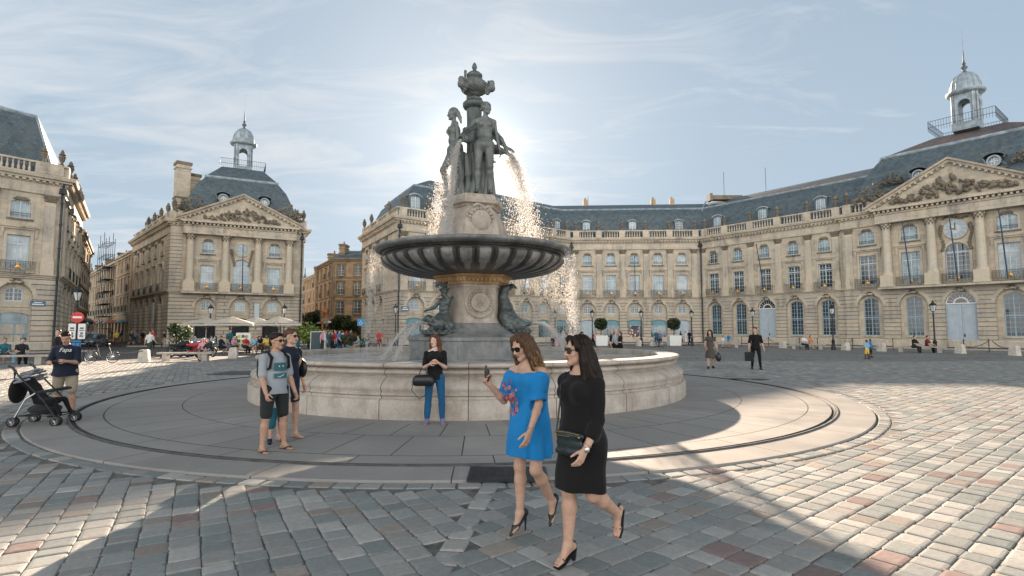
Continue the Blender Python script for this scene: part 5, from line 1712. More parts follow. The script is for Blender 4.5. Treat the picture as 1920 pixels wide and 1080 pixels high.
# ------------------------------------------------------------------ fountain
def polar_stone(name, c1, c2, joints, stain, rough=0.7, spec=0.3):
 m, t, p = new_mat(name)
 g = N(t, 'ShaderNodeNewGeometry')
 sep = N(t, 'ShaderNodeSeparateXYZ'); t.links.new(g.outputs[0], sep.inputs[0])
 dx = mathn(t, 'SUBTRACT', sep.outputs[0], FC[0]); dy = mathn(t, 'SUBTRACT', sep.outputs[1], FC[1])
 an = mathn(t, 'ARCTAN2', dy.outputs[0], dx.outputs[0])
 k = mathn(t, 'MULTIPLY_ADD', an.outputs[0], joints / (2 * math.pi)); k.inputs[2].default_value = 50.3
 f = mathn(t, 'FRACT', k.outputs[0]); c = mathn(t, 'SUBTRACT', f.outputs[0], 0.5); a = mathn(t, 'ABSOLUTE', c.outputs[0])
 ln = mathn(t, 'GREATER_THAN', a.outputs[0], 0.5 - 0.0045 * joints / 24)
 n1 = noise_n(t, g, 2.2, 8, 0.65); n2 = noise_n(t, g, 18, 6, 0.7)
 mp = N(t, 'ShaderNodeMapping'); mp.inputs['Scale'].default_value = (2.5, 2.5, 0.8); t.links.new(g.outputs[0], mp.inputs[0])
 n3 = noise_n(t, mp, 1.3, 8, 0.72)
 b = ramp(t, [(0.35, c1), (0.65, c2)]); L(t, n1, b)
 s = ramp(t, [(0.48, (0, 0, 0)), (0.66, (1, 1, 1))]); L(t, n3, s)
 m1 = mathn(t, 'MULTIPLY', s.outputs[0], 0.6)
 x = mixc(t, m1.outputs[0], b.outputs[0], stain)
 x2 = mixc(t, 0.3, x.outputs[2], n2.outputs[0], 'OVERLAY')
 x3 = mixc(t, ln.outputs[0], x2.outputs[2], (0.05, 0.04, 0.035))
 t.links.new(x3.outputs[2], p.inputs['Base Color'])
 p.inputs['Roughness'].default_value = rough; p.inputs['Specular IOR Level'].default_value = spec
 h = mathn(t, 'MULTIPLY', n2.outputs[0], 0.3); h2 = mathn(t, 'SUBTRACT', h.outputs[0], ln.outputs[0])
 bump(t, p, h2.outputs[0], 0.4, 0.015)
 return m
M['basin'] = polar_stone('basin_marble', (0.36, 0.325, 0.285), (0.50, 0.46, 0.415), 22, (0.27, 0.205, 0.15))
M['plinth'] = polar_stone('wet_plinth_stone', (0.13, 0.14, 0.145), (0.24, 0.25, 0.25), 12, (0.06, 0.07, 0.07), 0.5)
M['stem'] = polar_stone('stem_stone', (0.33, 0.29, 0.25), (0.46, 0.42, 0.37), 3, (0.20, 0.15, 0.11))
M['ochrestone'] = polar_stone('ochre_capital_stone', (0.40, 0.25, 0.12), (0.52, 0.36, 0.20), 3, (0.20, 0.11, 0.06))
M['statue'] = polar_stone('weathered_statue_bronze', (0.085, 0.10, 0.10), (0.17, 0.19, 0.185), 1, (0.05, 0.06, 0.06), 0.45, 0.5)
M['darkbronze'] = polar_stone('dark_green_bronze', (0.035, 0.05, 0.052), (0.10, 0.125, 0.125), 1, (0.02, 0.026, 0.026), 0.38, 0.5)
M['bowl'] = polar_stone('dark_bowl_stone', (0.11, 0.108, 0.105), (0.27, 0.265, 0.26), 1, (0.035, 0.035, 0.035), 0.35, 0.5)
M['bowlgroove'] = polar_stone('near_black_stone', (0.03, 0.031, 0.032), (0.07, 0.07, 0.07), 1, (0.012, 0.013, 0.014), 0.4, 0.5)
def water_mat():
 m, t, p = new_mat('basin_water')
 g = N(t, 'ShaderNodeNewGeometry')
 n1 = noise_n(t, g, 9.0, 6, 0.6); n2 = noise_n(t, g, 1.1, 4, 0.6)
 r = ramp(t, [(0.40, (0.03, 0.055, 0.05)), (0.50, (0.16, 0.18, 0.17)), (0.60, (0.42, 0.44, 0.44))])
 a = mathn(t, 'MULTIPLY_ADD', n1.outputs[0], 0.45); b = mathn(t, 'MULTIPLY', n2.outputs[0], 0.6); t.links.new(b.outputs[0], a.inputs[2])
 t.links.new(a.outputs[0], r.inputs[0]); L(t, r, p, 0, 'Base Color')
 p.inputs['Roughness'].default_value = 0.16
 bump(t, p, n1.outputs[0], 0.55, 0.05)
 return m
M['water'] = water_mat()
def spray_mat():
 m = bpy.data.materials.new('water_drops'); m.use_nodes = True; t = m.node_tree; t.nodes.clear()
 o = N(t, 'ShaderNodeOutputMaterial')
 tr = N(t, 'ShaderNodeBsdfTranslucent'); tr.inputs[0].default_value = (0.95, 0.93, 0.90, 1)
 gl = N(t, 'ShaderNodeBsdfGlossy'); gl.inputs['Color'].default_value = (0.9, 0.9, 0.9, 1); gl.inputs['Roughness'].default_value = 0.25
 df = N(t, 'ShaderNodeBsdfDiffuse'); df.inputs[0].default_value = (0.9, 0.9, 0.9, 1)
 a = N(t, 'ShaderNodeMixShader'); a.inputs[0].default_value = 0.3; L(t, tr, a, 0, 1); L(t, gl, a, 0, 2)
 b = N(t, 'ShaderNodeMixShader'); b.inputs[0].default_value = 0.25; L(t, a, b, 0, 1); L(t, df, b, 0, 2)
 tp = N(t, 'ShaderNodeBsdfTransparent'); c = N(t, 'ShaderNodeMixShader'); c.inputs[0].default_value = 0.42; L(t, b, c, 0, 1); L(t, tp, c, 0, 2)
 L(t, c, o)
 return m
M['spray'] = spray_mat()
fountain = empty('fountain', (FC[0], FC[1], 0), 0, 'tall stone fountain with round basin, fluted bowl and three bronze women on top', 'fountain')
def inF(mesh, name, z=0.0, ang=0.0, parent=None, x=0, y=0):
 o = link(name, mesh, parent or fountain, (x, y, z), ang)
 return o
mb = MB()
prof = [(6.12, .0), (6.12, .38), (6.10, .41), (6.02, .42), (6.01, .47), (6.06, .49), (6.06, .53), (6.03, .54)]
for i in range(9):
 t = i / 8; prof.append((6.03 + .07 * math.sin(t * math.pi * .9) - .20 * t * t, .55 + .25 * t))
prof += [(5.80, .82), (5.80, .845), (5.84, .85)]
for i in range(7):
 t = i / 6; prof.append((5.84 + .08 * math.sin(t * math.pi) - .02 * t, .86 + .12 * t))
prof += [(5.80, .99), (5.81, 1.0), (5.93, 1.01), (5.965, 1.035), (5.97, 1.065), (5.95, 1.09), (5.90, 1.10), (5.50, 1.105), (5.46, 1.09), (5.44, 1.05), (5.44, .60)]
mb.lathe(prof, 160, cap=False)
inF(mb.mesh('basin_wall', M['basin'], True, 50), 'basin_wall')
mb = MB(); mb.lathe([(1.5, .955), (2.6, .955), (3.8, .955), (5.445, .955)], 96, cap=False)
inF(mb.mesh('basin_water', M['water'], True), 'basin_water')
def hexring(R1, frac, z, ang):
 """six-cornered plan: long sides towards three directions, corners cut"""
 pts = []
 for k in range(3):
  a = ang + k * 2 * math.pi / 3
  for s in (-1, 1):
   b = a + s * frac
   pts.append((R1 * math.cos(b), R1 * math.sin(b), z))
 return pts
ORI = R(-72)
def hexloft(mb, rows, m=0, frac=math.pi / 3 * .62):
 R_ = [hexring(r, fr if fr else frac, z, ORI + math.pi / 3 * 0) for (r, z, fr) in rows]
 for j in range(len(R_) - 1):
  for i in range(6):
   k = (i + 1) % 6
   mb.poly([R_[j][i], R_[j][k], R_[j + 1][k], R_[j + 1][i]], m)
 mb.poly(R_[-1], m)
H6 = math.pi / 6
mb = MB()
hexloft(mb, [(1.92, .6, H6), (1.92, 1.45, H6), (1.97, 1.46, H6), (1.97, 1.55, H6), (1.90, 1.57, H6)], 0)
inF(mb.mesh('base_block', M['plinth']), 'base_block')
mb = MB()
rows = []
for i in range(9):
 t = i / 8; rows.append((1.82 - .92 * (1 - (1 - t) ** 2.2), 1.572 + .62 * t, H6))
hexloft(mb, rows[:6], 1); hexloft(mb, rows[5:] + [(.92, 2.3, H6), (.95, 3.05, H6)], 0)
hexloft(mb, [(.98, 3.0, H6), (1.0, 3.06, H6), (1.04, 3.08, H6)], 0)
inF(mb.mesh('stem', [M['stem'], M['plinth']]), 'stem')
mb = MB()
hexloft(mb, [(1.0, 3.07, H6), (1.05, 3.12, H6), (1.07, 3.16, H6), (1.16, 3.28, H6), (1.24, 3.32, H6), (1.24, 3.37, H6)], 0)
rnd = random.Random(5)
for k in range(6):
 a, b = hexring(1.13, H6, 3.22, ORI)[k], hexring(1.13, H6, 3.22, ORI)[(k + 1) % 6]
 for i in range(9):
  t = (i + .5) / 9
  c = (a[0] + (b[0] - a[0]) * t, a[1] + (b[1] - a[1]) * t, 3.21)
  mb.ico(c, .05, (1, 1, 1.4), 0)
inF(mb.mesh('capital', M['ochrestone'], True, 30), 'capital')
for k in range(3):
 a = ORI + k * 2 * math.pi / 3
 md = MB()
 md.lathe([(.46, 0), (.46, .05), (.40, .09), (.36, .06), (.36, .05)], 32, cap=False)
 md.lathe([(.36, .05), (.30, .04)], 32, cap=False)
 md.lathe([(.30, .04), (.27, .09), (.05, .11), (0.0, .11)], 32, cap=False)
 for i in range(22):
  t = 2 * math.pi * i / 22; md.ico((.33 * math.cos(t), .33 * math.sin(t), .06), .04, (1, 1, .8))
 for (x0, y0, x1, y1) in ((-.12, .12, -.04, -.12), (-.04, -.12, .02, .05), (.02, .05, .08, -.12), (.08, -.12, .14, .12), (-.1, 0, .12, 0)):
  md.tube([(x0, y0, .115), (x1, y1, .115)], .02, 5)
 me = md.mesh('medallion', M['stem'], True, 50)
 o = link('medallion', me, fountain)
 n = Vector((math.cos(a), math.sin(a), 0)); tt = Vector((-math.sin(a), math.cos(a), 0)); up = Vector((0, 0, 1))
 dd = .80
 o.matrix_local = Matrix(((tt.x, up.x, n.x, n.x * dd), (tt.y, up.y, n.y, n.y * dd), (tt.z, up.z, n.z, 2.55), (0, 0, 0, 1)))
def bowl():
 n_l = 34; seg = 10; n = n_l * seg
 P = []      # (r, z, modulation)
 P.append((.9, 3.36, 0.0))
 K = 18
 for i in range(K + 1):
  t = i / K
  r = 1.05 + 1.70 * math.sin(t * math.pi / 2) ** .92
  z = 3.37 + .54 * (1 - math.cos(t * math.pi / 2)) ** 1.15
  amp = .015 + .12 * t ** 1.5
  if t > .86: amp *= max(0, (1 - t) / .14) ** .5
  P.append((r - (.10 if t > .96 else 0), z, amp))
 vs = []; fs = []; ms = []
 for r, z, a in P:
  for i in range(n):
   th = 2 * math.pi * i / n
   s_ = abs(math.sin(th * n_l / 2)); q = s_ ** .6
   vs.append(((r + a * (q - .6)) * math.cos(th), (r + a * (q - .6)) * math.sin(th), z - a * .55 * (q - .5)))
 for j in range(len(P) - 1):
  for i in range(n):
   k = (i + 1) % n
   fs.append((j * n + i, (j + 1) * n + i, (j + 1) * n + k, j * n + k))
   s_ = abs(math.sin(2 * math.pi * (i + .5) / n * n_l / 2))
   ms.append(0 if (s_ > .50 + .42 * max(0, 1 - (j / K - .35) / .45) and j > K * .30) else 1)  # lighter stone on the lobe crests, near-black in the grooves
 mb = MB(); mb.add(vs, fs); mb.m = ms
 mb.lathe([(2.60, 3.89), (2.62, 3.96), (2.72, 3.97), (2.74, 4.0), (2.70, 4.02)], 96, cap=False, m=1)
 for i in range(112):
  t = 2 * math.pi * i / 112; mb.ico((2.77 * math.cos(t), 2.77 * math.sin(t), 4.035), .035, (1, 1, 1), 1)
 mb.lathe([(2.70, 4.02), (2.86, 4.05), (2.93, 4.08), (2.96, 4.12), (2.95, 4.165), (2.90, 4.19), (2.78, 4.19), (2.70, 4.15), (2.66, 4.10)], 128, cap=False, m=2)
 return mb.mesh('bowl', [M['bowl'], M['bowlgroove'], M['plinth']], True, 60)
inF(bowl(), 'bowl')
mb = MB(); mb.lathe([(.3, 4.14), (1.5, 4.14), (2.73, 4.14)], 64, cap=False); inF(mb.mesh('bowl_water', M['water'], True), 'bowl_water')
mb = MB()
hexloft(mb, [(1.35, 4.10, H6), (1.28, 4.38, H6), (1.02, 4.46, H6), (.98, 4.50, H6)], 1)
rows = [(.98, 4.50, H6), (1.0, 4.52, H6)]
for i in range(9):
 t = i / 8; rows.append((.96 - .28 * t ** 1.2 + .05 * math.sin(t * math.pi), 4.55 + .85 * t, H6 * .9))
rows += [(.70, 5.41, H6), (.74, 5.46, H6), (.84, 5.50, H6), (.86, 5.58, H6), (.80, 5.62, H6), (.80, 5.70, H6), (.74, 5.78, H6)]
hexloft(mb, rows, 0)
inF(mb.mesh('upper_pedestal', [M['stem'], M['plinth']]), 'upper_pedestal').scale = (1.15, 1.15, 1)
for k in range(3):
 a = ORI + k * 2 * math.pi / 3 - R(0)
 md = MB(); rr = random.Random(k)
 md.ico((0, 0, 0), .27, (1, 1.15, .45), 0, 3)
 for i in range(20):
  t = 2 * math.pi * i / 20; md.ico((.30 * math.cos(t), .34 * math.sin(t), .0), .06, (1, 1, .8))
 for i in range(26):
  t = 2 * math.pi * i / 26; md.ico((.38 * math.cos(t) * rr.uniform(.9, 1.05), .42 * math.sin(t) - .06, -.02), rr.uniform(.035, .06), (1, 1, .8))
 for i in range(7): md.ico((-.18 + .06 * i, .40 + .04 * math.sin(i), .02), .055, (1, 1, .8))
 me = md.mesh('cartouche', M['stem'], True, 60)
 o = link('cartouche', me, fountain)
 n = Vector((math.cos(a), math.sin(a), 0)); tt = Vector((-math.sin(a), math.cos(a), 0)); up = Vector((0, 0, 1)); dd = .90
 o.matrix_local = Matrix(((tt.x, up.x, n.x, n.x * dd), (tt.y, up.y, n.y, n.y * dd), (tt.z, up.z, n.z, 4.93), (0, 0, 0, 1))) @ Matrix.Diagonal((1.15, 1.1, 1.3, 1))
mb = MB()
mb.lathe([(.36, 5.78), (.30, 6.0), (.24, 6.2), (.23, 8.3), (.24, 8.62), (.33, 8.66), (.36, 8.72), (.36, 8.80), (.30, 8.86), (.24, 8.9), (.25, 8.96), (.16, 9.0), (.12, 9.06)], 28)
inF(mb.mesh('shaft', M['darkbronze'], True, 40), 'shaft')
S_ = Sculpt(.016)
S_.ell((0, 0, 9.34), (.44, .44, .25), k=.03)
S_.ell((0, 0, 9.12), (.20, .20, .10), k=.05)
S_.cap((0, 0, 9.0), (0, 0, 9.1), .1, .1, k=.03)
for i in range(16):
 t = 2 * math.pi * i / 16
 S_.cap((.18 * math.cos(t), .18 * math.sin(t), 9.17), (.44 * math.cos(t), .44 * math.sin(t), 9.36), .02, .03, k=.02)
for i in range(3):
 t = ORI + math.pi / 3 + i * 2 * math.pi / 3
 c, q = math.cos(t), math.sin(t)
 S_.chain([(.40 * c, .40 * q, 9.22), (.55 * c, .55 * q, 9.26), (.56 * c, .56 * q, 9.42), (.46 * c, .46 * q, 9.48)], [.10, .11, .08, .04], k=.04)
 if i == 1: S_.chain([(-.28, -.05, 9.5), (-.29, -.05, 9.66), (-.28, -.05, 9.84)], [.05, .03, .045], k=.02)
 S_.cap((.42 * c, .42 * q, 9.12), (.48 * c, .48 * q, 9.25), .07, .09, k=.03)
S_.disp = lambda X, Y, Z: .007 * np.sin(X * 70 + Z * 30) * np.sin(Y * 66) + .005 * np.sin(Z * 90 + X * 40)
inF(S_.mesh('crowning_urn', M['statue']), 'crowning_urn')
mb = MB(); mb.lathe([(.28, 9.52), (.26, 9.60), (.21, 9.62), (.25, 9.68), (.25, 9.74), (.16, 9.82), (.08, 9.85), (.05, 9.90), (.075, 9.96), (.085, 10.0), (.05, 10.10), (.0, 10.16)], 18, cap=False)
inF(mb.mesh('urn_lid', M['darkbronze'], True, 50), 'urn_lid')
# ------------------------------------------------------------------ human figures
SKIN, HAIRM, LIP, EYE = 0, 1, 6, 7
def skeleton(H=1.7, sex='f', lean=0.0, side=0.0, legL=(0, 0, 2), legR=(0, 0, 2), armL=(0, 8, 8, 0), armR=(0, 8, 8, 0), head=(0, 0, 0), twist=0.0, sit=None, hipyaw=0.0, wide=1.0, footL=None, footR=None, wristL=None, wristR=None):
 """local frame: x = the figure's left-to-right seen from its front is -x..x mirrored; here +y is backward, -y forward (faces -y), +x = figure's left hand side seen by the viewer on the right.
 leg=(forward, knee bend, outward) degrees; arm=(forward, outward, elbow bend, inward turn of forearm)"""
 h = H
 f = np.array([0, -1., 0]); r = np.array([1., 0, 0]); u = np.array([0, 0, 1.])
 J = {}
 hipw = .054 * h * (1.0 if sex == 'f' else 1.06); shw = (.100 if sex == 'f' else .111) * h
 J['pelvis'] = np.array([0, 0, .53 * h])
 hr = rotz(hipyaw) @ r; hf = rotz(hipyaw) @ f
 J['hipR'] = J['pelvis'] - hr * hipw * 1.0 - u * .012 * h; J['hipL'] = J['pelvis'] + hr * hipw - u * .012 * h
 def leg(hip, spec, sgn, ft):
  a, b, o = [math.radians(x) for x in spec]
  th = rot_about(rot_about(-u, hr, -a), hf, sgn * o)
  sh = rot_about(rot_about(-u, hr, -(a - b)), hf, sgn * o * .8)
  knee = hip + th * .243 * h; ank = knee + sh * .245 * h
  fa = math.radians(ft if ft is not None else 0)
  fd = rot_about(hf, hr, fa)
  sd = rotz(sgn * .12) @ fd
  return knee, ank, sd
 J['kneeR'], J['ankR'], J['fdR'] = leg(J['hipR'], legR, -1, footR)
 J['kneeL'], J['ankL'], J['fdL'] = leg(J['hipL'], legL, 1, footL)
 up = rot_about(rot_about(u, r, math.radians(lean)), f, math.radians(side))     # lean>0 bends forward
 sr = rotz(twist) @ r; sf = rotz(twist) @ f
 J['waist'] = J['pelvis'] + up * .085 * h
 J['chest'] = J['pelvis'] + up * .20 * h
 J['neck'] = J['pelvis'] + up * .305 * h
 J['shR'] = J['pelvis'] + up * 0.259 * h - sr * shw; J['shL'] = J['pelvis'] + up * 0.259 * h + sr * shw
 J['up'] = up; J['sr'] = sr; J['sf'] = sf; J['hr'] = hr; J['hf'] = hf
 def arm(sh, spec, sgn):
  a, o, e, q = [math.radians(x) for x in spec]
  d0 = rot_about(rot_about(-u, sr, -a), sf, sgn * o)
  el = sh + d0 * .172 * h
  ax = rot_about(sr, d0, sgn * q)
  d1 = rot_about(d0, ax, -e)
  wr = el + d1 * .150 * h
  return el, wr, d1
 J['elR'], J['wrR'], J['daR'] = arm(J['shR'], armR, -1)
 J['elL'], J['wrL'], J['daL'] = arm(J['shL'], armL, 1)
 yaw, pitch, roll = head
 hy = rotz(yaw)
 hx = hy @ r; hfv = hy @ f; hz = u.copy()
 hfv = rot_about(hfv, hx, math.radians(pitch)); hz = rot_about(hz, hx, math.radians(pitch))
 hx = rot_about(hx, hfv, math.radians(roll)); hz = rot_about(hz, hfv, math.radians(roll))
 J['headc'] = J['neck'] + up * .035 * h + hz * .062 * h + hfv * .012 * h
 J['hR'] = np.stack([hx, hfv, hz], 1)      # columns: right, forward, up (head frame)
 J['h'] = h; J['sex'] = sex; J['wide'] = wide
 low = min(J['ankR'][2] - .040 * h + min(0, J['fdR'][2]) * .12 * h, J['ankL'][2] - .040 * h + min(0, J['fdL'][2]) * .12 * h)
 if sit is not None: low = J['pelvis'][2] - sit
 for k in list(J):
  if k in ('up', 'sr', 'sf', 'hr', 'hf', 'fdR', 'fdL', 'daR', 'daL', 'hR', 'h', 'sex', 'wide'): continue
  J[k] = J[k] - u * low
 J['low'] = low
 return J
def add_head(S, J, face=True, m=SKIN, mlip=LIP, meye=EYE, k=1.0):
 """head in its own frame, sized for a 1.7 m person scaled with height"""
 c = J['headc']; Rm = J['hR']; s = J['h'] / 1.7 * k * (1.05 if J['sex'] == 'f' else 1.09)
 def P(x, y, z): return c + Rm @ (np.array([x, y, z]) * s)
 S.ell(P(0, -.012, .028), np.array([.070, .088, .078]) * s, Rm, .02 * s, m)
 S.ell(P(0, .018, -.030), np.array([.056, .066, .078]) * s, Rm, .025 * s, m)
 S.cap(P(-.030, .030, -.075), P(0, .062, -.094), .024 * s, .019 * s, .02 * s, m); S.cap(P(.030, .030, -.075), P(0, .062, -.094), .024 * s, .019 * s, .02 * s, m)
 if face:
  S.cap(P(0, .080, .004), P(0, .100, -.030), .008 * s, .0115 * s, .012 * s, m)
  S.cap(P(-.011, .088, -.034), P(.011, .088, -.034), .009 * s, .009 * s, .008 * s, m)
  S.cap(P(-.030, .074, .020), P(.030, .074, .020), .010 * s, .010 * s, .014 * s, m)
  S.ell(P(-.036, .055, -.024), np.array([.020, .018, .018]) * s, Rm, .02 * s, m); S.ell(P(.036, .055, -.024), np.array([.020, .018, .018]) * s, Rm, .02 * s, m)
  for q in (-1, 1):
   S.ell(P(q * .030, .084, .003), np.array([.015, .012, .009]) * s, Rm, .012 * s, m, -1)
   S.ell(P(q * .030, .0705, .002), np.array([.0115, .010, .0065]) * s, Rm, .002, meye)
   S.cap(P(q * .016, .084, .021), P(q * .044, .073, .023), .0035 * s, .0025 * s, .003, HAIRM)
   S.ell(P(q * .071, -.008, -.008), np.array([.009, .018, .028]) * s, Rm, .008 * s, m)
  S.ell(P(0, .083, -.0555), np.array([.021, .009, .0055]) * s, Rm, .004 * s, mlip); S.ell(P(0, .081, -.0645), np.array([.018, .009, .0065]) * s, Rm, .004 * s, mlip)
 S.cap(J['neck'] - J['up'] * .02 * J['h'], P(0, -.015, -.045), (.033 if J['sex'] == 'f' else .040) * J['h'] / 1.7 * 1.02, .040 * s, .03 * s, m)
 return P
def add_hand(S, J, side, curl=25, m=SKIN, palm=None, scale=1.0, spread=0.0, fingers=True, thumbin=20, k=.006):
 h = J['h'] / 1.7 * scale
 w = J['wr' + side]; d = unit(J['da' + side]); sg = 1 if side == 'L' else -1
 n = unit(palm) if palm is not None else unit(-J['sr'] * sg)          # palm faces the body
 n = unit(n - d * n.dot(d)); t = unit(np.cross(d, n)) * 1.0
 if t.dot(J['sf']) < 0 and palm is None: t = -t
 if palm is not None and t.dot(J.get('thumb', J['sf'])) < 0: t = -t
 a = w + d * .012 * h; b = w + d * .075 * h
 for q in (-.026, -.009, .009, .024): S.cap(w + t * q * .7 * h, w + (d * .082 + t * q) * h, .0125 * h, .0115 * h, .012, m)
 if not fingers:
  S.cap(b, b + (d * .07 + n * .03) * h, .022 * h, .014 * h, .01, m); return w + d * .09 * h
 cr = math.radians(curl)
 for i, (q, ln) in enumerate(((.027, .070), (.009, .078), (-.010, .072), (-.027, .058))):
  p = w + (d * .085 + t * q) * h; dd = unit(d + t * q * spread)
  ang = cr * (.75 + .12 * i); r0 = .0092 * h
  for sgm, kk in ((.46, 1.0), (.30, 1.2), (.24, .9)):
   ax = np.cross(dd, n); dd = rot_about(dd, ax, ang * kk) if np.linalg.norm(ax) > 1e-6 else dd
   e = p + dd * ln * sgm * h
   S.cap(p, e, r0, r0 * .92, k * .6, m); p = e; r0 *= .92
   n2 = n
 tb = w + (d * .022 + t * .022 + n * .006) * h; td = unit(d * .75 + t * .6 + n * .35)
 e1 = tb + td * .040 * h; td2 = unit(d * .95 + t * .15 + n * (.3 + thumbin / 60)); e2 = e1 + td2 * .032 * h; e3 = e2 + td2 * .022 * h
 S.cap(tb, e1, .014 * h, .011 * h, .010, m); S.cap(e1, e2, .0105 * h, .0095 * h, .003, m); S.cap(e2, e3, .0095 * h, .008 * h, .003, m)
 return w + d * .09 * h
def add_arm(S, J, side, m=SKIN, infl=0.0, upto=1.0, k=.02, lower=True, fat=1.0):
 s = J['h'] / 1.7; f = (1.0 if J['sex'] == 'f' else 1.22) * fat
 sh, el, wr = J['sh' + side], J['el' + side], J['wr' + side]
 if upto <= .5:
  e = sh + (el - sh) * upto * 2; S.cap(sh, e, .038 * s * f + infl * .8, .037 * s * f + infl * 1.3, k, m); return
 S.cap(sh - (sh - el) * .0, el, .037 * s * f + infl * .8, .033 * s * f + infl, k, m)
 if lower:
  e = el + (wr - el) * min(1, (upto - .5) * 2); q = min(1, (upto - .5) * 2)
  mid = el + (wr - el) * .28
  if q > .3:
   S.cap(el, mid, .033 * s * f + infl, .034 * s * f + infl, k, m); S.cap(mid, e, .034 * s * f + infl, (.034 - .012 * q) * s * f + infl, k, m)
  else: S.cap(el, e, .033 * s * f + infl, .033 * s * f + infl, k, m)
def add_leg(S, J, side, m=SKIN, infl=0.0, upto=1.0, frm=0.0, k=.025, fat=1.0):
 s = J['h'] / 1.7; hip, kn, an = J['hip' + side], J['knee' + side], J['ank' + side]
 f = (1.0 if J['sex'] == 'f' else 1.03) * fat
 R0, R1, R2, R3 = .084 * s * f, .052 * s * f, .054 * s * f, .032 * s * f
 if frm <= 0: S.cap(hip, hip + (kn - hip) * min(1, upto * 2), R0 + infl, R0 + (R1 - R0) * min(1, upto * 2) + infl, k, m)
 elif frm < .5: S.cap(hip + (kn - hip) * frm * 2, kn, R0 + (R1 - R0) * frm * 2, R1, k, m)
 if upto > .5:
  q = (upto - .5) * 2; back = -J['hf']
  mid = kn + (an - kn) * min(.30, q) + back * .012 * s
  S.cap(kn, mid, R1 * .94 + infl, R2 + infl, k, m)
  if q > .3: S.cap(mid, kn + (an - kn) * q, R2 + infl, R2 + (R3 - R2) * ((q - .3) / .7) + infl, k, m)
  if frm <= .5: S.ell(kn - back * .012 * s, np.array([.040, .040, .045]) * s, None, .02, m) if infl == 0 else None
def add_foot(S, J, side, m=SKIN, infl=0.0, shoe=False, heel=0.0):
 s = J['h'] / 1.7; an = J['ank' + side]; d = unit(J['fd' + side]); u = np.array([0, 0, 1.])
 up = unit(u - d * u.dot(d)); r = np.cross(d, up)
 hl = an - d * .040 * s - up * .042 * s; ball = an + d * .115 * s - up * .052 * s; toe = an + d * .172 * s - up * .054 * s
 S.cap(an, hl, .032 * s + infl, .028 * s + infl, .02, m); S.cap(an + d * .01, ball, .032 * s + infl, .020 * s + infl, .03, m)
 S.cap(hl, ball, .026 * s + infl, .020 * s + infl, .02, m)
 for q in (-1, 1): S.cap(ball + r * q * .018 * s, toe + r * q * .012 * s, .019 * s + infl, .013 * s + infl, .012, m)
 return hl, ball, toe, up, r
def add_torso(S, J, m=SKIN, infl=0.0, bust=1.0, k=.04, z0=None, belly=0.0, hips=True):
 s = J['h'] / 1.7; w = J['wide']; Rt = np.stack([J['sr'], -J['sf'], J['up']], 1); Rp = np.stack([J['hr'], -J['hf'], np.array([0, 0, 1.])], 1)
 fem = J['sex'] == 'f'; g = infl
 if hips: S.ell(J['pelvis'] + np.array([0, 0, -.015]) * s, np.array([(.162 if fem else .152) * w, (.112 if fem else .108) * w, .115]) * s + g, Rp, k, m)
 S.ell(J['waist'] + J['up'] * .02 * s, np.array([(.122 if fem else .142) * w, (.092 if fem else .104) * w, .13]) * s + g, Rt, k, m)
 S.ell(J['chest'] - J['up'] * .01 * s, np.array([(.138 if fem else .162) * w, (.098 if fem else .110) * w, .155]) * s + g, Rt, k, m)
 S.cap(J['shR'] - J['up'] * .022 * s, J['shL'] - J['up'] * .022 * s, (.044 if fem else .054) * s + g * .6, (.044 if fem else .054) * s + g * .6, .04, m)
 for q in 'LR': S.cap(J['neck'] - J['up'] * .022 * s, J['sh' + q] + J['up'] * .004 * s, .046 * s + g * .4, .034 * s + g * .5, .04, m)
 S.cap(J['neck'] - J['up'] * .045 * s, J['neck'] - J['up'] * .01 * s, .062 * s + g, .045 * s + g, .05, m)
 if fem and bust:
  for q in (-1, 1): S.ell(J['chest'] + J['up'] * .012 * s + J['sr'] * q * .068 * s + J['sf'] * .075 * s * w, np.array([.056, .052, .058]) * s * bust + g, Rt, .03, m)
 if belly: S.ell(J['waist'] + J['sf'] * .04 * s, np.array([.13, .09 + belly, .13]) * s + g, Rt, .05, m)
def wrinkle(a=.004, f=26, seed=0):
 rs = np.random.RandomState(seed); ks = rs.normal(0, 1, (4, 3)); ks[:, 2] *= .7; ks /= np.linalg.norm(ks, axis=1)[:, None]; ph = rs.uniform(0, 6, 4)
 def fn(X, Y, Z):
  o = 0
  for (x, y, z), p in zip(ks, ph): o = o + np.sin((X * x + Y * y + Z * z) * f + p + 1.6 * np.sin((X * y + Y * z + Z * x) * f * .45 + p))
  return a * o * .5
 return fn
def skin_mat(name, c):
 m, t, p = new_mat(name)
 g = N(t, 'ShaderNodeNewGeometry'); n = noise_n(t, g, 24, 4, .6)
 r = ramp(t, [(0.3, tuple(x * .86 for x in c)), (0.7, tuple(min(1, x * 1.08) for x in c))]); L(t, n, r); L(t, r, p, 0, 'Base Color')
 p.inputs['Roughness'].default_value = .5; p.inputs['Specular IOR Level'].default_value = .35
 p.inputs['Subsurface Weight'].default_value = .12; p.inputs['Subsurface Radius'].default_value = (.02, .008, .004); p.inputs['Subsurface Scale'].default_value = .5
 return m
def cloth_mat(name, c, rough=.85, weave=140, sheen=.1, trans=0.0):
 m, t, p = new_mat(name)
 g = N(t, 'ShaderNodeNewGeometry'); n = noise_n(t, g, weave, 3, .6); n2 = noise_n(t, g, 4, 4)
 r = ramp(t, [(0.3, tuple(x * .86 for x in c)), (0.7, tuple(min(1, x * 1.12) for x in c))]); L(t, n2, r); L(t, r, p, 0, 'Base Color')
 p.inputs['Roughness'].default_value = rough; p.inputs['Sheen Weight'].default_value = sheen; p.inputs['Specular IOR Level'].default_value = .2
 bump(t, p, n.outputs[0], .15, .004)
 return m
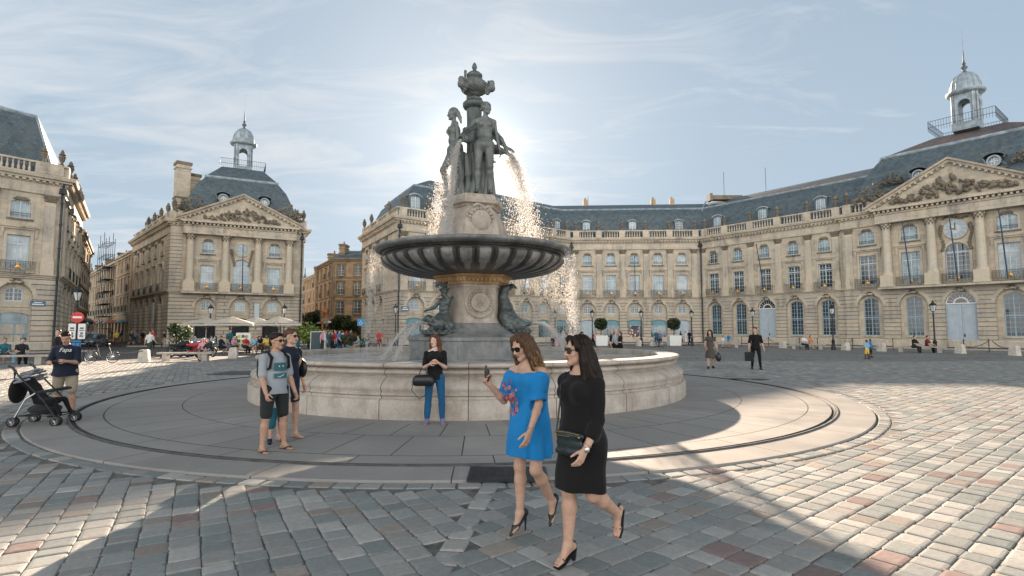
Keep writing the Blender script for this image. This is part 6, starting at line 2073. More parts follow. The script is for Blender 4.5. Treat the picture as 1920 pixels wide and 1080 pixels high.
def hair_mat(name, c):
 m, t, p = new_mat(name)
 g = N(t, 'ShaderNodeNewGeometry'); mp = N(t, 'ShaderNodeMapping'); mp.inputs['Scale'].default_value = (1, 1, .12); t.links.new(g.outputs[0], mp.inputs[0])
 n = noise_n(t, mp, 130, 4, .6); r = ramp(t, [(0.3, tuple(x * .5 for x in c)), (0.7, tuple(min(1, x * 1.7) for x in c))]); L(t, n, r); L(t, r, p, 0, 'Base Color')
 p.inputs['Roughness'].default_value = .5; p.inputs['Specular IOR Level'].default_value = .22
 bump(t, p, n.outputs[0], .5, .006)
 return m
M['skin_f'] = skin_mat('light_skin', (.52, .33, .245)); M['skin_m'] = skin_mat('tanned_skin', (.44, .27, .19)); M['skin_p'] = skin_mat('pale_skin', (.58, .40, .33)); M['skin_d'] = skin_mat('dark_skin', (.10, .055, .04))
M['lips'] = simple('lips', (.36, .12, .11), .4); M['eye'] = simple('eye_dark', (.03, .025, .022), .2)
M['hair_brown'] = hair_mat('brown_hair', (.075, .042, .024)); M['hair_dark'] = hair_mat('near_black_hair', (.012, .007, .005)); M['hair_blond'] = hair_mat('blond_ends_hair', (.34, .21, .10)); M['hair_auburn'] = hair_mat('auburn_hair', (.10, .036, .018)); M['hair_grey'] = hair_mat('grey_hair', (.35, .34, .33))
for nm, c in dict(black=(.008, .008, .009), blue=(.012, .20, .50), navy=(.012, .018, .034), grey=(.30, .33, .36), charcoal=(.022, .026, .028), jeans=(.012, .085, .19), beige=(.34, .30, .23), white=(.62, .62, .62), red=(.42, .04, .035), pink=(.55, .28, .36), teal=(.02, .12, .16), olive=(.075, .072, .058), yellow=(.62, .45, .08), lightblue=(.24, .40, .52), orange=(.60, .20, .05), green=(.05, .16, .07), purple=(.20, .16, .27), brown=(.12, .065, .035), darkred=(.16, .02, .025), darkgreen=(.03, .07, .05)).items():
 M['c_' + nm] = cloth_mat(nm + '_cloth', c)
M['leather'] = simple('black_leather', (.012, .013, .015), .35, 0, .1, 20, .05); M['teal_leather'] = simple('dark_teal_leather', (.010, .022, .027), .35, 0, .1, 20, .05)
M['lens'] = simple('dark_lenses', (.006, .006, .007), .08); M['silver'] = simple('silver', (.6, .6, .62), .3, .9, .05)
M['nail'] = simple('red_nail', (.5, .03, .03), .25)
def strands(mb, P, n, rnd, fn, r=.0022):
 """fn(i, u) -> list of points; thin locks that break up the hair mass"""
 for i in range(n):
  pts = fn(i, rnd)
  q = len(pts); mb.tube(pts, [r * (1.0 - .55 * j / (q - 1)) for j in range(q)], 3)
def glasses(parent, J, name='sunglasses', big=1.0, mat=None):
 c = J['headc']; Rm = J['hR']; s = J['h'] / 1.7
 def P(x, y, z): return tuple(c + Rm @ (np.array([x, y, z]) * s))
 mb = MB()
 for q in (-1, 1):
  pts = []
  for i in range(14):
   t = 2 * math.pi * i / 14; x = .0275 * big * abs(math.cos(t)) ** .75 * (1 if math.cos(t) > 0 else -1); z = .021 * big * abs(math.sin(t)) ** .8 * (1 if math.sin(t) > 0 else -1)
   xx = q * .0325 + x; pts.append(P(xx, .097 - abs(xx) * .22, .002 + z))
  mb.poly(pts if q > 0 else pts[::-1], 1); mb.tube(pts, .0024 * s, 4, 0, True)
  mb.tube([P(q * .060, .084, .010), P(q * .074, .040, .008), P(q * .077, -.01, .004)], .0028 * s, 4, 0)
 mb.tube([P(-.008, .098, .006), P(.008, .098, .006)], .0025 * s, 4, 0)
 return mb.build(name, [mat or M['black_frame'], M['lens']], parent, True, 60)
M['black_frame'] = simple('black_acetate', (.01, .01, .011), .25)
# ------------------------------------------------------------------ the three bronze women, dolphins, putti
def statue(name, x, y, z, yaw, sk, urn=None, drape=1, seed=0, res=.022):
 J = skeleton(**sk)
 S = Sculpt(res)
 add_torso(S, J, 0, 0, 1.0); add_head(S, J, True, 0, 0, 0)
 for sd_ in ('L', 'R'):
  add_arm(S, J, sd_, 0); add_leg(S, J, sd_, 0, fat=1.14, k=.06); add_foot(S, J, sd_, 0); add_hand(S, J, sd_, 30, 0, k=.01)
 h = J['h'] / 1.7; c = J['headc']; Rm = J['hR']
 def P(a, b, q): return c + Rm @ (np.array([a, b, q]) * h)
 S.ell(P(0, -.025, .045), np.array([.083, .092, .080]) * h, Rm, .02, 0)
 for i in range(11):
  t = math.pi * (i / 10); S.ell(P(.080 * math.cos(t), .040 * math.sin(t), .055 + .022 * math.sin(t)), .020 * h, None, .012, 0)
 S.ell(P(0, -.105, .0), np.array([.045, .04, .045]) * h, Rm, .02, 0)
 if seed == 1: S.chain([P(0, -.09, .02), P(.05, -.12, -.09), P(.07, -.13, -.2)], [.045 * h, .035 * h, .02 * h], .03, 0)
 rr = random.Random(seed)
 if drape:
  base = J['pelvis'] + np.array([0, .10 * h, 0])
  for i in range(9):
   a = -.20 + .05 * i
   top = base + np.array([a * .8, .03 * h * math.sin(i * 2.1), (.05 + rr.uniform(-.1, .1)) * h]); bot = np.array([a * 1.7 + rr.uniform(-.03, .03), .15 * h + .03 * math.sin(i * 3), .02])
   mid = (top + bot) / 2 + np.array([rr.uniform(-.03, .03), .02, 0])
   S.chain([top * h ** 0, mid, bot], [.030 * h, .038 * h, .045 * h], .025, 0)
 if urn is not None:
  u0 = np.array(urn[0]); d = unit(urn[1]); L_ = .42 * h
  S.chain([u0, u0 - d * .10 * h, u0 - d * .16 * h, u0 - d * .32 * h, u0 - d * .42 * h], [.065 * h, .045 * h, .09 * h, .12 * h, .07 * h], .02, 0)
  S.ell(u0 + d * .01, .055 * h, None, .01, 0, -1)
  for q in (0, 1):
   pass
 o = S.build(name, [M['statue']], fountain)
 o.location = (x, y, z); o.rotation_euler = (0, 0, yaw)
 return o, J
HS = 2.78
g1, J1 = statue('bronze_woman', .34, -.56, 5.80, R(8), dict(H=HS, sex='f', legR=(-2, 3, 2), legL=(10, 24, 2), armR=(34, 34, 24, 20), armL=(-14, 12, 20, 0), head=(R(42), 6, 0), side=-2, footL=8, wide=1.2), urn=None, seed=0)
g2, J2 = statue('bronze_woman', -.60, -.18, 5.80, R(-72), dict(H=HS, sex='f', legR=(26, 42, 3), legL=(-2, 4, 2), armR=(-12, 12, 20, 0), armL=(-6, 8, 24, 0), head=(R(-5), 6, 0), footR=10, wide=1.2), seed=1)
g3, J3 = statue('bronze_woman', .32, .52, 5.80, R(120), dict(H=HS, sex='f', legR=(8, 20, 2), legL=(0, 2, 2), armR=(20, 36, 24, 10), armL=(24, 30, 40, 10), head=(0, 4, 0), wide=1.2), seed=2)
S = Sculpt(.018)
S.chain([(-.30, -.98, 7.34), (-.26, -.90, 7.38), (-.22, -.84, 7.41), (-.12, -.62, 7.5), (-.06, -.5, 7.52)], [.105, .075, .12, .17, .10], .03, 0)
S.ell((-.32, -1.03, 7.32), .075, None, .01, 0, -1)
S.chain([(-.24, -.86, 7.56), (-.18, -.72, 7.70), (-.10, -.56, 7.66)], [.025, .03, .025], .02, 0)
inF(S.mesh('pouring_urn', [M['statue']]), 'pouring_urn')
S = Sculpt(.02)
S.chain([(1.04, -.28, 7.14), (.95, -.22, 7.2), (.86, -.15, 7.24), (.66, -.02, 7.34), (.55, .08, 7.36)], [.06, .05, .10, .15, .09], .03, 0)
inF(S.mesh('pouring_urn', [M['statue']]), 'pouring_urn')
S = Sculpt(.02)
S.chain([(-.88, .42, 7.2), (-.76, .38, 7.3), (-.55, .34, 7.4)], [.07, .12, .12], .03, 0)
S.chain([(.62, -.10, 7.86), (.84, -.16, 7.62), (1.0, -.24, 7.30), (1.03, -.27, 7.20)], [.10, .075, .055, .045], .03, 0)
S.chain([(-.02, -.60, 7.80), (-.22, -.78, 7.62), (-.36, -.92, 7.42)], [.075, .065, .045], .03, 0)
inF(S.mesh('urn_and_arms', [M['statue']]), 'reaching_arms')
S = Sculpt(.022); rr = random.Random(4)
for i in range(16):
 a = 2 * math.pi * i / 16; r0 = .42 + .10 * math.sin(i * 1.9); r1 = .52 + .10 * math.sin(i * 2.7)
 S.chain([(r0 * math.cos(a), r0 * math.sin(a), 6.95 + .25 * math.sin(i * 2.3)), ((r0 + .03) * math.cos(a + .12), (r0 + .03) * math.sin(a + .12), 6.4), (r1 * math.cos(a), r1 * math.sin(a), 5.8)], [.05, .075, .085], .05, 0)
S.cap((0, 0, 5.8), (0, 0, 6.9), .42, .34, .08, 0)
S.disp = wrinkle(.012, 14, 3)
inF(S.mesh('hanging_drapery', [M['statue']]), 'hanging_drapery')
def dolphin_group(ang, putto):
 BX = 1.2
 """local frame: +x points outward from the stem, z up from the base block"""
 e = Matrix.Rotation(ang, 4, 'Z')
 S = Sculpt(.018)
 if putto: S.chain([(1.50, 0, 1.88), (1.36, 0, 1.92), (1.18, -.05, 1.98), (1.05, -.28, 2.02), (1.0, -.58, 2.00), (1.1, -.78, 2.10), (1.2, -.9, 2.02)], [.15, .26, .28, .22, .15, .10, .07], .06, 0)
 else: S.chain([(1.50, 0, 1.88), (1.36, 0, 1.90), (1.18, 0, 1.96), (1.06, .0, 2.14), (.99, .04, 2.42), (.93, -.02, 2.72), (1.0, -.05, 2.97), (1.18, 0, 3.06)], [.15, .24, .29, .27, .21, .16, .12, .08], .06, 0)
 S.cap((1.55, 0, 1.90), (1.78, 0, 1.95), .10, .045, .05, 0)      # upper lip
 S.cap((1.50, 0, 1.78), (1.72, 0, 1.76), .09, .05, .04, 0)      # lower lip
 for q in (-1, 1):
  S.ell((1.40, q * .17, 1.96), .075, None, .02, 0); S.ell((1.43, q * .235, 1.97), .028, None, .005, 0)
  for k in range(3): S.chain([(1.30 - .05 * k, q * (.21 + .02 * k), 2.04 - .02 * k), (1.20 - .05 * k, q * (.27 + .02 * k), 1.90), (1.30 - .05 * k, q * (.25 + .02 * k), 1.76)], [.02, .032, .02], .01, 0)
  S.chain([(1.15, q * .22, 1.85), (1.12, q * .45, 1.74), (1.0, q * .62, 1.70)], [.07, .05, .025], .03, 0)        # pectoral fins
  S.chain([(1.14, q * .02, 3.02), (1.22, q * .14, 3.10), (1.30, q * .24, 3.02)], [.06, .045, .02], .02, 0)          # fluke
 for k in range(6): S.ell((1.12 - .05 * k, 0, 2.2 + .10 * k), (.05, .02, .06), None, .02, 0)
 S.disp = wrinkle(.005, 38, 2)
 o = inF(S.mesh('bronze_dolphin', [M['darkbronze']]), 'bronze_dolphin', 0, ang)
 S = Sculpt(.02)
 S.ell((1.35, 0, 1.66), (.42, .55, .10), None, .03, 0)
 for i in range(9):
  a = -1.3 + 2.6 * i / 8; S.cap((1.2, 0, 1.70), (1.25 + .5 * math.cos(a), .62 * math.sin(a), 1.72), .03, .045, .02, 0)
 inF(S.mesh('bronze_shell', [M['darkbronze']]), 'bronze_shell', 0, ang)
 if putto:
  J = skeleton(H=1.52, sex='m', lean=-4, legR=(52, 62, 18), legL=(38, 50, 26), armR=(20, 34, 40, 0), armL=(150, 40, 100, 0), head=(R(10), -4, 8), wide=1.2, sit=.0)
  S = Sculpt(.017)
  add_torso(S, J, 0, 0.012, 0, belly=.03); add_head(S, J, True, 0, 0, 0, 1.35)
  for sd_ in ('L', 'R'):
   add_arm(S, J, sd_, 0, .006, fat=1.25); add_leg(S, J, sd_, 0, .006, fat=1.2); add_foot(S, J, sd_, 0); add_hand(S, J, sd_, 30, 0, fingers=True, k=.01)
  h = J['h'] / 1.7 * 1.35; c = J['headc']; Rm = J['hR']; rr = random.Random(3)
  for i in range(34):
   v = unit([rr.uniform(-1, 1), rr.uniform(-1, .55), rr.uniform(-.1, 1)]); S.ell(c + Rm @ (v * np.array([.078, .09, .09]) * h + np.array([0, -.01, .03]) * h), rr.uniform(.018, .028) * h, None, .008, 0)
  S.ell(c + Rm @ (np.array([0, -.01, .085]) * h), np.array([.13, .13, .03]) * h, Rm, .03, 0)      # brimmed hat of shell
  me = S.mesh('bronze_child', [M['darkbronze']])
  o = link('bronze_child', me, fountain)
  f = Vector((math.cos(ang), math.sin(ang), 0))
  o.location = (f.x * 1.16, f.y * 1.16, 2.22); o.rotation_euler = (0, 0, ang + math.pi / 2 + R(12))
dolphin_group(R(-132), True)
dolphin_group(R(-12), False)
dolphin_group(R(108), False)
def drops(name, gen, n, seed, parent=None, rmin=.006, rmax=.016):
 rr = random.Random(seed); mb = MB()
 T4 = ICO[1][0]; F4 = ICO[1][1]
 O6 = [(1, 0, 0), (-1, 0, 0), (0, 1, 0), (0, -1, 0), (0, 0, 1), (0, 0, -1)]; F6 = [(0, 2, 4), (2, 1, 4), (1, 3, 4), (3, 0, 4), (2, 0, 5), (1, 2, 5), (3, 1, 5), (0, 3, 5)]
 for i in range(int(n * 1.6)):
  p, st = gen(rr); r = rr.uniform(rmin, rmax) * .68
  mb.add([(p[0] + v[0] * r, p[1] + v[1] * r, p[2] + v[2] * r * st * 1.6) for v in O6], F6)
 o = mb.build(name, M['spray'], parent or fountain, True, 180)
 o['kind'] = 'stuff'
 return o
def g_rel(x, y, z): return (x, y, z)
def jet(p0, v0, tmax, spread, width=.02, grow=1.0, stick=2.0):
 def gen(rr):
  t = (rr.random() ** .8) * tmax; q = spread * (t / tmax) ** grow + width
  return ((p0[0] + v0[0] * t + rr.gauss(0, q), p0[1] + v0[1] * t + rr.gauss(0, q), p0[2] + v0[2] * t - 4.9 * t * t + rr.gauss(0, q)), rr.uniform(1, stick))
 return gen
drops('falling_water', jet((-.32, -1.02, 7.26), (-.50, -.06, -.30), .76, .05, .018), 4600, 1, rmax=.019)
drops('falling_water', jet((-.42, -1.02, 7.0), (-.75, -.05, -.7), .68, .15, .04), 1100, 2, rmax=.017)
drops('falling_water', jet((1.06, -.28, 7.10), (.95, -.45, -.1), .78, .16, .02), 3600, 3, rmax=.018)
drops('falling_water', jet((1.06, -.28, 6.9), (.6, -.4, -.1), .76, .34, .06, 1.2), 2400, 4, rmax=.015)
drops('falling_water', jet((-.92, .42, 7.1), (-.5, .3, -.1), .78, .16, .03), 1600, 5)
def curtain(a0, a1, z1=1.0, bias=1.0):
 def gen(rr):
  a = a0 + (a1 - a0) * rr.random(); r = 2.96 + abs(rr.gauss(0, .05)); z = 4.05 - (4.05 - z1) * rr.random() ** bias
  k = (4.05 - z)
  return (((r + .05 * k) * math.cos(a) + rr.gauss(0, .03), (r + .05 * k) * math.sin(a) + rr.gauss(0, .03), z), rr.uniform(1.4, 3.5))
 return gen
drops('water_curtain', curtain(R(-28), R(62)), 6500, 11, rmin=.005, rmax=.012)
drops('water_curtain', curtain(R(152), R(206)), 2300, 12, rmin=.005, rmax=.010)
drops('water_curtain', curtain(R(62), R(152)), 1500, 13, rmin=.005, rmax=.010)
for k, a in enumerate((R(-132), R(-12), R(108))):
 c, s = math.cos(a), math.sin(a)
 for q in (-.35, .15):
  d = Vector((math.cos(a + q), math.sin(a + q), 0))
  drops('water_jet', jet((c * 1.75, s * 1.75, 1.9), (d.x * 2.3, d.y * 2.3, 1.0), .56, .05, .010), 1100, 20 + k * 3 + int(q * 10), rmin=.005, rmax=.012)
def core(p0, v0, tmax, r0, r1, seed):
 rr = random.Random(seed); mb = MB()
 for k in range(5):
  ph = rr.uniform(0, 6); pts = []; rs = []
  for i in range(26):
   t = tmax * i / 25; w = .012 + .05 * t
   pts.append((p0[0] + v0[0] * t + w * math.sin(ph + t * 23), p0[1] + v0[1] * t + w * math.cos(ph * 2 + t * 19), p0[2] + v0[2] * t - 4.9 * t * t)); rs.append((r0 + (r1 - r0) * i / 25) * rr.uniform(.5, 1.3))
  mb.tube(pts, rs, 5)
 o = mb.build('water_stream', M['spray'], fountain, True, 180); o['kind'] = 'stuff'
core((-.32, -1.02, 7.30), (-.50, -.06, -.30), .62, .030, .010, 1)
core((1.06, -.28, 7.12), (.95, -.45, -.1), .50, .022, .006, 2)
for k, a in enumerate((R(-132), R(-12), R(108))):
 for q in (-.35, .15):
  core((math.cos(a) * 1.75, math.sin(a) * 1.75, 1.9), (math.cos(a + q) * 2.3, math.sin(a + q) * 2.3, 1.0), .56, .010, .008, 5 + k)
# ------------------------------------------------------------------ people in the foreground
def person_root(x, y, yaw, label, group=None, z=0.0):
 return empty('person', (x, y, z), yaw, label, 'person', group)
def hair_long(S, P, s, down, width=.085, fwd=0.0, m=0, part=0.0):
 """cap of hair with a mass falling behind; P maps head-frame metres to the figure"""
 S.ell(P(0, -.026, .044), np.array([.083, .092, .078]) * s, None, .02, m)
 for q in (-1, 1):
  S.chain([P(q * .045, .040, .085), P(q * .078, .020, .030), P(q * .086, -.012, -.05)], [.026 * s, .024 * s, .024 * s], .02, m)
 for i in range(9):
  t = math.pi * (.02 + .96 * i / 8)
  a, b = math.cos(t), -math.sin(t)
  S.chain([P(a * .072, b * .07 - .01, .02), P(a * .085, b * .085 - .01, -.08), P(a * (width + .012), b * .095 - .005, -.08 - down * .5), P(a * width * 1.1, b * .085 - .02 + fwd, -.08 - down * (1 - .12 * abs(a)))], [.034 * s, .036 * s, .030 * s, .012 * s], .02, m)
# ---- woman in the black dress
def woman_black():
 root = person_root(.53, 4.22, R(-46), 'woman with dark wavy hair striding in a plain black dress, sunglasses and T-strap sandals', z=.008)
 J = skeleton(H=1.61, sex='f', lean=2, legR=(7, 6, 1), legL=(2, 60, 2), armR=(-8, 2, 14, 0), armL=(4, 5, 34, 16), head=(R(-28), 2, -3), wide=1.12, footR=24, footL=66, hipyaw=R(6))
 s = J['h'] / 1.7
 S = Sculpt(.0058)
 P = add_head(S, J)
 S.ell(P(0, .084, -.061), np.array([.010, .010, .006]) * s, J['hR'], .002, EYE)      # parted lips
 add_torso(S, J, SKIN, -.004, 1.0, hips=True)
 for q in 'LR':
  add_arm(S, J, q, fat=1.12); add_leg(S, J, q, fat=1.10)
 hlR = add_foot(S, J, 'R'); hlL = add_foot(S, J, 'L')
 add_hand(S, J, 'L', 22); add_hand(S, J, 'R', 40)
 S.build('body', [M['skin_f'], M['hair_dark'], M['skin_f'], M['skin_f'], M['skin_f'], M['skin_f'], M['lips'], M['eye']], root)
 D = Sculpt(.008)
 add_torso(D, J, 0, .016, 1.25, hips=True, k=.06)
 for q in 'LR': add_arm(D, J, q, 0, .012, .74, fat=1.1)
 zs = [-.375, -.27, -.12, .0, .12, .26]
 D.loft(zs, [.0, 0, 0, 0, 0, 0], [-.03, -.02, 0, 0, 0, -.0], [.205, .212, .208, .195, .165, .15], [.152, .150, .145, .140, .128, .12], .05, 0, None, J['pelvis'], fold=(5, [.045, .03, .012, .0, 0, 0], 1.0))
 D.ell(J['neck'] + J['up'] * .028 + J['sf'] * .04, np.array([.125, .085, .062]), None, .01, 0, -1)
 D.disp = wrinkle(.0065, 19, 5)
 D.build('dress', [M['c_black']], root)
 Hh = Sculpt(.008)
 hair_long(Hh, P, s * 1.05, .27, .088)
 Hh.chain([P(.075, -.05, -.10), P(.115, -.09, -.20), P(.12, -.10, -.40)], [.045, .05, .02], .03, 0)
 Hh.chain([P(.0, -.10, -.05), P(.02, -.13, -.20), P(.04, -.13, -.42)], [.05, .055, .022], .03, 0)
 Hh.disp = lambda X, Y, Z: .006 * np.sin(np.arctan2(Y - J['headc'][1], X - J['headc'][0]) * 17 + Z * 22)
 h = Hh.build('hair', [M['hair_dark']], root)
 mb = MB(); rr = random.Random(2)
 def fn(i, r_):
  t = math.pi * r_.uniform(-.02, 1.02); a, b = math.cos(t), -math.sin(t); k = r_.uniform(.9, 1.18); dn = r_.uniform(.22, .42); w = r_.uniform(-.02, .02)
  return [tuple(P(a * .05, b * .06, .10)), tuple(P(a * .088 * k, b * .09, .0)), tuple(P(a * .098 * k + w, b * .11 - .01, -.08 - dn * .4)), tuple(P(a * .105 * k - w + .03, b * .12 * k - .02, -.08 - dn * .75)), tuple(P(a * .11 * k + w + .04, b * .11 * k - .03, -.08 - dn))]
 strands(mb, P, 150, rr, fn, .0022)
 mb.build('hair_locks', M['hair_dark'], h)
 glasses(root, J, big=1.12)
 for q, (hl, ball, toe, up, r_) in (('R', hlR), ('L', hlL)):
  mb = MB(); a = J['ank' + q]; d = unit(J['fd' + q])
  base = [hl - up * .030, (hl + ball) / 2 - up * .028, ball - up * .024, toe + d * .012 - up * .018]
  for i in range(3):
   w0, w1 = (.030, .032, .040)[i], (.032, .040, .030)[i]
   A, B = base[i], base[i + 1]
   mb.add([tuple(A - r_ * w0), tuple(A + r_ * w0), tuple(B + r_ * w1), tuple(B - r_ * w1), tuple(A - r_ * w0 - up * .008), tuple(A + r_ * w0 - up * .008), tuple(B + r_ * w1 - up * .008), tuple(B - r_ * w1 - up * .008)], [(0, 1, 2, 3), (4, 7, 6, 5), (0, 3, 7, 4), (1, 5, 6, 2), (3, 2, 6, 7), (0, 4, 5, 1)])
  ring = [tuple(a + d * (.036 * math.cos(t) - .004) + r_ * .034 * math.sin(t) + up * .008) for t in [2 * math.pi * i / 12 for i in range(12)]]
  mb.tube(ring, .0045, 5, closed=True)
  mb.tube([tuple(a + d * .034 + up * .005), tuple(a + d * .075 - up * .012), tuple(ball + up * .021)], .0045, 5)
  mb.tube([tuple(ball - r_ * .042 - up * .018), tuple(ball - r_ * .03 + up * .012), tuple(ball + up * .023), tuple(ball + r_ * .03 + up * .012), tuple(ball + r_ * .042 - up * .018)], .005, 5)
  hb = hl - up * .03
  mb.tube([tuple(hl - d * .026 - up * .03), tuple(hl - d * .031 + up * .01), tuple(a - d * .036 + up * .01)], .012, 6)
  if q == 'R':
   mb.add([tuple(hb - r_ * .02 - d * .02), tuple(hb + r_ * .02 - d * .02), tuple(hb + r_ * .02 + d * .02), tuple(hb - r_ * .02 + d * .02)] + [(float((hb + o_)[0]), float((hb + o_)[1]), .012) for o_ in (-r_ * .012 - d * .01, r_ * .012 - d * .01, r_ * .012 + d * .012, -r_ * .012 + d * .012)], [(0, 1, 5, 4), (1, 2, 6, 5), (2, 3, 7, 6), (3, 0, 4, 7), (4, 5, 6, 7)])
  else:
   e = hb - up * .06; mb.tube([tuple(hb), tuple(e)], [.018, .008], 6)
  mb.build('sandal', M['leather'], root, True, 40)
  nb = MB()
  for k in (-.016, -.005, .007, .017): nb.ico(tuple(toe + r_ * k + up * .010 + d * .004), .0055, (1, 1, .6))
  nb.build('toenails', M['nail'], root)
 w = J['wrL']; dd = unit(J['daL']); x = unit(np.cross(dd, [0, 0, 1])); y = np.cross(dd, x)
 mb = MB(); c0 = w - dd * .035
 mb.tube([tuple(c0 + x * .030 * math.cos(t) + y * .030 * math.sin(t)) for t in [i * math.pi / 8 for i in range(16)]], .0035, 5, closed=True)
 mb.build('bracelet', M['silver'], root, True)
 mb = MB(); c0 = w - dd * .006
 mb.tube([tuple(c0 + x * .025 * math.cos(t) + y * .025 * math.sin(t)) for t in [i * math.pi / 8 for i in range(16)]], .006, 5, closed=True)
 out = unit(J['sr'] * .8 + J['sf'] * .45); f0 = c0 + out * .026
 mb.M = Matrix.Translation(f0) @ Vector(out).to_track_quat('Z', 'Y').to_matrix().to_4x4()
 mb.lathe([(.019, -.004), (.019, .005), (.016, .007), (0, .007)], 16); mb.M = None
 mb.build('wristwatch', M['silver'], root, True, 40)
 bagc = J['pelvis'] + J['sf'] * .165 + J['sr'] * .015 + np.array([0, 0, -.03])
 mb = MB()
 mb.tube([tuple(bagc + J['sr'] * -.10 + np.array([0, 0, .085]) + J['sf'] * .03), tuple(J['chest'] - J['sr'] * .075 + J['sf'] * .155 + np.array([0, 0, -.06])), tuple(J['chest'] - J['sr'] * .07 + J['sf'] * .150 + np.array([0, 0, .07])), tuple(J['shR'] + J['sr'] * .05 + J['sf'] * .05 + np.array([0, 0, .055])), tuple(J['shR'] + J['sr'] * .055 - J['sf'] * .04 + np.array([0, 0, .055]))], .0065, 6)
 q = J['chest'] - J['sr'] * .073 + J['sf'] * .160 + np.array([0, 0, -.02])
 mb.build('bag_strap', M['teal_leather'], root)
 B = Sculpt(.006)
 rx = J['sr']; ry = J['sf']
 Rm = np.stack([rx, ry, np.array([0, 0, 1.])], 1)
 for sx in (-1, 1):
  for sz in (-1, 1): B.cap(bagc + rx * sx * .115 + np.array([0, 0, sz * .065]), bagc + rx * sx * .0 + np.array([0, 0, sz * .065]), .020, .022, .02, 0)
 B.ell(bagc, [.125, .026, .078], Rm, .03, 0)
 bag = B.mesh('handbag', [M['teal_leather']])
 bo = link('handbag', bag, None); bo.location = root.location; bo.rotation_euler = root.rotation_euler
 tag(bo, 'small dark teal handbag hanging at the hip of the woman in black', 'handbag')
 zb = MB()
 zb.tube([tuple(bagc + rx * t + ry * .022 + np.array([0, 0, .083 - abs(t) * .05])) for t in (-.11, -.05, 0, .05, .11)], .0028, 5)
 zb.tube([tuple(bagc + rx * t + ry * .030 + np.array([0, 0, .055])) for t in (-.10, .02)], .0022, 5)
 for t in (-.11, .11): zb.ico(tuple(bagc + rx * t + ry * .03 + np.array([0, 0, .06])), .008)
 z_ = zb.build('zip', M['gold'], bo)
woman_black()
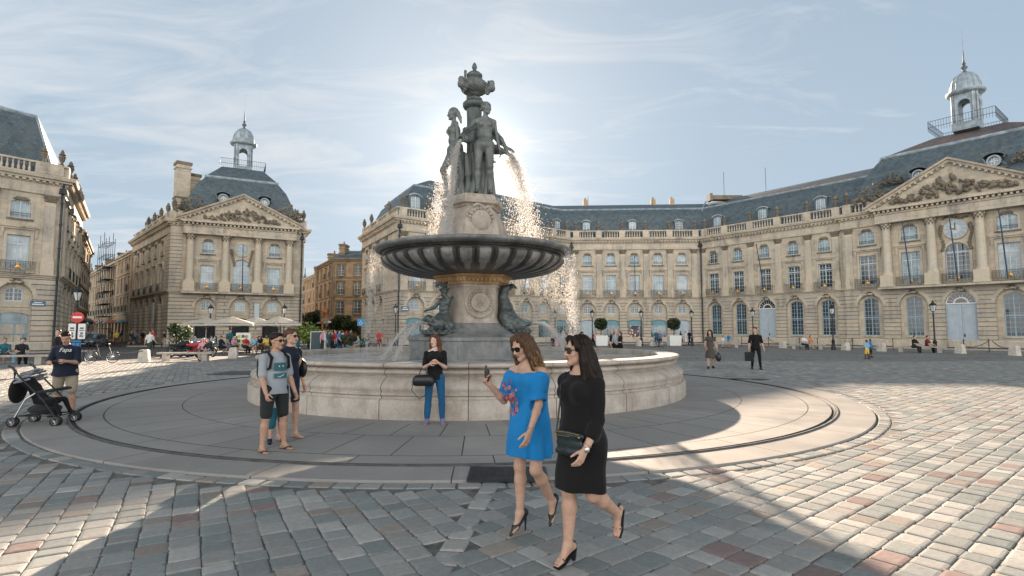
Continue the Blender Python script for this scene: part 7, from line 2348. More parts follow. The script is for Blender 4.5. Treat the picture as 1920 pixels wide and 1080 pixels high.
# ---- woman in the blue dress
def woman_blue():
 root = person_root(.15, 4.80, R(-40), 'woman with brown wavy hair walking in a short bright blue off-shoulder dress and black heels', z=.008)
 J = skeleton(H=1.59, sex='f', lean=3, legR=(2, 3, 1), legL=(8, 46, 2), armR=(22, 6, 108, 6), armL=(16, 3, 16, 6), head=(R(-12), 20, 4), wide=.98, footR=38, footL=62, hipyaw=R(4))
 s = J['h'] / 1.7
 S = Sculpt(.0058)
 P = add_head(S, J)
 add_torso(S, J, SKIN, 0, .9)
 for q in 'LR': add_arm(S, J, q); add_leg(S, J, q, fat=1.0)
 hlR = add_foot(S, J, 'R'); hlL = add_foot(S, J, 'L')
 add_hand(S, J, 'L', 20); J['thumb'] = np.array([0, 0, 1.])
 hp = add_hand(S, J, 'R', 48, palm=J['sr'] * .8 + np.array([0, -.2, .1]), thumbin=40)
 S.build('body', [M['skin_f'], M['hair_brown'], M['skin_f'], M['skin_f'], M['skin_f'], M['skin_f'], M['lips'], M['eye']], root)
 D = Sculpt(.0075); pel = J['pelvis']
 Rt = np.stack([J['sr'], -J['sf'], J['up']], 1)
 z = [-.30, -.18, -.02, .14, .26, .335, .372]
 D.loft(z, [0, 0, 0, 0, 0, 0, 0], [.0, .0, 0, -.005, -.008, .0, .0], [.215, .20, .188, .178, .180, .176, .165], [.165, .158, .148, .138, .140, .118, .100], .02, 0, Rt, pel, fold=(9, [.10, .08, .05, .025, .012, .02, .05], .6))
 for q in (-1, 1): D.ell(J['chest'] + J['up'] * .01 + J['sr'] * q * .066 + J['sf'] * .075, [.066, .062, .066], Rt, .05, 0)
 for q in 'LR':
  sh, el = J['sh' + q], J['el' + q]; d = el - sh; sg = 1 if q == 'L' else -1
  a = sh + d * .22; b = sh + d * .52; c = sh + d * .80
  D.cap(a, b, .066, .070, .03, 0)
  D.cap(b, sh + d * .58, .052, .052, .012, 0)
  D.cap(sh + d * .62, c, .058, .078, .010, 0)
  D.ell(c + d / np.linalg.norm(d) * .075, .078, None, .01, 0, -1)
 D.disp = lambda X, Y, Z: wrinkle(.0065, 20, 9)(X, Y, Z) + .002 * np.sin(np.arctan2(Y, X) * 34) * np.exp(-((Z - (pel[2] + .35)) / .03) ** 2)
 D.build('dress', [M['c_blue']], root)
 mb = MB(); rr = random.Random(8)
 for i in range(46):
  u = rr.gauss(-.055, .05); v = rr.uniform(.04, .34)
  if abs(u + .05) > .11 * (v + .02) / .36 + .03: continue
  fr = .172 + (.02 if v > .16 else -.02) - abs(u) * .25 + .035 * math.exp(-((v - .215) / .06) ** 2)
  c = pel + J['sr'] * u + J['sf'] * (fr * .98) + J['up'] * v
  k = rr.uniform(.007, .013); m_ = rr.choice([0, 0, 1, 2, 3])
  for a in range(5):
   t = a * 2 * math.pi / 5; mb.ico(tuple(c + J['sr'] * k * math.cos(t) + J['up'] * k * math.sin(t)), k * .62, (1, 1, 1), m_)
  if i % 2: mb.tube([tuple(c), tuple(c - J['up'] * .03 + J['sr'] * rr.uniform(-.02, .02))], .002, 3, 4)
 mb.build('embroidery', [M['c_red'], M['c_pink'], M['c_purple'], M['c_orange'], M['c_darkgreen']], root, True)
 Hh = Sculpt(.008)
 hair_long(Hh, P, s * 1.05, .15, .088)
 for q in (-1, 1): Hh.chain([P(q * .07, .02, .02), P(q * .095, .015, -.09), P(q * .10, .035, -.20)], [.030, .032, .014], .02, 0)
 Hh.disp = lambda X, Y, Z: .006 * np.sin(np.arctan2(Y - J['headc'][1], X - J['headc'][0]) * 17 + Z * 26)
 h = Hh.build('hair', [M['hair_brown']], root)
 mb = MB(); rr = random.Random(5)
 def fn(i, r_):
  t = math.pi * r_.uniform(-.12, 1.12); a, b = math.cos(t), -math.sin(t); k = r_.uniform(.95, 1.25); dn = r_.uniform(.12, .25); w = r_.uniform(-.03, .03)
  return [tuple(P(a * .088 * k, b * .085, -.02)), tuple(P(a * .105 * k + w, b * .11, -.05 - dn * .3)), tuple(P(a * .11 * k - w, b * .12 * k, -.05 - dn * .65)), tuple(P(a * .12 * k + w * 1.5, b * .11 * k, -.05 - dn))]
 strands(mb, P, 190, rr, fn, .0030)
 mb.build('hair_ends', M['hair_blond'], h)
 glasses(root, J, big=1.05)
 for q, (hl, ball, toe, up, r_) in (('R', hlR), ('L', hlL)):
  F = Sculpt(.006); d = unit(J['fd' + q])
  F.cap(hl - up * .008, ball - up * .004, .034, .028, .02, 0); F.cap(ball, toe + d * .03 - up * .003, .029, .012, .02, 0); F.cap(hl, J['ank' + q] - d * .012 - up * .012, .034, .034, .02, 0)
  F.cap(J['ank' + q] + d * .02 + up * .012, ball + up * .04 - d * .02, .040, .028, .008, 0, -1)
  hb = hl - d * .012
  e = np.array([hb[0] - d[0] * .01, hb[1] - d[1] * .01, .014]) if q == 'R' else hb - up * .085
  F.cap(hb - up * .02, e, .013, .0065, .012, 0)
  F.build('high_heel', [M['leather']], root)
 w = J['wrL']; dd = unit(J['daL']); x = unit(np.cross(dd, [0, 0, 1])); y = np.cross(dd, x)
 mb = MB()
 for o in (.02, .03): mb.tube([tuple(w - dd * o + x * .030 * math.cos(t) + y * .028 * math.sin(t)) for t in [i * math.pi / 8 for i in range(16)]], .0032, 5, closed=True)
 mb.build('bracelet', M['silver'], root, True)
 c = hp + J['sr'] * .03 + np.array([0, 0, .03])
 T = Sculpt(.005); T.cap(c - np.array([0, 0, .035]), c + np.array([0, 0, .03]), .022, .022, .005, 0); T.cap(c + np.array([0, 0, .03]) + J['sf'] * .01, c + np.array([0, 0, .075]) + J['sf'] * .012, .010, .008, .01, 0)
 o = link('camera', T.mesh('camera', [M['leather']]), None); o.location = root.location; o.rotation_euler = root.rotation_euler
 tag(o, 'small black gadget held up in the hand of the woman in blue', 'camera')
woman_blue()
# ---- general dressed figure used for everyone else
def make_person(x, y, yaw, label, J, res=.01, skin='skin_f', hair='hair_brown', top='black', bottom='jeans', shoe='black', hairstyle='short', sleeve=.35, leglen=.9, skirt=None, z=0.0,
    group=None, glass=False, topinfl=.008, hands=True, toplen=.0, fit=.016, shoes='shoe', sleevem=None, extra=None, tuck=False, seedw=0, name='person', belly=0.0):
 root = person_root(x, y, yaw, label, group, z)
 s = J['h'] / 1.7
 S = Sculpt(res)
 P = add_head(S, J)
 add_torso(S, J, SKIN, -.002, .9)
 feet = {}
 for q in 'LR':
  add_arm(S, J, q); add_leg(S, J, q, frm=0.0)
  if shoes != 'shoe': feet[q] = add_foot(S, J, q)
  if hands: add_hand(S, J, q, 38, k=.008)
  else: add_hand(S, J, q, fingers=False)
 S.build('body', [M[skin], M[hair], M[skin], M[skin], M[skin], M[skin], M['lips'], M['eye']], root)
 T = Sculpt(res)
 add_torso(T, J, 0, topinfl, 1.0, hips=False, k=.05, belly=belly)
 for q in 'LR': add_arm(T, J, q, 0, topinfl + .004, sleeve)
 wd = J['wide'] * (1.0 if J['sex'] == 'f' else 1.0)
 Rt = np.stack([J['sr'], -J['sf'], J['up']], 1)
 rx = (.150 if J['sex'] == 'f' else .168) * wd * s; ry = (.112 if J['sex'] == 'f' else .125) * wd * s + belly
 if skirt is None:
  T.loft([-.07 * s + toplen, .05 * s, .22 * s], [0] * 3, [0, -belly * .3, 0], [rx * 1.19, rx * 1.05, rx * .93], [ry * 1.2, ry * 1.05, ry * .9], .04, 0, Rt, J['pelvis'])
 else:
  ln, fl, am = skirt
  T.loft([-ln, -ln * .5, 0, .10, .24], [0] * 5, [0] * 5, [rx * fl, rx * (1 + (fl - 1) * .6), rx * 1.05, rx * .9, rx * .9], [ry * fl * 1.05, ry * (1 + (fl - 1) * .6), ry * 1.05, ry * .95, ry * .9], .04, 0, None, J['pelvis'], fold=(8, [am, am * .6, am * .2, 0, 0], seedw))
 T.ell(J['neck'] + J['up'] * .045 * s + J['sf'] * .02, np.array([.075, .07, .055]) * s, None, .01, 0, -1)
 T.disp = wrinkle(.004, 22, seedw)
 T.build('dress' if skirt else 'shirt', [M['c_' + top]], root)
 if skirt is None:
  B = Sculpt(res)
  B.ell(J['pelvis'] + np.array([0, 0, .0]) * s, np.array([rx * 1.0, ry * 1.0, .14 * s]), None, .03, 0)
  for q in 'LR': add_leg(B, J, q, 0, fit, leglen, k=.012)
  B.disp = wrinkle(.0045, 20, seedw + 3)
  B.build('shorts' if leglen < .6 else 'trousers', [M['c_' + bottom]], root)
 if shoes == 'shoe':
  for q in 'LR':
   F = Sculpt(res * .8); add_foot(F, J, q, 0, .008); F.cap(J['ank' + q] + np.array([0, 0, .0]), J['ank' + q] - np.array([0, 0, .02]), .044 * s, .044 * s, .02, 0); F.build('shoe', [M['c_' + shoe]], root)
 elif shoes == 'flipflop':
  for q in 'LR':
   hl, ball, toe, up, r_ = feet[q]; d = unit(J['fd' + q]); mb = MB()
   pts = [(hl - d * .03, .03), (hl, .036), (ball, .045), (toe, .045), (toe + d * .03, .025)]
   top_ = [tuple(p - r_ * w - up * .022) for p, w in pts] + [tuple(p + r_ * w - up * .022) for p, w in reversed(pts)]
   bot = [tuple(np.array(p) - up * .02) for p in top_]
   n = len(top_); mb.add(top_ + bot, [tuple(range(n)), tuple(range(2 * n - 1, n - 1, -1))] + [(i, (i + 1) % n, n + (i + 1) % n, n + i) for i in range(n)])
   for sg in (-1, 1): mb.tube([tuple(ball + d * .035 + up * .012), tuple(ball - d * .01 + r_ * sg * .028 + up * .026), tuple(ball - d * .06 + r_ * sg * .042 + up * .0)], .009, 5)
   mb.build('flip_flop', M['leather'], root, True, 40)
 Hh = Sculpt(res * .9)
 if hairstyle == 'short':
  Hh.ell(P(0, -.022, .046), np.array([.083, .097, .082]) * s, J['hR'], .02, 0); Hh.ell(P(0, .040, .088), np.array([.060, .045, .026]) * s, J['hR'], .02, 0); Hh.ell(P(0, -.075, -.01), np.array([.058, .03, .05]) * s, J['hR'], .02, 0)
 elif hairstyle == 'quiff':
  Hh.ell(P(0, -.022, .050), np.array([.082, .095, .082]) * s, J['hR'], .02, 0); Hh.ell(P(0, .045, .105), np.array([.055, .045, .035]) * s, J['hR'], .02, 0)
 elif hairstyle == 'long': hair_long(Hh, P, s * 1.05, .24)
 elif hairstyle == 'bun':
  Hh.ell(P(0, -.024, .046), np.array([.083, .097, .083]) * s, J['hR'], .02, 0); Hh.ell(P(0, -.115, .02), np.array([.04, .04, .04]) * s, None, .02, 0)
 Hh.disp = wrinkle(.004, 60, seedw)
 Hh.build('hair', [M[hair]], root)
 if glass: glasses(root, J, 'glasses')
 return root, P
# ---- the couple and child on the left of the basin
J = skeleton(H=1.66, sex='m', lean=-1, legR=(2, 5, 5), legL=(4, 6, 6), armR=(8, 7, 26, 6), armL=(4, 8, 20, 0), head=(R(20), 0, 0), wide=1.04)
ro, P = make_person(-3.42, 8.0, R(56), 'dark haired man in grey printed t-shirt, charcoal shorts and flip flops with black backpack', J, .0085, 'skin_m', 'hair_dark', 'grey', 'charcoal', hairstyle='short', sleeve=.42, leglen=.43, glass=True, shoes='flipflop', toplen=-.02, fit=.026, seedw=3, z=.034)
mb = MB()   # the two dark panels of the print
def chest_pt(J, u, v, off):
 return tuple(J['pelvis'] + J['sr'] * u + J['sf'] * off + J['up'] * v)
for (v0, v1, m_) in ((.25, .36, 0), (.14, .21, 0)):
 for i in range(6):
  u0 = -.10 + .20 * i / 6; u1 = -.10 + .20 * (i + 1) / 6
  f0 = .150 - 1.4 * u0 * u0; f1 = .150 - 1.4 * u1 * u1
  mb.poly([chest_pt(J, u0, v0, f0), chest_pt(J, u1, v0, f1), chest_pt(J, u1, v1, f1), chest_pt(J, u0, v1, f0)], m_)
mb.tube([chest_pt(J, -.05, .165, .152), chest_pt(J, -.02, .158, .153), chest_pt(J, .05, .19, .151)], .005, 4, 1)
for u in (-.03, .03): mb.ico(chest_pt(J, u, .31, .150), .012, (1, 1, 1), 1)
mb.build('shirt_print', [M['teal_print'] if 'teal_print' in M else M['c_teal'], M['c_white']], ro)
Bp = Sculpt(.009); b0 = J['chest'] - J['sf'] * .20
Bp.ell(b0 + J['up'] * .0, [.15, .10, .20], np.stack([J['sr'], -J['sf'], J['up']], 1), .03, 0); Bp.ell(b0 - J['up'] * .14, [.145, .11, .12], np.stack([J['sr'], -J['sf'], J['up']], 1), .05, 0)
for q in (-1, 1):
 Bp.chain([b0 + J['sr'] * q * .08 + J['up'] * .15, J['chest'] + J['sr'] * q * .115 + J['up'] * .175, J['chest'] + J['sr'] * q * .13 + J['sf'] * .12 + J['up'] * .10, J['chest'] + J['sr'] * q * .15 + J['sf'] * .11 - J['up'] * .04, b0 + J['sr'] * q * .13 - J['up'] * .16], [.02, .02, .021, .018, .014], .01, 0)
bo = link('backpack', Bp.mesh('backpack', [M['c_black']]), None); bo.location = ro.location; bo.rotation_euler = ro.rotation_euler
tag(bo, 'black backpack worn by the man in grey t-shirt', 'backpack')
J = skeleton(H=1.72, sex='f', lean=0, legR=(0, 3, 3), legL=(3, 5, 4), armR=(4, 6, 14, 0), armL=(-2, 9, 12, 0), head=(R(20), 0, 0), wide=1.08)
ro, P = make_person(-3.56, 8.85, R(58), 'woman with tied brown hair and glasses in a sleeveless navy dress beside the man', J, .0095, 'skin_f', 'hair_brown', 'navy', hairstyle='bun', sleeve=.12, skirt=(.34, 1.12, .03), glass=True, shoes='bare', seedw=7, z=.034)
S = Sculpt(.012); c = J['pelvis'] - J['sf'] * .02 + J['sr'] * .24 + np.array([0, 0, .16]); S.ell(c, [.06, .13, .16], None, .03, 0); S.chain([c + np.array([0, 0, .13]), J['shL'] + np.array([0, 0, .05]), J['shL'] - J['sf'] * .1], [.02, .02, .02], .01, 0)
bo = link('handbag', S.mesh('handbag', [M['leather']]), None); bo.location = ro.location; bo.rotation_euler = ro.rotation_euler
tag(bo, 'black shoulder bag carried by the woman in navy', 'handbag')
J = skeleton(H=1.08, sex='m', legR=(4, 8, 4), legL=(0, 6, 4), armR=(4, 8, 20, 0), armL=(4, 8, 20, 0), head=(R(20), 0, 0), wide=1.0)
make_person(-3.60, 8.55, R(30), 'small child in teal shorts and sneakers half hidden behind the man', J, .011, 'skin_f', 'hair_brown', 'grey', 'teal', 'navy', sleeve=.45, leglen=.56, fit=.03, seedw=4, z=.034)
# ---- woman leaning on the basin
J = skeleton(H=1.62, sex='f', lean=-3, legR=(4, 2, 4), legL=(5, 3, 5), armR=(18, 6, 96, 34), armL=(20, 6, 100, 36), head=(R(-30), 3, 0), wide=.98)
ro, P = make_person(-1.43, 10.30, R(4), 'red haired woman in black top and blue jeans leaning on the basin wall', J, .009, 'skin_p', 'hair_auburn', 'black', 'jeans', 'purple', 'long', sleeve=.40, leglen=.93, fit=.014, z=.034, seedw=9)
mb = MB()
for q in (-1, 1):
 c = J['neck'] - J['up'] * .020 + J['sf'] * .075 + J['sr'] * q * .035
 for i in range(5): mb.ico(tuple(c + J['sr'] * q * (.035 - .018 * i) * .9 - J['sf'] * (.05 - .012 * i) + J['up'] * (.012 - .006 * i)), .022, (1.2, 1, .45))
mb.build('collar', M['c_white'], ro, True)
hp = (J['wrL'] + J['wrR']) / 2 + J['sf'] * .06
mb = MB(); mb.box(hp[0] - .055, hp[0] + .05, hp[1] - .05, hp[1] + .02, hp[2] + .03, hp[2] + .045)
po = mb.build('mobile_phone', M['c_orange']); po.location = ro.location; po.rotation_euler = ro.rotation_euler
tag(po, 'orange phone in the hands of the woman leaning on the basin', 'phone')
S = Sculpt(.009); c = J['elR'] + np.array([-.02, -.10, -.20])
S.chain([c + np.array([-.10, 0, .0]), c + np.array([.12, 0, .0])], [.075, .075], .02, 0); S.chain([c + np.array([-.12, 0, -.06]), c + np.array([.14, 0, -.06])], [.07, .07], .05, 0)
for q in (-1, 1): S.chain([c + np.array([-.07, q * .03, .07]), c + np.array([-.03, q * .02, .18]), c + np.array([.04, q * .02, .18]), c + np.array([.09, q * .03, .07])], [.009, .009, .009, .009], .004, 0)
S.chain([c + np.array([-.16, 0, 0]), c + np.array([-.20, 0, -.2]), c + np.array([-.06, -.02, -.36]), c + np.array([.10, 0, -.25]), c + np.array([.17, 0, -.02])], [.008] * 5, .004, 0)
bo = link('handbag', S.mesh('handbag', [M['leather']]), None); bo.location = ro.location; bo.rotation_euler = ro.rotation_euler
tag(bo, 'black handbag on the forearm of the woman leaning on the basin', 'handbag')
# ---- man with the phone by the pushchair
J = skeleton(H=1.68, sex='m', lean=2, legR=(2, 4, 4), legL=(2, 4, 5), armR=(16, 12, 84, 34), armL=(14, 10, 92, 36), head=(R(4), 26, 0), wide=1.16)
ro, P = make_person(-9.02, 11.2, R(16), 'dark haired man looking down at his phone in navy t-shirt and beige shorts', J, .011, 'skin_m', 'hair_dark', 'navy', 'beige', 'charcoal', 'short', sleeve=.46, leglen=.46, fit=.032, toplen=-.03, belly=.03, seedw=12, glass=False, z=.034)
def text_mesh(txt, size, mat, ext=.002, name='lettering', shear=0.0):
 cu = bpy.data.curves.new(name, 'FONT'); cu.body = txt; cu.size = size; cu.extrude = ext; cu.align_x = 'CENTER'; cu.shear = shear
 ob = bpy.data.objects.new('tmp_text', cu); col.objects.link(ob)
 dg = bpy.context.evaluated_depsgraph_get(); me = bpy.data.meshes.new_from_object(ob.evaluated_get(dg))
 bpy.data.objects.remove(ob); me.materials.clear(); me.materials.append(mat); return me
me = text_mesh('Fapa', .115, M['c_white'], .004, shear=.3)
o = link('shirt_lettering', me, ro)
p = J['chest'] + J['sf'] * .168 + J['up'] * .045 + J['sr'] * .045
o.location = p; o.rotation_euler = (R(86), 0, 0)
mb = MB(); mb.box(.0, .13, -.175, -.170, 0, .016); l2 = mb.mesh('shirt_line', M['c_white']); o2 = link('shirt_line', l2, ro); o2.location = (0, J['chest'][1], J['waist'][2] + .02)
hp = (J['wrL'] + J['wrR']) / 2 + J['sf'] * .08
mb = MB(); mb.box(hp[0] - .04, hp[0] + .06, hp[1] - .06, hp[1] + .03, hp[2] + .02, hp[2] + .034)
po = mb.build('mobile_phone', M['leather']); po.location = ro.location; po.rotation_euler = ro.rotation_euler
tag(po, 'black phone in the hands of the man in beige shorts', 'phone')
# ---- strollers on the right
J = skeleton(H=1.76, sex='f', legR=(10, 6, 2), legL=(-6, 16, 2), armR=(6, 12, 60, 10), armL=(2, 12, 8, 0), head=(R(-18), 2, 0), wide=1.0)
ro, P = make_person(9.05, 25.2, R(-12), 'woman with long black hair in an olive knee-length dress carrying a dark bag', J, .016, 'skin_f', 'hair_dark', 'olive', None, 'black', 'long', sleeve=.2, skirt=(.46, 1.5, .08), seedw=14)
S = Sculpt(.02); c = J['wrL'] + np.array([.04, 0, -.33]); S.ell(c, [.12, .07, .20], None, .03, 0); S.chain([c + np.array([-.05, 0, .17]), J['wrL'] + np.array([0, 0, -.06]), c + np.array([.05, 0, .17])], [.014, .014, .014], .01, 0)
bo = link('shopping_bag', S.mesh('shopping_bag', [M['leather']]), None); bo.location = ro.location; bo.rotation_euler = ro.rotation_euler
tag(bo, 'dark bag carried by the woman in olive dress', 'bag')
J = skeleton(H=1.86, sex='m', legR=(-2, 8, 3), legL=(10, 8, 4), armR=(2, 10, 14, 0), armL=(2, 12, 12, 0), head=(R(-36), 0, 0), wide=.98)
ro, P = make_person(10.85, 24.6, R(-10), 'young man with quiff in black t-shirt and black trousers carrying a dark paper bag', J, .016, 'skin_f', 'hair_brown', 'black', 'black', 'charcoal', 'quiff', sleeve=.42, leglen=.93, fit=.008, seedw=15)
mb = MB(); c = J['wrR']; mb.frustum(c[0] - .17, c[0] + .17, c[1] - .07, c[1] + .07, c[2] - .52, c[2] - .12, .0, .0); mb.tube([(c[0] - .1, c[1], c[2] - .12), (c[0], c[1], c[2] + .0), (c[0] + .1, c[1], c[2] - .12)], .008, 4)
bo = mb.build('paper_bag', M['c_charcoal']); bo.location = ro.location; bo.rotation_euler = ro.rotation_euler
tag(bo, 'dark paper bag carried by the young man in black', 'bag')
# ------------------------------------------------------------------ street furniture, plants, vehicles
def lamp_mesh():
 mb = MB()
 mb.lathe([(.20, 0), (.20, .25), (.15, .32), (.13, .75), (.17, .80), (.10, .9), (.065, 1.1), (.05, 2.9), (.09, 2.94), (.05, 3.0), (.04, 3.2)], 10)
 lm = mb.mesh('lamp_post', M['iron'], True, 40)
 hb = MB(); hb.lathe([(.07, 3.2), (.13, 3.26)], 6); hb.lathe([(.30, 3.74), (.22, 3.86), (.10, 3.96), (.07, 4.02), (.03, 4.12), (0, 4.2)], 6, cap=False)
 for i in range(6):
  a = i * math.pi / 3; hb.tube([(.12 * math.cos(a), .12 * math.sin(a), 3.24), (.25 * math.cos(a), .25 * math.sin(a), 3.76)], .016, 4)
 hm = hb.mesh('lantern', M['iron'])
 gb = MB(); gb.lathe([(.11, 3.26), (.23, 3.73)], 6, cap=False)
 return lm, hm, gb.mesh('glass', M['lampglass'])
M['lampglass'] = simple('frosted_lamp_glass', (.62, .64, .62), .3)
LM = lamp_mesh()
def street_lamp(x, y, label, s=1.0, z=0.0):
 o = empty('street_lamp', (x, y, z), 0, label, 'street lamp', 'street lamps around the square'); o.scale = (s, s, s)
 link('post', LM[0], o); h = link('lantern', LM[1], o); link('glass', LM[2], h)
for (u, v, lab, s) in ((1754, 660, 'black street lamp in front of the columned centre of the palace', 1.0), (1563, 656, 'black street lamp beside the second tall window right of the wing door', .98), (1413, 651, 'black street lamp left of the pale blue door in the palace wing', .98),
     (1298, 649, 'black street lamp beside the drainpipe at the bend of the palace', .98), (1203, 649, 'black street lamp before the lit shop window', .98), (1111, 649, 'black street lamp before the left blue door', .98), (1041, 648, 'black street lamp seen through the falling water', .98),
     (741, 650, 'black street lamp at the left corner of the palace', 1.1), (392, 655, 'black street lamp at the left of the café umbrellas', 1.0), (531, 655, 'black street lamp at the right end of the café umbrellas', 1.0), (139, 668, 'tall black street lamp at the corner of the left building', 1.15)):
 g = ground(u, v); street_lamp(g.x, g.y, lab, s)
mb = MB(); mb.frustum(-.26, .26, -.26, .26, 0, .62, .05, .05); mb.frustum(-.21, .21, -.21, .21, .62, .68, .06, .06)
BOL = mb.mesh('stone_bollard', M['bollard'] if 'bollard' in M else M['kerb'])
def bollard(u, v, lab, s=1.0):
 g = ground(u, v); o = link('stone_bollard', BOL, None, g, .3, (s, s, s)); tag(o, lab, 'bollard', 'stone bollards at the edge of the square'); return g
BP = [bollard(u, v, lab) for (u, v, lab) in ((1801, 663, 'pale stone bollard in front of the big blue door of the palace'), (1903, 667, 'pale stone bollard nearest the right edge of the photo'), (1653, 659, 'pale stone bollard left of the two seated dark figures'), (1586, 657, 'pale stone bollard beside the dark lamp of the right wing'),
   (1468, 653, 'pale stone bollard right of the young man in black'), (1198, 649, 'small pale bollard below the lit shop window'), (1224, 649, 'small pale bollard right of the lit shop window'), (270, 679, 'pale stone bollard on the left where the chain ends'), (437, 672, 'pale stone bollard before the café tables'))]
mb = MB(); mb.lathe([(.05, 0), (.05, .06), (.032, .08), (.030, .92), (.05, .95), (.05, 1.0), (0, 1.04)], 8, cap=False)
POST = mb.mesh('iron_post', M['iron'], True, 40)
PP = []
for i, (u, v, lab) in enumerate(((1675, 656, 'thin black post left of the stone bench'), (1808, 662, 'thin black post just right of the bollard at the big door'), (1855, 660, 'thin black post by the plaque right of the big door'), (1599, 655, 'thin black post between the lamp and the child'), (1533, 655, 'thin black post right of the seated pair'),
      (1500, 654, 'thin black post left of the seated pair'), (1441, 650, 'thin black post before the wing door'), (1391, 650, 'thin black post left of the young man in black'), (1342, 650, 'thin black post right of the woman in olive'), (302, 671, 'thin black post by the walking man in pale shirt'), (316, 672, 'second thin black post by the walking man in pale shirt'),
      (481, 668, 'thin black post right of the café bollard'), (128, 673, 'thin black post beside the corner of the left building'), (668, 654, 'thin black post at the palace street corner'), (727, 654, 'thin black post by the palace lamp'))):
 g = ground(u, v); o = link('iron_post', POST, None, g, 0); tag(o, lab, 'post', 'thin iron posts'); PP.append(g)
def chain(a, b, za, zb, lab, sag=.35):
 mb = MB(); k = 14; pts = []
 for i in range(k + 1):
  t = i / k; pts.append((a.x + (b.x - a.x) * t, a.y + (b.y - a.y) * t, za + (zb - za) * t - sag * 4 * t * (1 - t)))
 mb.tube(pts, .028, 5); tag(mb.build('chain', M['iron'], None, True), lab, 'chain', 'chains between bollards and posts')
chain(BP[0], PP[2], .66, .9, 'black chain right of the big blue door', .3); chain(BP[1], ground(1862, 661), .66, .9, 'black chain near the right edge', .3); chain(BP[4], PP[6], .66, .9, 'black chain before the wing door', .3)
chain(BP[3], PP[3], .66, .9, 'black chain between lamp and child', .2); chain(BP[7], ground(215, 684), .66, .6, 'long black chain sagging left of the stone bollard', .1); chain(BP[8], PP[11], .66, .9, 'black chain before the café tables', .3)
def bench(u, v, yaw, ln, lab):
 g = ground(u, v); o = empty('stone_bench', g, yaw, lab, 'bench', 'stone benches')
 mb = MB(); mb.box(-ln / 2, ln / 2, -.22, .22, .40, .50); mb.build('seat', M['kerb'], o)
 for x in (-ln * .36, ln * .36):
  mb = MB(); mb.box(x - .14, x + .14, -.18, .18, 0, .40); mb.build('leg', M['kerb'], o)
bench(348, 677, R(8), 2.9, 'low stone bench at the left with people seated at its end'); bench(1725, 661, R(-40), 3.4, 'stone bench before the palace with two dark seated figures'); bench(1514, 655, R(-35), 3.0, 'stone bench with a white and an orange clad sitter')
bench(1362, 652, R(-20), 2.6, 'stone bench with two small children'); bench(24, 684, R(20), 3.0, 'stone bench at the far left edge')
def leaf_mesh(name, n, fn, size, mats, seed):
 rr = random.Random(seed); mb = MB()
 for i in range(n):
  c, nr = fn(rr); s = size * rr.uniform(.6, 1.3)
  a = Vector((rr.gauss(0, 1), rr.gauss(0, 1), rr.gauss(0, 1))).normalized(); b = a.cross(Vector((rr.gauss(0, 1), rr.gauss(0, 1), rr.gauss(0, 1)))).normalized(); c = Vector(c)
  mb.add([tuple(c - a * s), tuple(c + b * s * .5), tuple(c + a * s), tuple(c - b * s * .5)], [(0, 1, 2, 3)], rr.randrange(len(mats)))
 return mb.mesh(name, mats)
def leafmat(nm, c):
 m, t, p = new_mat(nm); g = N(t, 'ShaderNodeNewGeometry'); n = noise_n(t, g, 3, 3); r = ramp(t, [(.3, tuple(x * .6 for x in c)), (.7, tuple(x * 1.5 for x in c))]); L(t, n, r); L(t, r, p, 0, 'Base Color'); p.inputs['Roughness'].default_value = .5
 tr = N(t, 'ShaderNodeBsdfTranslucent'); L(t, r, tr); mx = N(t, 'ShaderNodeMixShader'); mx.inputs[0].default_value = .35; L(t, p, mx, 0, 1); L(t, tr, mx, 0, 2)
 o = [q for q in t.nodes if q.type == 'OUTPUT_MATERIAL'][0]; L(t, mx, o); return m
M['leaf1'] = leafmat('dark_leaf', (.022, .04, .018)); M['leaf2'] = leafmat('mid_leaf', (.07, .11, .035)); M['leaf3'] = leafmat('yellow_green_leaf', (.26, .34, .07)); M['bark'] = simple('bark', (.06, .045, .035), .9)
def ball_fn(c, r, lump=.2, seed=0):
 ph = [random.Random(seed).uniform(0, 6) for _ in range(3)]
 def fn(rr):
  d = Vector((rr.gauss(0, 1), rr.gauss(0, 1), rr.gauss(0, 1))).normalized()
  k = 1 + lump * (math.sin(d.x * 5 + ph[0]) + math.sin(d.y * 6 + ph[1]) + math.sin(d.z * 5 + ph[2])) / 2
  q = rr.random() ** .35
  return (c[0] + d.x * r[0] * k * q, c[1] + d.y * r[1] * k * q, c[2] + d.z * r[2] * k * q), d
 return fn
def topiary(u, v, lab, sc=1.0):
 g = ground(u, v); o = empty('potted_tree', g, 0, lab, 'potted tree', 'clipped trees in white planters')
 mb = MB(); mb.frustum(-.62, .62, -.62, .62, 0, 1.15, -.06, -.06); mb.build('planter', M['white'], o); mb = MB(); mb.tube([(0, 0, 1.1), (.02, 0, 1.5), (0, 0, 2.0)], .05, 6); mb.build('trunk', M['bark'], o)
 link('crown', leaf_mesh('crown', 1500, ball_fn((0, 0, 2.45), (.78, .78, .72), .05), .10, [M['leaf1'], M['leaf1'], M['leaf2']], 3), o)
topiary(1127, 648, 'clipped ball tree in a white planter left of the shops'); topiary(1264, 648, 'clipped ball tree in a white planter right of the shops')
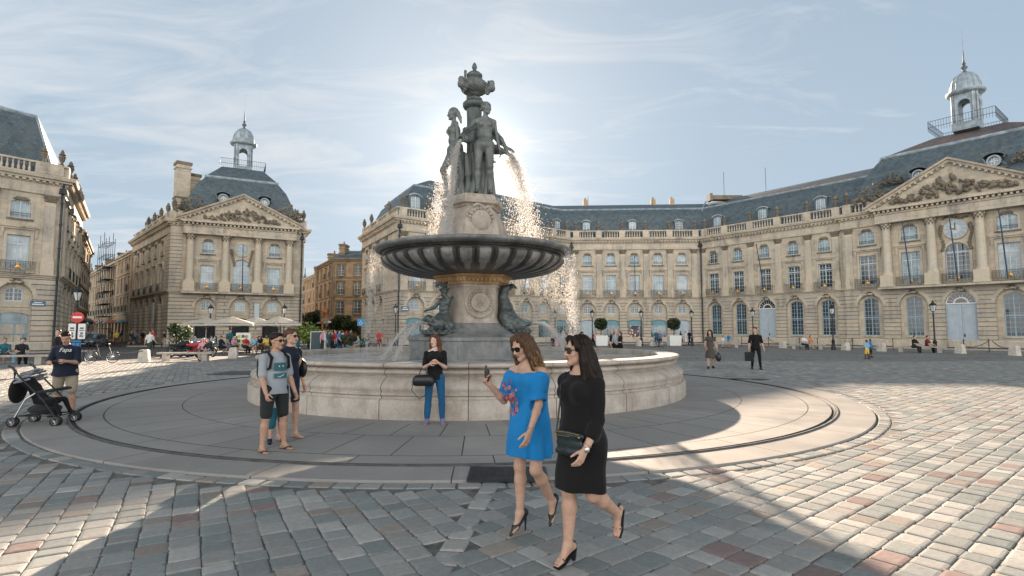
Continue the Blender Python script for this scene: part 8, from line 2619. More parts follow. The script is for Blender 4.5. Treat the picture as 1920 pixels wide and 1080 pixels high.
def bush(u, v, h, w, lab, mats, n=1200, size=.14, name='shrub', cat='shrub', trunk=False, Y=None):
 g = ground(u, v) if Y is None else Vector((at(u, v, Y).x, Y, 0)); o = empty(name, g, 0, lab, cat)
 zc = h * (.55 if not trunk else .72)
 mb = MB(); rr = random.Random(int(u))
 for i in range(5):
  a = i * 1.26; mb.tube([(0, 0, 0), (.04 * math.cos(a) * h, .04 * math.sin(a) * h, zc * .6), (w * .3 * math.cos(a), w * .3 * math.sin(a), zc)], [.05 * h / 3, .04 * h / 3, .015], 5)
 mb.build('trunk', M['bark'], o)
 cl = []
 for i in range(7): cl.append(((rr.uniform(-.3, .3) * w, rr.uniform(-.3, .3) * w, zc + rr.uniform(-.22, .22) * h), rr.uniform(.2, .36)))
 def fn(r2):
  c, k = r2.choice(cl); return ball_fn(c, (w * k, w * k, h * k * .7), .2, 1)(r2)
 link('crown', leaf_mesh('crown', n, fn, size, mats, 5), o)
bush(578, 658, 2.6, 3.4, 'bushy yellow-green shrub at the mouth of the right street', [M['leaf3'], M['leaf3'], M['leaf2']], 1500, .13)
bush(332, 665, 2.9, 1.5, 'upright green shrub at the corner of the pavilion', [M['leaf2'], M['leaf1']], 900, .10)
bush(640, 620, 3.8, 4.2, 'dark spreading tree before the brown house', [M['leaf1'], M['leaf1'], M['leaf2']], 2200, .20, 'tree', 'tree', True, 90)
bush(659, 620, 3.6, 3.2, 'smaller dark tree right of the spreading tree', [M['leaf1'], M['leaf2']], 1600, .20, 'tree', 'tree', True, 88)
bush(583, 620, 5.0, 5.0, 'dark ivy-like tree deep in the right street', [M['leaf1']], 2200, .22, 'tree', 'tree', True, 104)
bush(640, 655, 1.5, 4.0, 'low dark hedge behind the crowd', [M['leaf1'], M['leaf2']], 900, .12, 'hedge', 'hedge')
def parasol(u, v, w, lab, h=2.9, tint='awning'):
 g = ground(u, v); o = empty('parasol', g, R(20), lab, 'parasol', 'cream parasols of the café')
 mb = MB(); mb.tube([(0, 0, 0), (0, 0, h)], .035, 6); mb.box(-.3, .3, -.3, .3, 0, .08); mb.build('pole', M['white'], o)
 mb = MB(); q = w / 2; a = [(-q, -q, h - .62), (q, -q, h - .62), (q, q, h - .62), (-q, q, h - .62)]; b = [(x, y, z - .16) for x, y, z in a]
 for i in range(4):
  k = (i + 1) % 4; mid = ((a[i][0] + a[k][0]) / 2, (a[i][1] + a[k][1]) / 2, h - .56); mb.poly([a[i], mid, (0, 0, h)]); mb.poly([mid, a[k], (0, 0, h)]); mb.poly([b[i], b[k], a[k], a[i]])
 mb.build('canopy', M[tint], o)
 mb = MB()
 for x, y, z in a: mb.tube([(0, 0, h - .9), (x * .95, y * .95, z + .0)], .015, 4)
 mb.build('ribs', M['white'], o)
for i, (u, v, w, lab) in enumerate(((385, 656, 3.4, 'cream café parasol at the left end'), (432, 658, 3.6, 'cream café parasol second from the left'), (478, 656, 3.6, 'cream café parasol in the middle'), (522, 658, 3.6, 'bright cream café parasol at the right end'))): parasol(u, v, w, lab)
def table_set(u, v, lab):
 g = ground(u, v); o = empty('cafe_table', g, 0, lab, 'table', 'café tables'); mb = MB(); mb.lathe([(.35, .72), (.36, .75)], 14); mb.build('table_top', M['winframe'], o)
 mb = MB(); mb.tube([(0, 0, 0), (0, 0, .72)], .03, 6); mb.lathe([(.22, 0), (.2, .03)], 10); mb.build('leg', M['iron'], o)
for i, (u, v) in enumerate(((400, 660), (418, 661), (444, 660), (466, 661), (487, 659), (505, 660), (523, 661))): table_set(u, v, ['small café table nearest the motorcycles', 'small café table behind the menu board', 'small café table left of the red-shirted diner', 'small café table between the red and blue diners', 'small café table right of the blue diner', 'small café table under the bright parasol', 'small café table by the head of the man in grey'][i])
def board(u, v, w, h, lab, mat, yaw=0.0):
 g = ground(u, v); o = empty('sign_board', g, yaw, lab, 'sign board'); mb = MB(); mb.box(-w / 2, w / 2, -.02, .02, .25, .25 + h); mb.build('panel', mat, o)
 mb = MB()
 for x in (-w / 2 - .03, w / 2 + .03): mb.tube([(x, 0, 0), (x, 0, .28 + h)], .03, 4); mb.tube([(x, .4, 0), (x, 0, .28 + h)], .03, 4)
 mb.tube([(-w / 2, -.01, .27 + h), (w / 2, -.01, .27 + h)], .03, 4); mb.tube([(-w / 2, -.01, .24), (w / 2, -.01, .24)], .03, 4); mb.build('frame', M['white'], o); return o
board(595, 662, 1.0, 1.35, 'dark blackboard in a pale frame by the yellow-green shrub', M['blackboard'] if 'blackboard' in M else M['leaddark'])
o = board(455, 661, 1.05, 1.25, 'pale menu board on a stand before the café', M['white'])
mb = MB()
for i in range(3):
 for j in range(3): mb.box(-.42 + i * .3, -.20 + i * .3, -.035, -.022, .45 + j * .35, .68 + j * .35, (i + j) % 2)
mb.build('menu_pictures', [M['c_yellow'], M['c_green']], o)
def pole_sign(x, y, h, lab, kind):
 o = empty('road_sign', (x, y, 0), R(20) if x < 0 else 0, lab, 'road sign'); mb = MB(); mb.tube([(0, 0, 0), (0, 0, h + .3)], .035, 6); mb.build('pole', M['iron'], o); mb = MB()
 if kind == 'noentry':
  mb.add([(.34 * math.cos(t), -.04, h + .34 * math.sin(t)) for t in [i * math.pi / 12 for i in range(24)]], [tuple(range(24))], 0); mb.add([(.34 * math.cos(t), -.01, h + .34 * math.sin(t)) for t in [i * math.pi / 12 for i in range(24)]], [tuple(range(24))], 0); mb.box(-.24, .24, -.055, -.045, h - .06, h + .06, 1)
  mb.build('disc', [M['signred'], M['white']], o)
  for sx in (-.24, .26):
   mb = MB(); mb.box(sx - .19, sx + .19, -.04, -.02, h - 1.35, h - .40, 0)
   for (a, b, c, d) in ((-.10, .10, .62, .72), (-.12, .12, .50, .56), (-.06, .07, .28, .42), (-.10, -.02, .12, .26), (.0, .09, .1, .24)): mb.box(sx + a, sx + b, -.05, -.041, h - 1.35 + c, h - 1.35 + d, 1)
   mb.build('panel', [M['white'], M['leaddark']], o)
  mb = MB(); mb.box(-.26, .26, -.045, -.02, h - 2.05, h - 1.45); mb.build('blue_panel', M['signblue'], o)
 elif kind == 'disabled':
  mb.box(-.33, .33, -.04, -.01, h - .33, h + .33, 0); mb.tube([(-.02, -.05, h + .2), (-.02, -.05, h), (.1, -.05, h - .02), (.12, -.05, h - .16)], .03, 4, 1); mb.tube([(.13 * math.cos(t) - .03, -.05, h - .08 + .13 * math.sin(t)) for t in [math.pi * (.6 + .14 * i) for i in range(9)]], .02, 4, 1); mb.build('panel', [M['signblue'], M['white']], o)
 else:
  mb.add([(.30 * math.cos(t), -.04, h + .30 * math.sin(t)) for t in [i * math.pi / 12 for i in range(24)]], [tuple(range(24))], 0); mb.add([(.21 * math.cos(t), -.05, h + .21 * math.sin(t)) for t in [i * math.pi / 12 for i in range(24)]], [tuple(range(24))], 1); mb.tube([(-.2, -.06, h + .2), (.2, -.06, h - .2)], .035, 4, 0); mb.box(-.26, .26, -.05, -.02, h - .68, h - .38, 2); mb.build('disc', [M['signred'], M['signblue'], M['white']], o)
M['signred'] = simple('sign_red', (.55, .04, .03), .5, 0, .04); M['signblue'] = simple('sign_blue', (.03, .22, .48), .5, 0, .04)
g = ground(141, 672); pole_sign(g.x, g.y, 2.55, 'round red no-entry sign with two white panels at the left street', 'noentry')
g = ground(676, 655); pole_sign(g.x, g.y, 2.45, 'square blue disabled parking sign at the palace corner', 'disabled')
pole_sign(-29.2, 88.0, 3.6, 'red and blue no-parking sign above the crowd', 'nopark')
pole_sign(at(171, 600, 80).x, 80, 2.9, 'far red no-entry sign down the left street', 'noentry')
mb = MB(); p = at(609, 584, 90); mb.ico(tuple(p), .42, (1, 1, .9), 0, 2); mb.tube([(p.x, p.y, p.z + .3), (p.x, p.y, p.z + .9)], .03, 4); tag(mb.build('paper_lantern', M['c_orange'], None, True), 'round orange lantern hanging over the right street', 'lantern')
def wheel(mb, c, r, ax, w=.06, tyre=0, rim=1, spokes=12):
 ax = Vector(ax).normalized(); up = Vector((0, 0, 1)); x = up.cross(ax).normalized(); c = Vector(c)
 ring = [tuple(c + x * r * math.cos(t) + up * r * math.sin(t)) for t in [2 * math.pi * i / 24 for i in range(24)]]
 mb.tube(ring, w, 6, tyre, True)
 for i in range(spokes):
  t = 2 * math.pi * i / spokes; mb.tube([tuple(c), tuple(c + x * r * math.cos(t) + up * r * math.sin(t))], .007 if spokes > 8 else .02, 3, rim)
 mb.tube([tuple(c - ax * .05), tuple(c + ax * .05)], .05, 8, rim)
def bicycle(u, v, yaw, lab):
 g = ground(u, v); o = empty('bicycle', g, yaw, lab, 'bicycle')
 for x in (-.53, .53):
  mb = MB(); wheel(mb, (x, 0, .34), .32, (0, 1, 0), .018, 0, 1, 14); mb.build('wheel', [M['leather'], M['silver']], o)
 mb = MB(); F = [(-.53, 0, .34), (-.08, 0, .30), (-.22, 0, .82), (.34, 0, .85), (.40, 0, .68), (.53, 0, .34)]
 for a, b in ((0, 1), (1, 2), (2, 0), (1, 4), (2, 3), (3, 5)): mb.tube([F[a], F[b]], .018, 6)
 mb.tube([F[2], (-.25, 0, .94)], .016, 6); mb.build('frame', M['iron'], o)
 mb = MB(); mb.ico((-.26, 0, .96), .13, (1.1, .6, .25)); mb.build('saddle', M['leather'], o, True)
 mb = MB(); mb.tube([F[3], (.32, 0, 1.0)], .016, 6); mb.tube([(.22, -.27, 1.02), (.34, -.1, 1.02), (.34, .1, 1.02), (.22, .27, 1.02)], .014, 6); mb.build('handlebar', M['iron'], o)
bicycle(190, 681, R(8), 'black bicycle standing behind the man with the phone')
bicycle(1232, 651, R(5), 'bicycle parked before the teal shop window')
def car(x, y, yaw, lab, mat):
 o = empty('parked_car', (x, y, 0), yaw, lab, 'car', 'cars parked in the left street')
 S = Sculpt(.05)
 S.loft([.25, .45, .70, .86, .92], [0] * 5, [0, 0, 0, 0, 0], [.80, .86, .86, .80, .6], [2.0, 2.12, 2.12, 2.0, 1.8], .08, 0)
 S.loft([.80, 1.0, 1.25, 1.42, 1.46], [0] * 5, [.25, .25, .22, .2, .2], [.74, .72, .64, .54, .3], [1.5, 1.35, 1.05, .8, .4], .08, 0)
 for sx in (-1, 1):
  for yy in (-1.28, 1.28): S.ell((sx * .82, yy, .30), (.22, .36, .36), None, .03, 0, -1)
 S.build('body', [mat], o)
 mb = MB(); mb.poly([(-.60, -1.02, .95), (.60, -1.02, .95), (.48, -.66, 1.32), (-.48, -.66, 1.32)]); mb.build('windscreen', M['glassblue'], o)
 for sx in (-1, 1):
  mb = MB(); mb.ico((sx * .60, -1.92, .62), .15, (1.3, .5, .8), 0, 2); mb.build('headlight', M['lampglass'], o, True)
  mb = MB(); mb.poly([(sx * .735, -.8, .98), (sx * .735, 1.2, .98), (sx * .64, .9, 1.28), (sx * .64, -.5, 1.28)]); mb.build('side_window', M['glass'], o)
  for yy in (-1.28, 1.28):
   mb = MB(); mb.M = Matrix.Translation((sx * .74, yy, .31)) @ Matrix.Rotation(math.pi / 2, 4, 'Y'); mb.lathe([(.31, -.1), (.31, .1), (.20, .11), (.18, .08)], 20, m=0); mb.lathe([(.18, .085), (.05, .1)], 10, m=1); mb.build('wheel', [M['leather'], M['silver']], o)
 mb = MB(); mb.box(-.5, .5, -2.14, -2.10, .36, .50); mb.build('grille', M['dark'], o); mb = MB(); mb.box(-.25, .25, -2.17, -2.145, .40, .50); mb.build('number_plate', M['white'], o)
M['carpaint'] = simple('grey_car_paint', (.13, .15, .17), .25, .5, .05); M['carwhite'] = simple('silver_car_paint', (.40, .42, .44), .25, .4, .05)
car(at(176, 640, 55).x, 55, R(14), 'dark grey car parked nose-on at the left street', M['carpaint']); car(at(160, 640, 61).x, 61.5, R(14), 'silver car parked behind the dark grey one', M['carwhite'])
def motorbike(u, v, yaw, lab, mt):
 g = ground(u, v); o = empty('motorcycle', g, yaw, lab, 'motorcycle', 'motorcycles parked at the café')
 for x in (-.68, .68):
  mb = MB(); wheel(mb, (x, 0, .31), .27, (0, 1, 0), .055, 0, 1, 6); mb.build('wheel', [M['leather'], M['silver']], o)
 S = Sculpt(.035); S.chain([(-.75, 0, .78), (-.3, 0, .74), (.1, 0, .82), (.4, 0, .95)], [.08, .12, .16, .10], .06, 0); S.cap((-.1, 0, .42), (.2, 0, .45), .17, .16, .08, 0); S.cap((.42, 0, .95), (.66, 0, .35), .05, .045, .03, 0); S.cap((-.2, 0, .45), (-.66, 0, .33), .05, .05, .03, 0); S.build('body', [mt], o)
 mb = MB(); mb.tube([(.3, -.36, 1.08), (.42, 0, 1.04), (.3, .36, 1.08)], .02, 6); mb.ico((.55, 0, .92), .11, (1, 1, 1), 0, 2); mb.build('handlebar', M['silver'], o, True)
for i, (u, v, y, m_) in enumerate(((340, 669, 60, 'iron'), (356, 668, 70, 'signblue'), (372, 668, 55, 'signred'), (386, 670, 80, 'iron'))): motorbike(u, v, R(y), ['black motorcycle nearest the green shrub', 'blue motorcycle beside the bench', 'red motorcycle behind the bench', 'black motorcycle left of the menu board'][i], M[m_])
sc = empty('scaffolding', (0, 0, 0), 0, 'tall thin scaffolding tower against the warm street houses', 'scaffolding')
mb = MB(); a = Vector((*lp(13.5), 0)); b = Vector((*lp(22), 0)); n = Vector((-.724, -.69, 0))
for i in range(5):
 p = a.lerp(b, i / 4)
 for k in (.3, 1.5): q = p + n * k; mb.tube([(q.x, q.y, 0), (q.x, q.y, 16.6 + (i % 2) * 1.2)], .05, 4)
for z in range(2, 18, 2):
 for k in (.3, 1.5): q = a + n * k; w = b + n * k; mb.tube([(q.x, q.y, z), (w.x, w.y, z)], .04, 4)
 for i in range(5): p = a.lerp(b, i / 4); q = p + n * .3; w = p + n * 1.5; mb.tube([(q.x, q.y, z), (w.x, w.y, z)], .04, 4)
 if z < 14: q = a.lerp(b, .1); w = a.lerp(b, .6); mb.add([tuple(q + n * .3 + Vector((0, 0, z + .05))), tuple(w + n * .3 + Vector((0, 0, z + .05))), tuple(w + n * 1.5 + Vector((0, 0, z + .05))), tuple(q + n * 1.5 + Vector((0, 0, z + .05)))], [(0, 1, 2, 3)])
for z in range(2, 14, 2): q = a.lerp(b, .0) + n * 1.5; w = a.lerp(b, .5) + n * 1.5; mb.tube([(q.x, q.y, z), (w.x, w.y, z + 2)], .03, 4)
mb.build('frame', M['iron'], sc)
g = ground(700, 652)
o = empty('crowd_barrier', g, R(-30), 'low metal railing at the street corner of the palace', 'railing'); mb = MB()
for i in range(16): mb.tube([(-1.6 + .2 * i, 0, 0), (-1.6 + .2 * i, 0, 1.0)], .014, 4)
mb.tube([(-1.6, 0, 1.0), (1.5, 0, 1.0)], .02, 4); mb.build('bars', M['iron'], o)
g = ground(152, 676)
o = empty('crowd_barrier', g, R(30), 'black railing beside the bicycle at the left', 'railing'); mb = MB()
for i in range(12): mb.tube([(-1.3 + .2 * i, 0, 0), (-1.3 + .2 * i, 0, 1.05)], .016, 4)
mb.tube([(-1.3, 0, 1.05), (.9, 0, 1.05)], .022, 4); mb.build('bars', M['iron'], o)
def pavement(P, w, label, z=.13):
 mb = MB(); inner = offset_poly(P, -.1); outer = offset_poly(P, w)
 for i in range(len(P) - 1):
  mb.poly([(*outer[i], z), (*outer[i + 1], z), (*inner[i + 1], z), (*inner[i], z)], 0); mb.poly([(*outer[i], -.02), (*outer[i + 1], -.02), (*outer[i + 1], z), (*outer[i], z)], 1)
 tag(mb.build('pavement', [M['asphalt'], M['kerb']]), label, 'pavement', kind='structure')
pavement([P0, P1, P2, P3, P4, P5], 5.0, 'dark pavement with pale kerb along the palace'); pavement([CS, C0, C1, C2], 4.2, 'pavement round the pavilion'); pavement([L0, L1, LS], 3.0, 'pavement along the left building')
mb = MB(); q = [ground(0, 693), ground(150, 687), ground(330, 676), ground(560, 663), Vector((-20, 62, 0)), Vector((-24, 130, 0)), Vector((-110, 150, 0)), Vector((-60, 36, 0))]
mb.poly([(p.x, p.y, -.006) for p in q]); tag(mb.build('road', M['roadset']), 'dark road surface between the left building and the pavilion', 'road', kind='structure')
# ---- pushchair
def pushchair():
 g = ground(84, 797); o = empty('pushchair', (g.x, g.y, .02), R(-84), 'grey and black pushchair with dark fabric seat and double wheels at the left edge', 'pushchair')
 for (x, y) in ((-.26, .36), (.26, .36), (-.26, -.36), (.26, -.36)):
  for k in (-.035, .035):
   mb = MB(); mb.M = Matrix.Translation((x + k, y, .085)) @ Matrix.Rotation(math.pi / 2, 4, 'Y'); mb.lathe([(.06, -.016), (.085, -.014), (.088, 0), (.085, .014), (.06, .016)], 20, m=0, cap=False)
   for i in range(3):
    a = i * 2.094; mb.box(-.01, .06, -.012, .012, -.008, .008, 1) if False else mb.tube([(0, 0, 0), (.066 * math.cos(a), .066 * math.sin(a), 0)], .012, 4, 1)
   mb.lathe([(.066, -.01), (.058, -.01), (.058, .01), (.066, .01)], 18, m=1, cap=False); mb.lathe([(.02, -.02), (.02, .02)], 8, m=1)
   mb.build('wheel', [M['leather'], M['silver']], o, True, 40)
 mb = MB()
 for x in (-.25, .25):
  mb.tube([(x, .36, .12), (x, .10, .48), (x, -.28, .86), (x, -.38, .98)], .014, 7, 0); mb.tube([(x, -.36, .12), (x, -.18, .48), (x * .98, .02, .62)], .014, 7, 1); mb.tube([(x, -.34, .18), (x, .34, .18)], .009, 6, 0)
 for y, z in ((.34, .17), (-.34, .17), (-.16, .50)): mb.tube([(-.25, y, z), (.25, y, z)], .010, 6, 0)
 mb.tube([(-.25, -.34, .18), (.25, .30, .18)], .008, 5, 0); mb.tube([(.25, -.34, .18), (-.25, .30, .18)], .008, 5, 0)
 mb.build('frame', [M['iron'], M['silver']], o, True)
 for x in (-.25, .25):
  mb = MB(); mb.tube([(x, -.37, .97), (x, -.43, 1.05), (x, -.50, 1.08)], .021, 8); mb.build('handle', M['leather'], o, True)
 mb = MB(); mb.tube([(-.26, .0, .60), (-.22, .26, .64), (0, .34, .66), (.22, .26, .64), (.26, .0, .60)], .028, 8); mb.build('bumper_bar', M['c_charcoal'], o, True)
 S = Sculpt(.012); S.loft([.0, .52], [0, 0], [0, 0], [.20, .19], [.035, .03], .03, 0, np.array([[1, 0, 0], [0, math.cos(.6), -math.sin(.6)], [0, math.sin(.6), math.cos(.6)]]), (0, -.06, .42)); S.cap((-.15, -.04, .42), (-.15, .20, .44), .05, .05, .06, 0); S.cap((.15, -.04, .42), (.15, .20, .44), .05, .05, .06, 0); S.cap((0, -.04, .41), (0, .20, .43), .06, .06, .06, 0); S.cap((-.13, .24, .42), (-.13, .34, .20), .04, .03, .04, 0); S.cap((.13, .24, .42), (.13, .34, .20), .04, .03, .04, 0)
 S.disp = wrinkle(.004, 30, 2); S.build('seat', [M['c_black']], o)
 S = Sculpt(.014)
 for i in range(9):
  t = math.pi * i / 8; S.cap((.23 * math.cos(t), -.40, .78 + .16 * math.sin(t)), (.22 * math.cos(t), -.16, .84 + .17 * math.sin(t)), .022, .022, .03, 0)
 S.disp = wrinkle(.004, 40, 3); S.build('hood', [M['greycheck']], o)
 S = Sculpt(.014); S.ell((0, -.02, .28), (.22, .26, .10), None, .04, 0); S.disp = wrinkle(.006, 26, 5); S.build('basket', [M['c_charcoal']], o)
 S = Sculpt(.014); S.ell((0, -.50, .62), (.20, .09, .24), None, .04, 0); S.cap((-.15, -.46, .84), (-.2, -.42, 1.0), .012, .012, .01, 0); S.cap((.15, -.46, .84), (.2, -.42, 1.0), .012, .012, .01, 0); S.disp = wrinkle(.008, 20, 6)
 b = S.mesh('changing_bag', [M['c_black']]); bo = link('changing_bag', b, None); bo.location = o.location; bo.rotation_euler = o.rotation_euler; tag(bo, 'black bag slung from the pushchair handles', 'bag')
def greycheck():
 m, t, p = new_mat('grey_patterned_cloth'); g = N(t, 'ShaderNodeNewGeometry'); c = N(t, 'ShaderNodeTexVoronoi'); c.inputs['Scale'].default_value = 38; t.links.new(g.outputs[0], c.inputs[0]); r = ramp(t, [(.2, (.07, .08, .10)), (.5, (.20, .22, .26))]); L(t, c, r); L(t, r, p, 0, 'Base Color'); p.inputs['Roughness'].default_value = .85; return m
M['greycheck'] = greycheck()
pushchair()
# ------------------------------------------------------------------ people in the distance: shared figures, individually coloured
ARCH = {}
def arch(kind):
 if kind in ARCH: return ARCH[kind]
 f = kind[0] == 'f' or kind.startswith('kidf'); H = 1.15 if kind.startswith('kid') else (1.66 if f else 1.77)
 kw = dict(H=H, sex='f' if f else 'm', head=(.3, 2, 0), armL=(8, 9, 22, 0), armR=(-6, 9, 16, 0), legL=(2, 4, 3), legR=(-2, 4, 3))
 if 'walk' in kind: kw.update(legL=(20, 8, 1), legR=(-16, 22, 1), armL=(-16, 8, 14, 0), armR=(20, 8, 26, 0))
 if 'talk' in kind: kw.update(armL=(20, 14, 75, 12), head=(-.5, 0, 0))
 if 'sit' in kind: kw.update(legL=(80, 82, 6), legR=(84, 78, 5), armL=(24, 10, 50, 20), armR=(30, 10, 60, 24), sit=.50 if not kind.startswith('kid') else .45, lean=8)
 J = skeleton(**kw); s = J['h'] / 1.7; S = Sculpt(.026)
 P = add_head(S, J, False, SKIN)
 S.ell(P(0, -.026, .046), np.array([.082, .094, .080]) * s, J['hR'], .01, HAIRM)
 if f: S.cap(P(0, -.06, .0), P(0, -.09, -.16), .07 * s, .05 * s, .02, HAIRM)
 add_torso(S, J, 2, .016, .8 if f else 0)
 for q in 'LR':
  add_arm(S, J, q, SKIN, .004); add_arm(S, J, q, 2, .018, .42); add_hand(S, J, q, fingers=False)
  add_leg(S, J, q, SKIN, .004, 1.0); add_leg(S, J, q, 3, .022, .97 if 'short' not in kind and 'skirt' not in kind else .46); add_foot(S, J, q, 4, .010)
 S.ell(J['pelvis'] + np.array([0, 0, -.03]), np.array([.165, .125, .12]) * s, None, .03, 3)
 if 'skirt' in kind: S.loft([-.42 * s, 0, .08], [0] * 3, [0] * 3, [.25 * s, .18 * s, .15 * s], [.20 * s, .15 * s, .12 * s], .03, 3, None, J['pelvis'])
 ARCH[kind] = S.mesh('person', [M['skin_f'], M['hair_brown'], M['c_black'], M['c_jeans'], M['c_charcoal'], M['skin_f'], M['skin_f'], M['skin_f']])
 return ARCH[kind]
ADJ = dict(black='black', blue='blue', navy='navy', grey='grey', charcoal='charcoal', jeans='denim', beige='beige', white='white', red='red', pink='pink', teal='teal', olive='olive', yellow='yellow', lightblue='pale blue', orange='orange', green='green', purple='purple', brown='brown', darkred='maroon', darkgreen='dark green')
used_lab = set()
def far_person(x, y, yaw, kind, top, bottom, place, group, hair='hair_brown', skin='skin_f', lab=None, sc=1.0, z=0.0):
 o = link('person', arch(kind), None, (x, y, z), yaw, (sc, sc, sc))
 for i, m_ in ((0, skin), (1, hair), (2, 'c_' + top), (3, 'c_' + bottom)):
  o.material_slots[i].link = 'OBJECT'; o.material_slots[i].material = M[m_]
 what = 'child' if kind.startswith('kid') else ('woman' if kind[0] == 'f' else 'man')
 low = 'skirt' if 'skirt' in kind else ('shorts' if 'short' in kind else 'trousers')
 lab = lab or '%s in %s top and %s %s %s' % (what, ADJ[top], ADJ[bottom], low, place)
 tag(o, lab, 'person', group); used_lab.add(lab)
 return o
def fp(u, v, *a, **k):
 g = ground(u, v); return far_person(g.x, g.y, *a, **k)
G1, G2, G3, G4 = 'people by the palace', 'people at the café', 'crowd at the street mouth', 'people at the left street'
fp(1626, 673, .2, 'kidm_stand_short', 'lightblue', 'yellow', '', G1, 'hair_dark', 'skin_d', 'small boy in blue shirt and yellow shorts before the palace pavilion')
fp(1633, 670, .6, 'kidm_stand_short', 'blue', 'navy', '', G1, 'hair_dark', 'skin_d', 'small child in blue just behind the boy in yellow shorts')
fp(1714, 661, .3, 'm_sit', 'black', 'charcoal', '', G1, 'hair_dark', lab='left dark figure sitting on the bench before the palace')
fp(1738, 661, .6, 'm_sit', 'darkred', 'black', '', G1, 'hair_dark', lab='right figure in maroon sitting on the bench before the palace')
fp(1507, 655, .2, 'm_sit', 'white', 'charcoal', '', G1, 'hair_grey', lab='white shirted person sitting on the bench right of the young man')
fp(1519, 655, .4, 'f_sit', 'orange', 'beige', '', G1, lab='orange topped person sitting on the bench right of the young man')
fp(1356, 652, .4, 'kidf_stand_skirt', 'white', 'lightblue', '', G1, lab='small child in white beside the woman in olive dress'); fp(1367, 652, -.8, 'f_stand_short', 'blue', 'beige', '', G1, sc=.85, lab='woman in blue bending to the small child in white')
fp(1277, 648, .8, 'f_walk_skirt', 'black', 'black', '', G1, 'hair_dark', lab='woman all in black before the right blue shop door'); fp(1285, 648, -.9, 'f_walk_skirt', 'white', 'white', '', G1, lab='woman in white before the right blue shop door'); fp(1293, 647, -1.2, 'm_walk', 'navy', 'navy', '', G1, lab='man in navy by the lamp at the palace bend')
fp(1231, 650, .3, 'm_talk_short', 'teal', 'jeans', '', G1, lab='man in teal before the teal shop window'); fp(1238, 650, -.4, 'f_stand', 'purple', 'navy', '', G1, lab='woman in purple before the teal shop window')
Yb = 31.0
for (u, top, hair, lab, k, yw) in ((1147, 'black', 'hair_grey', 'grey haired person in black behind the basin rim', 'm_talk', 1.2), (1154, 'grey', 'hair_grey', 'grey haired man in grey behind the basin rim', 'm_stand', .6), (1163, 'black', 'hair_brown', 'brown haired woman in sleeveless black behind the basin rim', 'f_talk', -1.2)):
 far_person(at(u, 640, Yb).x, Yb, yw, k, top, 'black', '', G1, hair, lab=lab)
far_person(at(1091, 640, 27).x, 27, 1.3, 'f_stand', 'black', 'charcoal', '', G1, 'hair_dark', lab='long haired woman in black behind the head of the woman in black')
far_person(at(1061, 640, 30).x, 30, -1.0, 'f_stand', 'charcoal', 'charcoal', '', G1, 'hair_dark', lab='dark haired woman behind the water jet', sc=.95); far_person(at(1056, 640, 36).x, 36, 1, 'm_stand', 'lightblue', 'grey', '', G1, 'hair_grey', lab='man in pale blue behind the water jet', sc=.95)
far_person(at(1038, 640, 50).x, 50, 0, 'm_sit', 'navy', 'black', '', G1, lab='seated figure in navy behind the basin'); far_person(at(1071, 640, 33).x, 33, 0, 'm_sit', 'black', 'charcoal', '', G1, 'hair_dark', lab='dark seated figure behind the basin rim', z=.3); far_person(at(1044, 640, 48).x, 48, .4, 'kidf_stand_skirt', 'pink', 'pink', '', G1, lab='small child in pink behind the basin')
far_person(at(1112, 640, 56).x, 56, 1.2, 'f_walk', 'darkred', 'black', '', G1, 'hair_brown', lab='woman in maroon pushing a white buggy by the left blue door')
fp(279, 668, 2.9, 'm_walk_short', 'white', 'darkgreen', '', G4, 'hair_brown', lab='man in pale t-shirt walking away past the stone bollard', sc=1.0)
far_person(at(286, 640, 54).x, 54, 0, 'm_stand', 'red', 'black', '', G4, 'hair_dark', lab='man in red printed t-shirt by the dark side of the pavilion')
far_person(at(308, 640, 54).x, 54, -.8, 'f_stand', 'black', 'beige', '', G4, lab='woman in black leaning by the pavilion corner')
fp(8, 682, .4, 'm_sit_short', 'teal', 'charcoal', '', G4, 'hair_dark', 'skin_m', lab='man in teal sitting at the left edge'); fp(38, 683, .9, 'm_sit', 'charcoal', 'black', '', G4, 'hair_dark', lab='dark dressed man sitting left of the pushchair owner'); fp(46, 680, -.9, 'm_sit', 'white', 'lightblue', '', G4, lab='white sleeved person behind the dark seated man')
far_person(at(109, 640, 22).x, 22, -.3, 'm_stand', 'black', 'charcoal', '', G4, 'hair_dark', lab='man in black vest just behind the man with the phone', sc=.99)
fp(380, 674, .3, 'f_sit_skirt', 'pink', 'navy', '', G4, 'hair_grey', lab='woman in pink sitting on the end of the left bench'); fp(391, 676, -.3, 'f_sit', 'charcoal', 'grey', '', G4, lab='woman in charcoal sitting beside the woman in pink')
rr = random.Random(77)
cols = list(ADJ)
def scatter(spots, place, group, kinds):
 for (x, y) in spots:
  for t in range(60):
   k = rr.choice(kinds); a, b = rr.choice(cols), rr.choice(['black', 'charcoal', 'jeans', 'navy', 'beige', 'grey', 'brown', 'white', 'olive', 'darkgreen'])
   what = 'woman' if k[0] == 'f' else 'man'; low = 'skirt' if 'skirt' in k else ('shorts' if 'short' in k else 'trousers')
   lab = '%s in %s top and %s %s %s' % (what, ADJ[a], ADJ[b], low, place)
   if lab not in used_lab: break
  far_person(x, y, rr.uniform(-3, 3), k, a, b, place, group, rr.choice(['hair_brown', 'hair_dark', 'hair_dark', 'hair_blond', 'hair_grey']), rr.choice(['skin_f', 'skin_m', 'skin_p', 'skin_f', 'skin_d']))
KS = ['f_stand', 'm_stand', 'f_walk', 'm_walk', 'f_walk_skirt', 'm_walk_short', 'm_talk', 'f_talk']
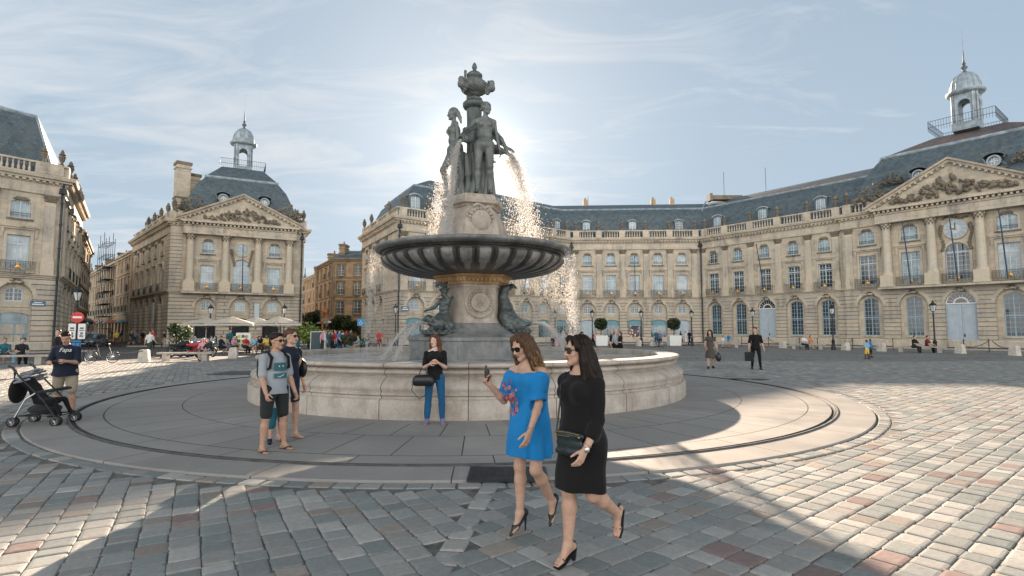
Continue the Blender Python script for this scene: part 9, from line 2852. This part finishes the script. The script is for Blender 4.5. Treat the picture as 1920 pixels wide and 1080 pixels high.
for (u, v, k, a, b, lab) in ((605, 662, 'm_stand', 'pink', 'charcoal', 'man in pink shirt right of the blackboard'), (612, 658, 'f_walk', 'lightblue', 'white', 'person in pale blue behind the man in pink'), (615, 661, 'f_stand_skirt', 'teal', 'teal', 'woman in long teal dress in the crowd'), (623, 661, 'f_walk', 'darkred', 'black', 'woman in maroon in the crowd'),
        (629, 660, 'm_walk', 'red', 'jeans', 'person in red and jeans in the crowd'), (635, 658, 'm_walk', 'blue', 'navy', 'man in bright blue with backpack in the crowd'), (590, 659, 'f_stand', 'white', 'black', 'woman in white behind the yellow-green shrub'), (560, 664, 'f_sit', 'teal', 'navy', 'seated woman in teal left of the blackboard'),
        (711, 656, 'm_stand_short', 'red', 'darkred', 'man with red backpack at the corner of the palace'), (690, 655, 'm_stand', 'black', 'black', 'man in black by the palace corner'), (673, 656, 'f_sit', 'lightblue', 'beige', 'seated person in pale blue below the blue sign'), (682, 656, 'm_sit', 'darkgreen', 'black', 'seated man in dark green below the blue sign')):
 fp(u, v, rr.uniform(-2, 2), k, a, b, '', G3, rr.choice(['hair_dark', 'hair_brown']), lab=lab)
sp = []
for i in range(48):
 Y = rr.uniform(64, 98); u = rr.uniform(566, 668) if Y > 74 else rr.uniform(572, 660); sp.append((at(u, 640, Y).x, Y))
scatter(sp, 'in the crowd of the right street', G3, KS)
sp = []
for i in range(14):
 Y = rr.uniform(62, 88); u = rr.uniform(196, 270); sp.append((at(u, 640, Y).x, Y))
scatter(sp, 'walking in the left street', G4, KS)
for (u, v, k, a, b, lab) in ((459, 662, 'm_sit', 'red', 'black', 'diner in red at a café table'), (475, 662, 'm_sit_short', 'lightblue', 'beige', 'diner in pale blue at a café table'), (444, 661, 'f_sit', 'green', 'brown', 'diner in green at a café table'), (430, 659, 'm_stand', 'teal', 'charcoal', 'waiter in teal standing between the parasols')):
 fp(u, v, rr.uniform(-1, 1), k, a, b, '', G2, lab=lab)
sp = []
for (u, v) in ((396, 660), (405, 659), (412, 662), (424, 661), (437, 662), (450, 659), (467, 660), (483, 661), (491, 659), (499, 661), (509, 659), (517, 661), (528, 660), (535, 661), (541, 659), (365, 661), (352, 660)):
 g = ground(u, v); sp.append((g.x, g.y))
scatter(sp, 'seated at the café terrace', G2, ['f_sit', 'm_sit', 'm_sit_short', 'f_sit_skirt'])
